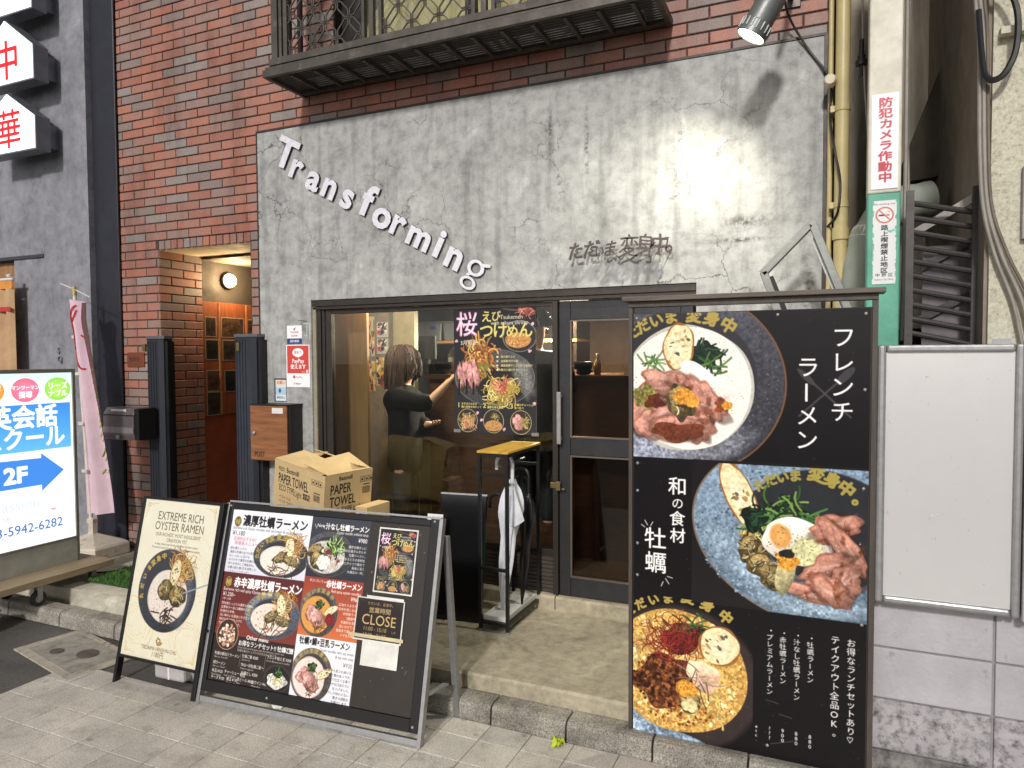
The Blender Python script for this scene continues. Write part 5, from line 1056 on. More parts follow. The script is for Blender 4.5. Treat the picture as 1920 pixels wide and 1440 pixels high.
ga = MI @ Vector((-1.63, -1.2, .2)); B().bar((1.255, .03, .22), ga, .03, .006).obj('stay', M_ALU, mbd)
menu_print = print_mat('menu_print', paint_menu(), 1.2, .3)
sheet('menu_sheet', menu_print, mbd, .03+.003, 1.2, .118, .968, -.002, th=.004)
for x, z in ((.02, .985), (1.226, .992), (.42, .085), (1.22, .085)): o = link('rivet', scr, mbd); o.location = (x, -.0125, z)
def stuck(name, label, cat, x0, z0): return thing(name, label, cat, M4=MM @ Matrix.Translation((x0, -.004, z0)))
sk = paint_sakura(700); sak_m = print_mat('sakura_print', sk, 1.1, .3)
t = stuck('small_poster', 'small white bordered shrimp noodle poster stuck on the menu board', 'poster', .931, .641); sheet('border', MATS['paper'], t, 0, .212, 0, .304, -.001, th=.001); sheet('print', sak_m, t, .007, .205, .007, .297, -.0022, th=.001)
t = stuck('closed_notice', 'dark gold lettered CLOSE notice taped on the menu board', 'notice', .857, .42); sheet('border', MATS['paper'], t, -.002, .256, -.003, .193, -.0035, th=.001); sheet('print', print_mat('close_print', paint_card('close'), 1.1), t, .004, .25, .004, .188, -.0047, th=.001)
B().box(-.028, .268, -.0065, -.0048, .01, .026).obj('tape', mat('masking_tape', (206, 192, 150), .7), t)
t = stuck('blank_paper', 'blank white sheet hanging below the CLOSE notice', 'paper', .909, .306); B().box(0, .196, -.0022, -.001, 0, .118).obj('sheet', MATS['paper'], t)
t = stuck('paper_strip', 'white paper strip stuck above the CLOSE notice', 'paper', .905, .595); B().box(0, .2, -.0026, -.001, 0, .028).obj('sheet', MATS['paper'], t)

# ------------------------------------------------------------------ cream oyster ramen sign
WM = frame4((-3.486, -1.524, 0), (.559, .01, 0), (0, .224, .955)); WI = WM.inverted()
ws = thing('ramen_sign', 'cream oyster ramen A frame sign in a thin black frame', 'sign board', M4=WM)
B().box(.004, .553, .004, .014, .15, .984).obj('panel', mat('board_brown', (0, 0, 0)), ws); sheet('print', print_mat('white_print', paint_white(), 1.0, .35), ws, .006, .551, .152, .982, .0, th=.004)
for a in ((-.012, .0055, .0, .992), (.5515, .578, .0, .998)): B().box(a[0], a[1], -.008, .03, a[2], a[3]).obj('leg', M_BFR, ws, bevel=.002)
for a in ((.006, .551, .138, .1515), (.006, .551, .9825, .996)): B().box(a[0], a[1], -.008, .024, a[2], a[3]).obj('frame_bar', M_BFR, ws)
for xx, foot in ((-.004, (-3.47, -1.22, 0)), (.565, (-2.95, -1.2, .0))): ft = WI @ Vector(foot); B().bar((xx, .04, .9), (ft.x, ft.y, ft.z), .018, .022).obj('rear_leg', M_BFR, ws)
a_, e_ = WI @ Vector((-2.95, -1.24, .3)), WI @ Vector((-2.9, -1.44, .34)); B().bar(a_, e_, .006, .012).obj('stay', M_BFR, ws)
# clear storage box in a plastic bag behind it
M_CLR = mat('clear_plastic', (214, 216, 220), .18, bump=(14, .3), alpha=.45, spec=.8); M_BOX = mat('frosted_box', (178, 172, 172), .35, bump=None)
bx = thing('bagged_box', 'frosted storage box wrapped in a clear plastic bag behind the cream sign', 'storage box', (-3.2, -1.345, .002), (0, 0, R(3)))
B().box(-.1, .11, -.085, .1, .022, .185).obj('box', M_BOX, bx, bevel=.015); B().box(-.0, .014, -.088, -.0855, .03, .18).obj('seam', M_WHITE, bx)
def bagf(u, v):
    t = 2*math.pi*u; r = 1+.12*math.sin(5*t+9*v)+.07*math.sin(11*t-7*v); k = math.sin(math.pi*(.08+.84*v))**.6
    return (.05+(.17*math.cos(t)*r)*k+(.1*(1-v)*max(0, math.cos(t))), .02+.27*v*.42+.1*math.sin(t)*r*k, .004+.42*v*(1+.08*math.sin(3*t)))
b = B(); b.grid(bagf, 28, 14); b.obj('bag', M_CLR, bx, smooth=True)

# ------------------------------------------------------------------ cartons by the window
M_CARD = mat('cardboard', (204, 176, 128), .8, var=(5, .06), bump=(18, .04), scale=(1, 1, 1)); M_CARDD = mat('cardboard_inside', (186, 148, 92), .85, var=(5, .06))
M_INK = mat('black_ink', (44, 36, 30), .7, bump=None)
u1, u2 = Vector((-.52, .128, 0)), Vector((-.142, .522, 0)); ang = math.atan2(u2.x*-1, u2.y)
ct = thing('paper_towel_carton', 'open cardboard paper towel carton tilted beside the post box', 'carton', (-2.715, -.75, .665), (R(1), R(7.5), R(-13.8)))
w1, w2, hh = .5, .36, .385   # front face runs to -x, right face to +y
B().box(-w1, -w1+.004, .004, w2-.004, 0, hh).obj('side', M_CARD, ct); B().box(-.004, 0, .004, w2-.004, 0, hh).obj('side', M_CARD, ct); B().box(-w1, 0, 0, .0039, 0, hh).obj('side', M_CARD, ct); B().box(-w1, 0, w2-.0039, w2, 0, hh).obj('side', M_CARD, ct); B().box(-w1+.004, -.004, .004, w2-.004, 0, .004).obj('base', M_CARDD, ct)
def flap(pts): b = B(); n = (Vector(pts[1])-Vector(pts[0])).cross(Vector(pts[2])-Vector(pts[0])).normalized()*.004; b.prism([(0, 0)]*0 or [(0, 0)], (0, 0, 0), (1, 0, 0), (0, 1, 0), (0, 0, 1)) if False else b.add([Vector(p) for p in pts]+[Vector(p)+n for p in pts], [(0,1,2,3),(7,6,5,4),(0,4,5,1),(1,5,6,2),(2,6,7,3),(3,7,4,0)]); b.obj('flap', M_CARD, ct); return b
flap([(-w1, .001, hh+.001), (-.03, .001, hh+.001), (-.06, .22, hh-.0), (-w1+.02, .2, hh+.03)]); flap([(-.001, .02, hh+.001), (-.001, w2-.02, hh+.001), (-.2, w2-.03, hh+.06), (-.2, .0, hh+.03)]); flap([(-w1+.01, w2, hh), (-.01, w2, hh), (-.02, w2-.1, hh+.03), (-w1+.03, w2-.09, hh+.035)]); flap([(-w1, .02, hh), (-w1, w2-.02, hh), (-w1+.12, w2-.05, hh+.03), (-w1+.14, .04, hh-.03)])
ink = B(); O_, Ux, Uz, Nn = Vector((-w1, -.0008, 0)), Vector((1, 0, 0)), Vector((0, 0, 1)), Vector((0, -1, 0))
def prt(s, x, z, size, bold=0, xs=1, face=0):
    if face == 0: letters3d(ink, s, size, (-w1+x, -.001, z), (1, 0, 0), (0, 0, 1), (0, -1, 0), 0, bold, xs=xs, res=2)
    else: letters3d(ink, s, size, (.001, x, z), (0, 1, 0), (0, 0, 1), (1, 0, 0), 0, bold, xs=xs, res=2)
prt('FEED', .045, .325, .036, xs=.8); prt('Bestmill', .125, .325, .044, .012, .9); prt('PAPER TOWEL', .045, .25, .085, .012, .545); prt('ECO TYPE', .055, .2, .058, .0, .6); prt('Light', .215, .197, .058, -.008, .62); prt('ペストミル', .06, .155, .024); prt('ペーパータオル エコタイプ ライト', .06, .125, .026, 0, .8); prt('200枚×60 パック', .09, .07, .034, 0, .8)
prt('PAPER', .04, .265, .085, .012, .66, 1); prt('TOWEL', .04, .19, .085, .012, .66, 1); prt('ECO TYPE', .04, .14, .055, 0, .7, 1); prt('Light', .22, .14, .055, -.008, .75, 1); prt('Bestmill', .1, .345, .036, .01, .9, 1); prt('ペストミル', .05, .06, .026, 0, 1, 1); prt('エコタイプ ライト', .1, .03, .026, 0, .9, 1)
def patch(x0, x1, z0, z1, face=0):
    if face == 0: ink.add([(-w1+x0, -.001, z0), (-w1+x1, -.001, z0), (-w1+x1, -.001, z1), (-w1+x0, -.001, z1)], [(0, 1, 2, 3)])
    else: ink.add([(.001, x0, z0), (.001, x1, z0), (.001, x1, z1), (.001, x0, z1)], [(0, 1, 2, 3)])
patch(.3, .365, .2, .235); patch(.05, .13, .085, .12, 1); patch(.4, .46, .262, .268); patch(.29, .34, .29, .296, 1)
for i in range(9): patch(.4+i*.007, .4+i*.007+(.002+.002*(i % 2)), .215, .255); patch(.285+i*.007, .285+i*.007+(.002+.002*(i % 2)), .235, .28, 1)
for x in (.375, .41, .445): 
    for f_, q in ((0, 0), (1, -.11)):
        for a in ((0, .032, 0, .002), (0, .032, .032, .034), (0, .002, .002, .032), (.03, .032, .002, .032), (.009, .022, .009, .022)): patch(x+q+a[0], x+q+a[1], .31+a[2], .31+a[3], f_)
stuff(ink.obj('print', M_INK, ct, fix=False)); wi = B(); letters3d(wi, '小判', .03, (-w1+.305, -.0016, .207), (1, 0, 0), (0, 0, 1), (0, -1, 0), 0, .01, res=2); letters3d(wi, '小判', .03, (.0016, .058, .092), (0, 1, 0), (0, 0, 1), (1, 0, 0), 0, .01, res=2); wi.obj('white_print', M_CARD, ct, fix=False)
lc = thing('lower_carton', 'closed cardboard carton hidden under the paper towel carton', 'carton', (-2.95, -.45, .175), (0, 0, R(-13.8))); B().box(-.27, .27, -.25, .27, 0, .45).obj('body', M_CARD, lc, bevel=.004); B().box(-.03, .03, -.251, .271, .4505, .4515).obj('tape', mat('masking_tape', (0, 0, 0)), lc)
sc = thing('small_carton', 'small cardboard carton with white shipping label peeking beside the paper towel carton', 'carton', (-2.54, -.46, .175), (0, 0, R(-4))); B().box(-.07, .02, -.1, .12, 0, .662).obj('body', M_CARD, sc, bevel=.003); B().box(-.055, .012, -.1025, -.1005, .55, .635).obj('label', MATS['paper'], sc)
b = B()
for i in range(6): b.box(-.045+i*.009, -.042+i*.009+.002*(i % 3), -.1035, -.103, .6, .625)
b.obj('barcode', M_INK, sc)

# ------------------------------------------------------------------ umbrella stand and umbrellas
us = thing('umbrella_stand', 'black steel umbrella stand with yellow wood top and white drip tray', 'umbrella stand', (-1.72, -.25, .175)); hw, hd = .085, .235
for x in (-hw, hw):
    for y in (-hd, hd): B().box(x-.009, x+.009, y-.009, y+.009, .012, 1.02).obj('leg', M_BLACK, us); B().lathe([(.012, 0), (.012, .008), (.006, .012)], (x, y, 0), 12).obj('foot', M_ALU, us)
for z in (.05, .36, .9, 1.01):
    for y in (-hd, hd): B().box(-hw+.0095, hw-.0095, y-.008, y+.008, z-.009, z+.009).obj('cross_bar', M_BLACK, us)
    if z in (.05, 1.01):
        for x in (-hw, hw): B().box(x-.008, x+.008, -hd+.0095, hd-.0095, z-.009, z+.009).obj('side_bar', M_BLACK, us)
B().box(-hw-.012, hw+.012, -hd-.012, hd+.012, 1.0205, 1.034).obj('wooden_top', m_wood('yellow_wood', (190, 140, 40), (226, 186, 84), 'y', 1.), us, bevel=.002)
B().tube([(.0, -hd+.05, .935), (.0, hd-.02, .935)], .007, 10).obj('hanging_bar', M_ALU, us, smooth=True)
b = B(); b.box(-hw+.012, hw-.012, -hd+.012, hd-.012, .06, .066); b.box(-hw+.012, hw-.012, -hd+.012, -hd+.018, .066, .085); b.box(-hw+.012, hw-.012, hd-.018, hd-.012, .066, .085); b.box(-hw+.012, -hw+.018, -hd+.018, hd-.018, .066, .085); b.box(hw-.018, hw-.012, -hd+.018, hd-.018, .066, .085); b.obj('drip_tray', M_WHITE, us)
def umbrella(name, label, loc, top, tip, col, hook, rmax, crook=.05, rough=.4, alpha=None, spread=.0):
    t = thing(name, label, 'umbrella', loc, group=None); m = mat(name+'_canopy', col, rough, var=(9, .1), bump=(25, .1), alpha=alpha)
    top, tip = Vector(top), Vector(tip); d = (tip-top); n = 40
    def f(u, v):
        a = 2*math.pi*u; fold = 1+.2*math.sin(8*a+4*v)+.1*math.sin(3*a+1); K_ = [(0, .3), (.05, .55), (.14, .9), (.24, 1.05), (.3, .85), (.42, .6), (.6, .62), (.8, .42), (.93, .2), (1, .1)]
        for (v0, r0_), (v1, r1_) in zip(K_[:-1], K_[1:]):
            if v <= v1: pr = r0_+(r1_-r0_)*(v-v0)/(v1-v0); break
        r = rmax*pr*(fold if v > .04 else 1); c = top+d*v
        return (c.x+r*math.cos(a), c.y+r*.8*math.sin(a), c.z+spread*math.sin(8*a)*(1-v))
    b = B(); b.grid(f, n, 26); b.obj('canopy', m, t, smooth=True)
    B().tube([top+Vector((0, 0, .03)), tip-Vector((0, 0, .035))], .005, 8).obj('shaft', M_ALU if col[0] > 100 else M_BLACK, t)
    if hook:
        pts = [top+Vector((0, 0, -.01)), top+Vector((.0, 0, .1))]+[top+Vector((-crook+crook*math.cos(k*math.pi/8), 0, .1+crook*math.sin(k*math.pi/8))) for k in range(1, 9)]+[top+Vector((-2*crook, 0, .06))]
        B().tube(pts, .0105, 12).obj('handle', mat(name+'_handle', hook, .35, bump=None), t, smooth=True)
    B().tube([top+d*.02, top+d*.05], rmax*.36, 14).obj('collar', mat('steel_collar', (150, 150, 152), .3, .8), t, smooth=True); return t
umbrella('white_umbrella', 'closed white vinyl umbrella hooked on the stand by its curved handle', (-1.70, -.33, .24), (.03, 0, .78), (-.05, .02, .0), (216, 218, 224), (236, 238, 240), .066, rough=.3, spread=.012)
b = B(); b.grid(lambda u, v: (.03+.1*u*(1-.1*v)*(.4+.6*v), -.05+.02*math.sin(5*u+2*v), .72-.2*v+.04*u*u), 8, 8); b.obj('hem_flap', mat('white_umbrella_canopy', (0, 0, 0)), bpy.data.objects['white_umbrella'], smooth=True)
umbrella('black_umbrella', 'closed black umbrella standing beside the white one in the drip tray', (-1.69, -.18, .24), (.06, 0, .68), (.01, -.0, .0), (22, 22, 26), (24, 24, 26), .045, rough=.35)
umbrella('green_umbrella', 'slim green umbrella behind the front legs of the stand', (-1.79, -.12, .24), (-.03, 0, .5), (.0, 0, .0), (40, 130, 96), (30, 30, 30), .028, rough=.35)
# glossy black panel with payment card
pb = thing('leaning_board', 'glossy black board leaning against the shop window left of the umbrella stand', 'panel', (-1.98, -.42, .175), (R(-9), 0, R(6)))
B().box(-.155, .135, 0, .02, 0, .74).obj('sheet', mat('gloss_black', (20, 20, 22), .18, spec=.6, bump=None, dirt=(3, .6, .8, (44, 44, 48))), pb); B().box(-.16, .14, -.004, .024, .7405, .75).obj('edge_trim', M_ALU, pb)
pc = thing('payment_card', 'small white payment card standing at the corner of the leaning black board', 'card', (-2.17, -.47, .66), (R(-9), 0, R(6))); sheet('print', print_mat('mini_print', paint_card('mini')), pc, .0, .1, .0, .15, 0, th=.002); B().box(.02, .06, .003, .02, -.47, .02).obj('stem', M_ALU, pc)
# post box, stickers, name plate
pb2 = thing('post_box', 'wood fronted black post box with POST lettering on the concrete pier', 'post box', (-3.66, -.015, 1.0))
B().box(-.165, .19, -.13, -.002, 0, .402).obj('case', M_BLACK, pb2, bevel=.003); B().box(-.165, .172, -.146, -.1315, .004, .398).obj('door', m_wood('post_wood', (116, 70, 38), (160, 104, 60), 'x'), pb2, bevel=.003); B().box(-.17, .195, -.15, -.0, .4025, .41).obj('lid', M_BLACK, pb2)
B().lathe([(.014, 0), (.014, .012), (.009, .016), (0, .016)], (-.125, -.1465, .2), 16, axis=(0, -1, 0)).obj('lock', M_ALU, pb2); b = B(); letters3d(b, 'POST', .052, (-.13, -.1475, .03), (1, 0, 0), (0, 0, 1), (0, -1, 0), 0, .01, xs=.8); b.obj('lettering', M_INK, pb2, fix=False); B().box(.04, .14, -.1478, -.1466, .345, .385).obj('name_label', M_WHITE, pb2)
def wallcard(name, label, cat, x0, z0, w, h, kind, gain=1.1, rnd_=False):
    t = thing(name, label, cat, (x0, -.0155, z0)); return sheet('print', print_mat(kind+'_print', paint_card(kind), gain), t, 0, w, 0, h, -.0008, th=.0012)
wallcard('payment_sign', 'red and white payment sign taped to the concrete pier', 'sign', -3.61, 1.528, .213, .306, 'pay'); wallcard('delivery_sticker', 'white and blue delivery sticker above the red payment sign', 'sticker', -3.599, 1.842, .135, .132, 'rocket')
t = thing('notice_card', 'small pale blue notice in a black holder above the post box', 'notice', (-3.715, -.0145, 1.425)); B().box(-.012, .1, -.001, .0, -.005, .165).obj('holder', M_BLACK, t); sheet('print', print_mat('sticker_print', paint_card('sticker')), t, 0, .098, 0, .155, -.0025, th=.001)
t = thing('torn_tape', 'scraps of torn tape residue left on the concrete beside the window frame', 'tape', (-3.45, -.0152, 1.9))
for i, (x, z, w, h) in enumerate(((-.05, .105, .05, .004), (0, .1, .03, .006), (-.02, .02, .012, .01), (.0, .085, .06, .003), (.03, -.02, .004, .1), (.055, -.03, .004, .12), (.01, .0, .02, .003))): B().box(x, x+w, -.0008, 0, z, z+h).obj('scrap', M_WHITE if i > 1 else M_INK, t)
t = thing('name_plate', 'small reddish metal name plate screwed to the brick pier', 'name plate', (-5.195, -.003, 1.672)); B().box(-.1, .1, -.006, .0, 0, .12).obj('plate', mat('copper_plate', (150, 88, 66), .4, .5), t, bevel=.002); b = B(); letters3d(b, '松本荘', .04, (-.07, -.0068, .05), (1, 0, 0), (0, 0, 1), (0, -1, 0), 0); b.obj('lettering', M_INK, t, fix=False)

# ------------------------------------------------------------------ folded gate posts and grey mailbox
M_POST = mat('gate_grey', (58, 60, 68), .4, .45, (14, .1), bump=None)
for i, (x0, x1, lab) in enumerate(((-4.955, -4.742, 'dark ribbed folded gate post left of the stair entrance carrying the grey mailbox'), (-4.03, -3.79, 'dark ribbed folded gate post right of the stair entrance beside the concrete'))):
    t = thing('gate_post', lab, 'gate post', ((x0+x1)/2, -.06, .175), group=None); w = (x1-x0)/2
    B().prism([(-w, -.03), (-w+.03, -.055), (w-.06, -.055), (w-.03, -.03), (w-.03, .05), (-w, .05)], (0, 0, 0), (1, 0, 0), (0, 1, 0), (0, 0, 1.72)).obj('column', M_POST, t)
    for k in range(4): B().box(-w+.035+k*.028, -w+.043+k*.028, -.0585, -.0555, .01, 1.7).obj('rib', M_POST, t)
    B().box(w-.0295, w, -.02, .045, .0, 1.70).obj('lattice_edge', M_BLACK, t); B().prism([(-w-.006, -.035), (-w+.027, -.062), (w-.055, -.062), (w-.02, -.033), (w-.02, .056), (-w-.006, .056)], (0, 0, 1.7205), (1, 0, 0), (0, 1, 0), (0, 0, .022)).obj('cap', mat('post_cap', (110, 110, 112), .4, .4), t)
    B().box(-w+(-.012 if i == 0 else .05), -w+(.02 if i == 0 else .075), -.066, -.0565 if i else -.05, 1.62, 1.68).obj('latch', mat('old_brass', (0, 0, 0)), t)
gm = thing('grey_mailbox', 'brown grey metal mailbox with curved flap fixed to the gate post', 'mailbox', (-5.0, -.22, 1.11)); M_MB = mat('mailbox_metal', (122, 112, 114), .35, .5, bump=None)
B().prism([(-.085, .04), (-.07, 0), (.07, 0), (.07, .25), (-.05, .25), (-.085, .2)], (-.2, 0, 0), (0, 1, 0), (0, 0, 1), (.34, 0, 0)).obj('body', M_MB, gm, bevel=.006)
B().box(.141, .19, -.075, .08, .005, .245).obj('side_case', M_BLACK, gm); B().box(-.202, .142, -.089, -.0855, .055, .1).obj('front_band', mat('band_light', (170, 160, 162), .3, .6), gm); B().box(-.203, .143, -.0905, -.0865, .19, .197).obj('flap_line', M_BLACK, gm); B().box(-.12, .05, -.074, -.07, .222, .238).obj('name_label', M_WHITE, gm)
B().lathe([(.018, 0), (.018, .012), (.01, .02), (0, .02)], (-.03, -.083, .022), 16, axis=(0, -1, 0)).obj('lock', M_ALU, gm)

# ------------------------------------------------------------------ pink banner flag
fl = thing('banner_flag', 'pink banner flag drooping on a white pole in a water filled plastic base', 'banner', (-5.40, -.24, .152))
M_PINK = mat('pink_cloth', (222, 192, 204), .8, var=(3, .06), bump=(9, .5)); M_PVC = mat('white_pvc', (214, 208, 200), .5, var=(10, .08))
P0, P1 = Vector((-.06, .0, .2)), Vector((-.16, -.02, 2.1)); B().tube([P0, P1], .0135, 12).obj('pole', M_PVC, fl, smooth=True); B().tube([P1, P1+Vector((-.004, 0, .07))], .017, 12).obj('pole_head', mat('brass_head', (190, 170, 110), .4, .3), fl, smooth=True)
B().tube([P1+Vector((-.14, -.02, .1)), P1+Vector((0, 0, .05)), P1+Vector((.17, .01, -.02))], .005, 8).obj('cross_arm', M_PVC, fl)
def flagf(u, v):
    c = P0.lerp(P1, .07+.92*v); wd = .26-.13*v**1.5
    if v > .9: wd = .14+.4*(v-.9)
    return (c.x-.012+wd*u-(.05*(v-.85)/.15*(1-u) if v > .85 else 0), c.y-.02+.05*math.sin(2.6*math.pi*u+2.2*v)*(.4+.6*u), c.z+.02*u*(1-v)-.05*u*v)
b = B(); b.grid(flagf, 18, 40); fo = b.obj('flag', M_PINK, fl, smooth=True)
for i, v in enumerate((.2, .42, .65, .82)): p_ = P0.lerp(P1, .07+.92*v); B().box(p_.x-.03, p_.x+.03, p_.y-.03, p_.y-.012, p_.z-.012, p_.z+.012).obj('loop', M_PVC, fl)
b = B()
def arcpts(cx, cv, r, a0, a1, n=12): return [(cx+r*math.cos(R(a0+(a1-a0)*k/n)), cv+.12*r/.12*math.sin(R(a0+(a1-a0)*k/n))*.5) for k in range(n+1)]
for pts_ in (arcpts(.55, .83, .3, 100, 280), [(.2, .93), (.35, .9), (.5, .955)], [(.6, .87), (.75, .9), (.9, .88)], [(.55, .84), (.7, .82)]):
    for (a, v0), (e, v1) in zip(pts_[:-1], pts_[1:]):
        q0, q1 = Vector(flagf(min(1, max(0, a)), min(1, v0))), Vector(flagf(min(1, max(0, e)), min(1, v1))); b.bar(q0+Vector((0, -.006, 0)), q1+Vector((0, -.006, 0)), .002, .014, upv=(0, 0, 1))
b.obj('red_print', mat('red_print', (190, 60, 60), .8, bump=None), fl); b = B()
for k in range(26):
    v = .18+.5*rnd.random(); u = .78+.2*rnd.random(); q = Vector(flagf(u, v)); b.bar(q+Vector((-.012, -.006, -.02)), q+Vector((.008, -.006, .02)), .002, .008)
stuff_gp = b.obj('green_print', mat('green_print', (168, 184, 90), .8, bump=None), fl); stuff(stuff_gp)
b = B(); S8 = [(.235, -.15), (.235, .15), (.12, .19), (-.18, .19), (-.25, .13), (-.25, -.13), (-.18, -.19), (.12, -.19)]
def loft(rings, b):
    n = len(rings[0]); vs = [v for r_ in rings for v in r_]; b.add(vs, [(i*n+j, i*n+(j+1) % n, (i+1)*n+(j+1) % n, (i+1)*n+j) for i in range(len(rings)-1) for j in range(n)]+[tuple(range(n))[::-1], tuple((len(rings)-1)*n+j for j in range(n))]); return b
loft([[(x*s-.05, y*s, z) for x, y in S8] for s, z in ((.96, 0), (1, .01), (1, .085), (.95, .1), (.2, .165), (.13, .17), (.11, .26), (.15, .262), (.15, .29), (.09, .3))], b); b.obj('base', mat('dirty_plastic', (206, 194, 178), .6, var=(6, .1), dirt=(14, .56, .72, (96, 84, 72))), fl)

# ------------------------------------------------------------------ illuminated school sign on a dolly
SM = frame4((-4.95, -1.37, .285), (0, 1, 0), (0, 0, 1)); ss = thing('school_sign', 'lit blue and white English school floor sign with arrow and phone number', 'light sign', M4=SM)
M_SFR = mat('sign_frame', (140, 136, 126), .4, .5, bump=None)
for a in ((0, .018, 0, 1.385), (.652, .672, 0, 1.385), (.018, .652, 1.36, 1.385), (.018, .652, .165, .18)): B().box(a[0], a[1], -.008, .14, a[2], a[3]).obj('frame_bar', M_SFR, ss)
B().box(.018, .652, -.002, .13, 0, .165).obj('base_panel', mat('grey_panel', (168, 168, 160), .5), ss); B().box(.0, .672, .141, .15, 0, 1.385).obj('back', M_SFR, ss)
sheet('lit_panel', print_mat('school_print', paint_school(), 1.0, .3, emit=1.0), ss, .0185, .6515, .1805, 1.3595, .004, th=.004)
dl = thing('dolly', 'plywood dolly on casters carrying the lit school sign', 'dolly', (-4.98, -1.0, .152)); M_PLY = m_wood('plywood', (136, 118, 92), (174, 156, 128), 'y', 1.)
B().box(-.2, .24, -.47, .42, .088, .108).obj('deck', M_PLY, dl, bevel=.002); B().box(-.2, .24, -.47, .42, .1085, .132).obj('top_board', M_PLY, dl, bevel=.002)
for x, y, zb_ in ((.19, .28, .018), (.19, -.1, -.054), (-.15, .28, .0), (-.15, -.1, -.054)):
    r_ = (.086-zb_)*.36; B().lathe([(r_*.55, -.014), (r_*.9, -.014), (r_, -.009), (r_, .009), (r_*.9, .014), (r_*.55, .014)], (x, y, zb_+r_), 20, axis=(1, 0, 0)).obj('wheel', mat('caster_rubber', (40, 42, 48), .6), dl, smooth=True); b = B(); b.lathe([(0, -.015), (r_*.5, -.015), (r_*.5, .015), (0, .015)], (x, y, zb_+r_), 16, axis=(1, 0, 0)); b.box(x-.02, x-.017, y-.014, y+.02, zb_+r_*.8, .086); b.box(x+.017, x+.02, y-.014, y+.02, zb_+r_*.8, .086); b.box(x-.025, x+.025, y-.025, y+.03, .08, .0875); b.obj('fork', M_ALU, dl)
tf = thing('turf_mat', 'green artificial turf mat at the stair entrance', 'mat', (-4.37, -.55, .174)); B().box(-.4, .5, -.23, .25, 0, .008).obj('backing', mat('turf_back', (44, 64, 30), .9), tf)
b = B()
for i in range(9000):
    x, y = rnd.uniform(-.4, .5), rnd.uniform(-.23, .25); a = rnd.uniform(0, 6.28); w_ = .0028; h_ = rnd.uniform(.012, .022); c_, d_ = math.cos(a)*w_, math.sin(a)*w_; lx, ly = rnd.uniform(-.007, .007), rnd.uniform(-.007, .007); b.add([(x-c_, y-d_, .007), (x+c_, y+d_, .007), (x+lx, y+ly, .007+h_)], [(0, 1, 2)])
stuff(b.obj('blades', mat('turf_green', (78, 120, 52), .8, var=(26, .5), bump=None), tf, fix=False))
cable('sign_cable', 'black power cable trailing from the school sign across the step', [(-5.05, -.68, .2), (-4.9, -.62, .172), (-4.7, -.5, .182), (-4.5, -.36, .182), (-4.3, -.27, .184), (-4.1, -.2, .182)], .008, M_CAB)
nb = thing('bundle', 'bundle of flattened papers at the roadside under the sign dolly', 'paper bundle', (-4.97, -1.42, 0), (0, 0, R(20)))
for i in range(7): B().box(-.14+rnd.uniform(-.02, .02), .12+rnd.uniform(-.02, .02), -.1, .1+rnd.uniform(-.02, .02), .004+i*.02, .004+i*.02+.013).obj('sheet_pack', mat('grimy_paper', (170, 162, 148), .9, dirt=(9, .5, .7, (110, 100, 88))), nb)

# ------------------------------------------------------------------ grey building on the left with lit sign boxes
lb = thing('grey_building', 'smooth trowelled grey restaurant building with a dark navy column', 'building', (-6.5, 0, 0)); 
def WL(b): b.v = [(x+6.5, y, z) for x, y, z in b.v]; return b
WL(B().box(-5.655, -5.362, .0, .4, .1, 5.3)).obj('navy_column', M_NAVY, lb); WL(B().box(-6.25, -5.66, -.05, .4, .1, 5.3)).obj('pillar', M_GREY, lb); WL(B().box(-6.7, -6.255, -.03, .4, .1, 2.64)).obj('wall', M_GREY, lb); WL(B().box(-9, -6.255, -.033, .4, 2.66, 5.3)).obj('upper_wall', M_GREY, lb); WL(B().box(-9, -6.265, -.045, -.034, 2.632, 2.66)).obj('drip_edge', mat('drip_metal', (84, 80, 86), .4, .5), lb); WL(B().tube([(-5.352, -.012, .15), (-5.352, -.012, 5.2)], .011, 8)).obj('black_pipe', M_BLACK, lb)
for i, ch in enumerate('SQ'): b = B(); letters3d(b, ch, .075, (-6.1+6.5, -.052, 1.79-i*.075), (1, 0, 0), (0, 0, 1), (0, -1, 0), .012, .01); b.obj('letter', M_ALU, lb, fix=False)
WL(B().box(-7.7, -6.71, .02, .1, .1, 2.62)).obj('door', m_wood('shop_wood', (130, 92, 60), (176, 130, 88), 'z'), lb); 
nr = thing('shop_curtain', 'orange edged cloth curtain and rod at the grey restaurant door', 'curtain', (-6.62, -.16, 1.6)); B().tube([(-.6, 0, .84), (.12, 0, .84)], .014, 10).obj('rod', M_WHITE, nr, smooth=True); B().box(-.5, .1, -.006, .0, .76, .83).obj('orange_band', mat('orange_cloth', (226, 150, 70), .8), nr); b = B(); b.grid(lambda u, v: (-.5+.6*u, .02*math.sin(26*u), .76*v), 40, 2); b.obj('cloth', mat('tan_cloth', (196, 160, 120), .85, var=(3, .15)), nr, smooth=True); B().box(-.5, .1, -.022, -.02, .56, .6).obj('red_stripe', mat('red_print', (0, 0, 0)), nr); B().lathe([(.0, -.02), (.02, -.01), (.022, .01), (0, .02)], (.06, 0, .87), 12).obj('finial', M_WHITE, nr)
M_LIT = mat('lit_acrylic', (240, 250, 250), .4, bump=None, emit=((236, 250, 250), 1.5)); M_RED = mat('red_acrylic', (200, 30, 36), .4, bump=None, emit=((220, 24, 30), .9)); M_SIDE = mat('box_side', (120, 122, 128), .4, .4)
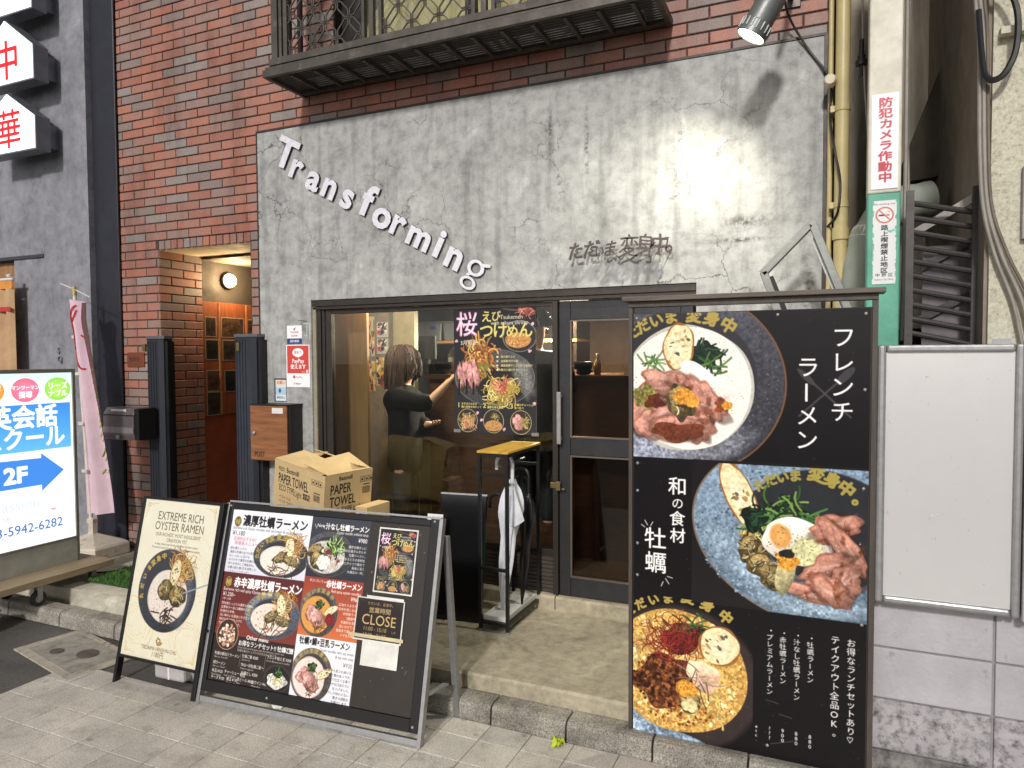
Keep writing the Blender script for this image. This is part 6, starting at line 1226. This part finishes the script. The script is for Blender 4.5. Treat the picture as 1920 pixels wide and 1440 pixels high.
for i, (zb_, zs, za, ch, lab) in enumerate(((3.466, 3.738, 3.966, '華', 'lowest lit white house shaped sign box with a red character'), (4.033, 4.311, 4.568, '中', 'middle lit white house shaped sign box with a red character'), (4.60, 4.88, 5.13, '麺', 'topmost lit white sign box cut by the picture edge'))):
    t = thing('sign_box', lab, 'light sign', (-6.31, -.04, zb_), group=None); pg = [(-.36, 0), (.36, 0), (.36, zs-zb_), (.0, za-zb_), (-.36, zs-zb_)]
    B().prism(pg, (0, -.24, 0), (1, 0, 0), (0, 0, 1), (0, .12, 0)).obj('case', M_SIDE, t); B().prism([(x*.965, .012+z*.96) for x, z in pg], (0, -.246, 0), (1, 0, 0), (0, 0, 1), (0, .0055, 0)).obj('lit_face', M_LIT, t); B().box(.2, .3, -.119, .01, .05, .25).obj('bracket', M_SIDE, t)
    if i == 2: continue
    b = B(); V2, T2, w_ = glyphs(ch, .0, 3); mid = (V2.min(0)+V2.max(0))/2*.34; letters3d(b, ch, .34, (.02-mid[0], -.2475, .2-mid[1]), (1, 0, 0), (0, 0, 1), (0, -1, 0), .003, .012 if ch == '中' else .006); b.obj('character', M_RED, t, fix=False)

# ------------------------------------------------------------------ litter
b = B(); rs = np.random.RandomState(11)
for i in range(420):
    x, y = rs.normal(-3.7, .28), rs.normal(-1.2, .045)
    if y > -1.13: y = -1.13-abs(y+1.13)*.5
    a = rs.uniform(0, 6.3); s = rs.uniform(.003, .012); z = .004+rs.uniform(0, .004); c_, d_ = math.cos(a)*s, math.sin(a)*s; b.add([(x-c_, y-d_, z), (x+d_*.5, y-c_*.5, z+.004), (x+c_, y+d_, z), (x-d_*.5, y+c_*.5, z+.002)], [(0, 1, 2, 3)])
lf = b.obj('leaf_litter', mat('dead_leaf', (96, 74, 52), .9, var=(40, .5), bump=None), fix=False); tag(stuff(lf), 'brown crumbs of dead leaves along the kerb by the utility cover', 'leaf litter')
b = B(); b.grid(lambda u, v: (.045*(u-.5)*2+.01*math.sin(7*v), .03*(v-.5)*2+.008*math.sin(9*u), .012+.016*math.sin(5*u+1)*math.cos(6*v)+.008*math.sin(13*u*v)), 10, 8); o = b.obj('crumpled_paper', MATS['paper'], smooth=False); o.location = (-2.49, -1.38, .005); tag(o, 'crumpled white tissue on the paving behind the menu board foot rail', 'paper')
b = B()
for k in range(5):
    a = k*1.35; b.grid(lambda u, v, a=a: (math.cos(a)*.034*v+math.sin(a)*.03*(u-.5)*math.sin(3.1*v), math.sin(a)*.034*v-math.cos(a)*.03*(u-.5)*math.sin(3.1*v), .004+.022*math.sin(2.5*v+a)**2+.006*math.sin(9*u+a)), 5, 6)
o = b.obj('fallen_leaf', mat('lime_leaf', (176, 196, 40), .6, bump=None), fix=False); o.location = (-1.083, -1.165, .008); tag(o, 'bright yellow green crumpled leaf on the paving by the kerb', 'leaf')

# ------------------------------------------------------------------ shop interior
si = thing('shop_room', 'warm lit ramen shop room behind the window', 'room', (-2.3, 1.4, .18)); 
def WR(b): b.v = [(x+2.3, y-1.4, z-.18) for x, y, z in b.v]; return b
M_FLOOR = mat('shop_floor', (120, 108, 96), .5, var=(4, .15)); M_DIM = mat('dim_cream', (176, 168, 150), .8); M_CTR = mat('counter_brown', (74, 50, 38), .45, var=(9, .3), scale=(1, 6, 6))
WR(B().box(-3.9, -.1, .14, 3.2, .1, .19)).obj('floor', M_FLOOR, si)
for i in range(5):
    for j in range(4): WR(B().box(-1.55+i*.3, -1.256+i*.3, .2+j*.3, .494+j*.3, .1905, .195)).obj('floor_tile', m_speckle('shop_tile', [(120, 106, 92), (140, 126, 110)], 30., .35, .2, .1) if i+j == 0 else bpy.data.materials['shop_tile'], si)
WR(B().box(-3.9, -.1, 3.15, 3.2, .19, 2.6)).obj('back_wall', mat('kitchen_back', (96, 88, 80), .7), si); WR(B().box(-3.9, -3.85, .31, 3.15, .19, 2.6)).obj('side_wall', M_DIM, si); WR(B().box(-.16, -.1, .141, 3.15, .19, 2.6)).obj('side_wall', mat('dim_brown', (110, 92, 76), .7), si); WR(B().box(-3.9, -.1, .141, 3.15, 2.55, 2.6)).obj('ceiling', M_DIM, si)
WR(B().box(-3.43, -3.09, .25, .275, .2, 2.54)).obj('partition', m_wood('partition_wood', (134, 96, 58), (160, 120, 76), 'z', .8), si)
WR(B().box(-3.84, -3.385, 1.0, 1.06, .2, 2.54)).obj('notice_wall', mat('notice_wall', (150, 140, 134), .7), si); WR(B().box(-3.384, -3.36, .985, 1.06, .2, 2.54)).obj('corner_trim', M_ALU, si); WR(B().box(-3.359, -3.15, 1.002, 1.06, .2, 2.54)).obj('white_wall', M_DIM, si)
rs = np.random.RandomState(6)
def paint_wallposter(k):
    p = P(.14, .2, 700, [(196, 200, 214), (214, 190, 120), (206, 200, 190)][k])
    for i in range(16): p.blob(rs.uniform(0, .14), rs.uniform(0, .2), rs.uniform(.008, .035), rs.uniform(.006, .03), [(40, 46, 90), (190, 60, 80), (70, 70, 80), (226, 180, 80), (240, 240, 240), (60, 120, 120)][rs.randint(6)], rs.uniform(0, 3), .3)
    for i in range(3): p.text(['麺', '丼飯', '定食'][i], .02+.03*i, .15-.05*i, .035, [(200, 60, 60), (30, 30, 36), (240, 230, 200)][i], .02)
    return p
WPM = [print_mat('wall_poster%d' % k, paint_wallposter(k)) for k in range(3)]
for i, (x, z, w, h, k, lab) in enumerate(((-3.52, 1.91, .115, .13, 0, 'blue pink framed leaflet on the wall beside the white corner trim'), (-3.52, 1.77, .115, .13, 0, 'dark blue leaflet below the framed leaflet on the inner wall'), (-3.53, 1.5, .13, .24, 1, 'yellow hand drawn poster lower on the inner wall'), (-3.6, 1.75, .055, .34, 2, 'tall narrow price strip beside the wooden partition'), (-3.6, 1.45, .06, .26, 1, 'narrow orange strip poster beside the wooden partition'))):
    t = thing('wall_poster', lab, 'poster', (x, .998, z)); sheet('print', WPM[k], t, 0, w, 0, h, -.002, th=.0015)
# counter with back shelf
kc = thing('kitchen_counter', 'dark brown high ramen counter behind the window', 'counter', (-2.3, 1.2, .195)); b = B()
B().box(-.75, 1.3, -.12, .0, 0, 1.36).obj('front', M_CTR, kc); B().box(-.78, 1.32, -.16, .16, 1.361, 1.4).obj('top', mat('counter_top', (60, 44, 36), .3), kc); B().box(.0, 1.3, -.5, -.122, .86, .9).obj('dining_ledge', mat('counter_top', (0, 0, 0)), kc)
sh = thing('kitchen_shelf', 'wooden kitchen shelf holding plates and bins', 'shelf', (-2.9, 2.0, .19)); M_SH = m_wood('shelf_wood', (140, 104, 66), (176, 136, 90), 'x')
for z in (1.68, 2.06): B().box(-.78, .9, -.2, .2, z, z+.025).obj('board', M_SH, sh)
for x in (-.76, .06, .88): B().box(x-.015, x+.015, -.19, .19, 0, 2.3).obj('upright', M_BLACK, sh)
M_BIN = mat('grey_bin', (104, 106, 112), .45, bump=None)
for i, (x, lab) in enumerate(((-3.49, 'grey plastic bin with blue tag on the kitchen shelf'), (-3.2, 'grey plastic bin without tag beside the tagged one'), (-2.9, 'grey plastic bin behind the shrimp poster'))):
    t = thing('storage_bin', lab, 'bin', (x, 1.92, 1.896)); B().prism([(-.125, 0), (.125, 0), (.14, .17), (-.14, .17)], (0, -.11, 0), (1, 0, 0), (0, 0, 1), (0, .25, 0)).obj('body', M_BIN, t, bevel=.008); B().box(-.145, .145, -.118, .148, .1705, .182).obj('rim', M_BIN, t)
    if i == 0: B().box(.03, .075, -.114, -.111, .11, .14).obj('tag', mat('blue_tag', (40, 60, 150), .5), t)
for i, (x, n) in enumerate(((-3.52, 8), (-3.33, 9), (-3.13, 9), (-2.9, 7))):
    t = thing('plate_stack', ['stack of white plates at the partition end of the shelf top', 'stack of white plates above the tagged bin', 'stack of white plates above the middle bin', 'stack of white plates hidden behind the shrimp poster'][i], 'plates', (x, 1.93, 2.277), group=None)
    for k in range(n): B().lathe([(.05, 0), (.09, .008), (.092, .012), (.05, .005)], (0, 0, k*.016), 20).obj('plate', M_WHITE, t, smooth=True)
pt = thing('steel_pot', 'round steel pot with domed lid on the back burner', 'pot', (-2.96, 1.55, 1.6)); B().lathe([(.0, 0), (.15, .0), (.16, .02), (.16, .14), (.165, .145), (.14, .2), (.08, .25), (.02, .262), (.02, .28), (0, .285)], (0, 0, 0), 28).obj('body', mat('pot_steel', (170, 164, 150), .25, .9, bump=None), pt, smooth=True); 
B().box(-.2, .5, -.2, .3, -1.405, -.002).obj('stove', mat('stove_steel', (120, 114, 108), .35, .8), pt)
mn = thing('order_screen', 'small black order terminal above the diner', 'screen', (-3.12, 1.12, 1.6)); B().box(-.1, .1, 0, .03, .12, .32).obj('case', M_BLACK, mn, bevel=.006); B().box(-.02, .02, .02, .06, .0, .14).obj('stem', M_BLACK, mn)
sb = thing('steel_splashback', 'shiny steel splashback lit behind the counter by the door', 'splashback', (-2.05, 1.7, 1.3)); B().box(-.3, .5, 0, .03, 0, .3).obj('panel', mat('splash_steel', (206, 180, 160), .3, .7, var=(50, .4)), sb); B().box(-.3, .5, -.02, .035, -1.1, -.002).obj('base_cabinet', M_BLACK, sb)
kl = thing('ceiling_lamp', 'bright white kitchen ceiling lamp above the cook', 'lamp', (-2.15, 1.55, 2.19)); B().box(-.22, .3, -.12, .12, .0, .08).obj('diffuser', mat('lit_diffuser', (255, 250, 240), .5, bump=None, emit=((255, 246, 230), 6)), kl); B().box(-.05, .05, -.05, .05, .081, .36).obj('mount', M_WHITE, kl)
la = bpy.data.lights.new('kitchen_light', 'AREA'); la.energy = 260; la.color = (1, .86, .66); la.size = .5; la.size_y = .25; la.shape = 'RECTANGLE'; lo2 = bpy.data.objects.new('kitchen_light', la); COL.objects.link(lo2); lo2.parent = kl; lo2.location = (.0, 0, -.01)
p2 = thing('added_lamp', 'small added warm lamp unseen behind the window head, lighting the partition', 'lamp', (-2.85, .2, 2.4)); B().lathe([(.09, -.06), (.07, .0), (.02, .05), (.012, .06), (.012, .19)], (0, 0, 0), 20).obj('shade', M_BLACK, p2, smooth=True); B().lathe([(.0, -.05), (.03, -.04), (.035, -.01), (0, .02)], (0, 0, 0), 14).obj('bulb', mat('added_lamp_bulb', (255, 220, 160), .5, bump=None, emit=((255, 206, 140), 6)), p2); pl2 = bpy.data.lights.new('added_lamp_light', 'POINT'); pl2.energy = 60; pl2.color = (1, .78, .52); pl2.shadow_soft_size = .05; po2 = bpy.data.objects.new('added_lamp_light', pl2); COL.objects.link(po2); po2.parent = p2; po2.location = (0, 0, -.1)  # extra lamp, out of view, added to brighten the front of the partition
# poster on the inside of the glass
M_BOWL = mat('black_bowl', (34, 32, 34), .3, bump=None)
for i, (x, lab) in enumerate(((-3.0, 'stack of dark bowls at the end of the counter top'), (-2.5, 'stack of dark bowls behind the shrimp poster'), (-1.75, 'stack of dark bowls on the counter near the door'))):
    t = thing('bowl_stack', lab, 'bowls', (x, 1.22, 1.596))
    for k in range(4): B().lathe([(.03, 0), (.05, .004), (.085, .04), (.088, .042), (.05, .012), (.0, .01)], (0, 0, k*.02), 20).obj('bowl', M_BOWL, t, smooth=True)
for i, (x, col, lab) in enumerate(((-2.86, (120, 40, 30), 'red sauce bottle on the counter top'), (-2.8, (60, 44, 30), 'brown soy bottle beside the red sauce bottle'), (-1.62, (190, 170, 120), 'pale oil bottle on the counter by the door'))):
    t = thing('sauce_bottle', lab, 'bottle', (x, 1.18, 1.596)); B().lathe([(.024, 0), (.026, .01), (.026, .09), (.01, .125), (.01, .14)], (0, 0, 0), 16).obj('glass', mat('bottle_%d' % i, col, .2, bump=None), t, smooth=True); B().lathe([(.012, .1402), (.012, .16), (.004, .165)], (0, 0, 0), 12).obj('cap', M_WHITE, t)
rk = thing('wire_rack', 'small steel wire rack beside the pot on the stove', 'rack', (-2.66, 1.6, 1.6))
for k in range(6): B().tube([(-.12, 0, .04+k*.04), (.12, 0, .04+k*.04)], .003, 6).obj('wire', M_ALU, rk)
for x in (-.12, .12): B().tube([(x, 0, 0), (x, 0, .27)], .005, 6).obj('post', M_ALU, rk)
gp = thing('shrimp_poster', 'black shrimp tsukemen poster fixed to the shop window glass', 'poster', (-2.25, .038, 1.245)); sheet('print', print_mat('sakura_big_print', paint_sakura(900), 1.05, .35), gp, 0, .582, 0, .835, -.0008, th=.0012)
for x, z in ((-.005, .0), (.55, -.004), (.0, .815)): B().box(x, x+.05, -.0028, -.0012, z, z+.02).obj('clear_tape', mat('clear_tape', (170, 170, 170), .3, alpha=.4), gp)

# ------------------------------------------------------------------ people
def skin(name, verts, edges, root, m, parent, sub=2):
    me = bpy.data.meshes.new(name); me.from_pydata([v[:3] for v in verts], edges, []); me.materials.append(m); o = bpy.data.objects.new(name, me); COL.objects.link(o); o.parent = parent
    sk_ = o.modifiers.new('skin', 'SKIN'); sk_.use_smooth_shade = True; sd = o.modifiers.new('sub', 'SUBSURF'); sd.levels = sd.render_levels = sub
    if not me.skin_vertices: me.skin_vertices.new() if hasattr(me.skin_vertices, 'new') else None
    lay = me.skin_vertices[0].data
    for i, v in enumerate(verts): r_ = v[3] if hasattr(v[3], '__len__') else (v[3], v[3]); lay[i].radius = r_; lay[i].use_root = (i == root)
    return o
M_SKIN = mat('skin', (206, 156, 128), .55, var=(12, .05), bump=None); M_JKT = mat('black_jacket', (17, 15, 17), .85, bump=(14, .5), spec=.15); M_TRS = mat('dark_trousers', (34, 34, 40), .8); M_HAIR = mat('brown_black_hair', (52, 32, 22), .7, var=(60, .5), scale=(1, 1, .2)); M_HAIR2 = mat('black_hair', (22, 20, 20), .5, var=(80, .4)); M_TEE = mat('dark_tee', (36, 36, 40), .85)
def person(name, label, loc, rz, arm_pose, jm, hm, sleeve):
    t = thing(name, label, 'person', loc, (0, 0, rz))
    # local: facing -y, x to the person's left
    A = arm_pose
    V_ = [(0, 0, .92, (.15, .1)), (0, 0, 1.08, (.13, .09)), (0, .01, 1.25, (.15, .1)), (0, .01, 1.38, (.13, .08)), (0, .0, 1.46, .05), (0, -.015, 1.53, (.062, .07)), (0, -.02, 1.6, (.075, .092)), (0, -.01, 1.66, (.076, .092)), (0, 0, 1.72, (.05, .06)), (0, -.118, 1.595, .012)]
    E_ = [(0, 1), (1, 2), (2, 3), (3, 4), (4, 5), (5, 6), (6, 7), (7, 8), (6, 9)]
    for s in (-1, 1):
        k = len(V_); V_ += [(s*.09, 0, .84, .085), (s*.095, -.01, .5, .06), (s*.095, .01, .3, .052), (s*.095, .015, .09, .04), (s*.1, -.04, .035, (.04, .035)), (s*.1, -.15, .03, (.035, .025))]; E_ += [(0, k), (k, k+1), (k+1, k+2), (k+2, k+3), (k+3, k+4), (k+4, k+5)]
    ends = {}
    for s in (-1, 1):
        sh_, el, wr = (Vector(q) for q in A[s]); k = len(V_); m1, m2 = sh_.lerp(el, .5), el.lerp(wr, .5); d = (wr-el).normalized(); V_ += [(*sh_, .06), (*m1, .05), (*el, .042), (*m2, .037), (*wr, .027), (*(wr+d*.05), (.036, .02)), (*(wr+d*.085), (.036, .016))]; E_ += [(3, k)]+[(k+i, k+i+1) for i in range(6)]
        side = d.cross(Vector((0, 0, 1)) if abs(d.z) < .9 else Vector((1, 0, 0))).normalized(); nrm = side.cross(d)
        for fi, (off, ln) in enumerate(((-.028, .062), (-.01, .075), (.01, .07), (.027, .055))):
            b0 = wr+d*.085+side*off; q = len(V_); V_ += [(*(b0+d*ln*.35), .0085), (*(b0+d*ln*.7+nrm*.012), .008), (*(b0+d*ln*.95+nrm*.03), .007)]; E_ += [(k+6, q), (q, q+1), (q+1, q+2)]
        q = len(V_); b0 = wr+d*.035-side*.035; V_ += [(*b0, .011), (*(b0-side*.02+d*.03), .0095), (*(b0-side*.02+d*.055+nrm*.012), .008)]; E_ += [(k+5, q), (q, q+1), (q+1, q+2)]
    skin('body', V_, E_, 0, M_SKIN, t)
    # clothes: jacket and trousers over the same skeleton
    J = [(0, 0, .66, (.2, .16)), (0, 0, .9, (.19, .15)), (0, 0, 1.1, (.18, .14)), (0, .01, 1.26, (.195, .145)), (0, .01, 1.385, (.15, .1)), (0, .0, 1.455, (.068, .066))]; JE = [(i, i+1) for i in range(5)]
    for s in (-1, 1):
        sh_, el, wr = (Vector(q) for q in A[s]); k = len(J); e2 = el.lerp(wr, sleeve if s < 0 else min(.95, sleeve*3)); J += [(*sh_, .095), (*sh_.lerp(el, .5), .088), (*sh_.lerp(el, .95), .085)]; JE += [(4, k), (k, k+1), (k+1, k+2)]
        if sleeve > .02: J.append((*e2, .062)); JE.append((k+2, k+3))
    skin('jacket', J, JE, 0, jm, t)
    Tq = [(0, 0, .9, (.115, .085))]; TE = []
    for s in (-1, 1): k = len(Tq); Tq += [(s*.085, 0, .78, .085), (s*.095, -.01, .5, .078), (s*.095, .01, .12, .068)]; TE += [(0, k), (k, k+1), (k+1, k+2)]
    skin('trousers', Tq, TE, 0, M_TRS, t)
    for s in (-1, 1): B().lathe([(0, -.011), (.008, -.008), (.011, 0), (.008, .008), (0, .011)], (s*.033, -.098, 1.622), 12).obj('eye', mat('eye_dark', (40, 30, 26), .2, bump=None), t, smooth=True); B().lathe([(0, -.028), (.012, -.02), (.016, 0), (.013, .02), (0, .03)], (s*.086, .0, 1.6), 10).obj('ear', M_SKIN, t, smooth=True)
    return t
def hairmesh(t, m, length, fringe, seed, vol=1.0):
    rs_ = np.random.RandomState(seed); ph = rs_.uniform(0, 6, 8)
    def f(u, v):
        a = 2*math.pi*u; th = v*math.pi; front = max(0, -math.sin(a))   # a=-90deg is the face side (-y)
        lim = .5-.12*front if not length else .62; th = v*math.pi*lim; r = (.106+.006*math.sin(9*a+ph[0])+.005*math.sin(17*a+ph[1]))*vol
        x, y, z = r*math.sin(th)*math.cos(a), .01+(r*1.12)*math.sin(th)*math.sin(a), 1.635+.135*math.cos(th)*vol
        if length and v > .55:
            k = (v-.55)/.45; z -= length*k*(1-front*fringe); x *= 1+.16*k*math.sin(7*a+ph[2]); y *= 1+.1*k
        return (x, y, z)
    b = B(); b.grid(f, 48, 18)
    for k in range(220):   # loose locks over the cap of hair
        u_ = rs_.rand(); v0 = rs_.uniform(.05, .5); n_ = 7; pts_ = []
        for q in range(n_): c_ = Vector(f(u_+.012*math.sin(q+k), min(1, v0+(1.02-v0)*q/(n_-1)))); o_ = Vector((c_.x, c_.y-.01, 0)); o_ = o_.normalized()*rs_.uniform(.003, .02) if o_.length > .01 else Vector((0, 0, .006)); pts_.append(c_+o_+Vector((0, 0, .004)))
        b.tube(pts_, [.008*(1-.8*abs(q/(n_-1)-.35)) for q in range(n_)], 5)
    b.obj('hair', m, t, smooth=True, fix=False)
woman = person('person', 'diner in a black jacket with diamond mesh shoulder reaching up at the counter', (-2.97, .56, .195), R(100), {-1: ((-.17, .02, 1.35), (-.17, -.26, 1.3), (-.1, -.4, 1.46)), 1: ((.17, .02, 1.34), (.14, -.06, 1.1), (.02, -.2, 1.12))}, M_JKT, M_HAIR, .3)
woman.scale = (.93, .93, .92)
hairmesh(woman, M_HAIR, .17, .75, 3, 1.08)
b = B()
for i in range(5):
    for j in range(4):
        for s in (1, -1):
            pz = 1.36-.075*j; a0 = -.15+.055*i; y_ = lambda q: -.0
            b.bar((a0, .128+.01*math.sin(i), pz), (a0+s*.0275, .13, pz-.0375), .003, .003); b.bar((a0+s*.0275, .13, pz-.0375), (a0, .128, pz-.075), .003, .003)
b.obj('diamond_mesh', mat('mesh_thread', (150, 126, 96), .6, bump=None), woman, fix=False)
cook = person('person', 'cook in a dark shirt with short black hair facing the kitchen', (-2.06, 1.0, .33), R(190), {1: ((.19, .02, 1.37), (.26, -.08, 1.1), (.16, -.28, 1.02)), -1: ((-.19, .02, 1.37), (-.26, -.08, 1.1), (-.16, -.28, 1.02))}, M_TEE, M_HAIR2, .0)
hairmesh(cook, M_HAIR2, 0, 0, 5, 1.0)
cook.scale = (1.02, 1.02, 1.0); B().box(-.3, .3, -.3, .3, -.134, -.002).obj('duckboard', M_CTR, kc).location = (.24, -.2, .27)
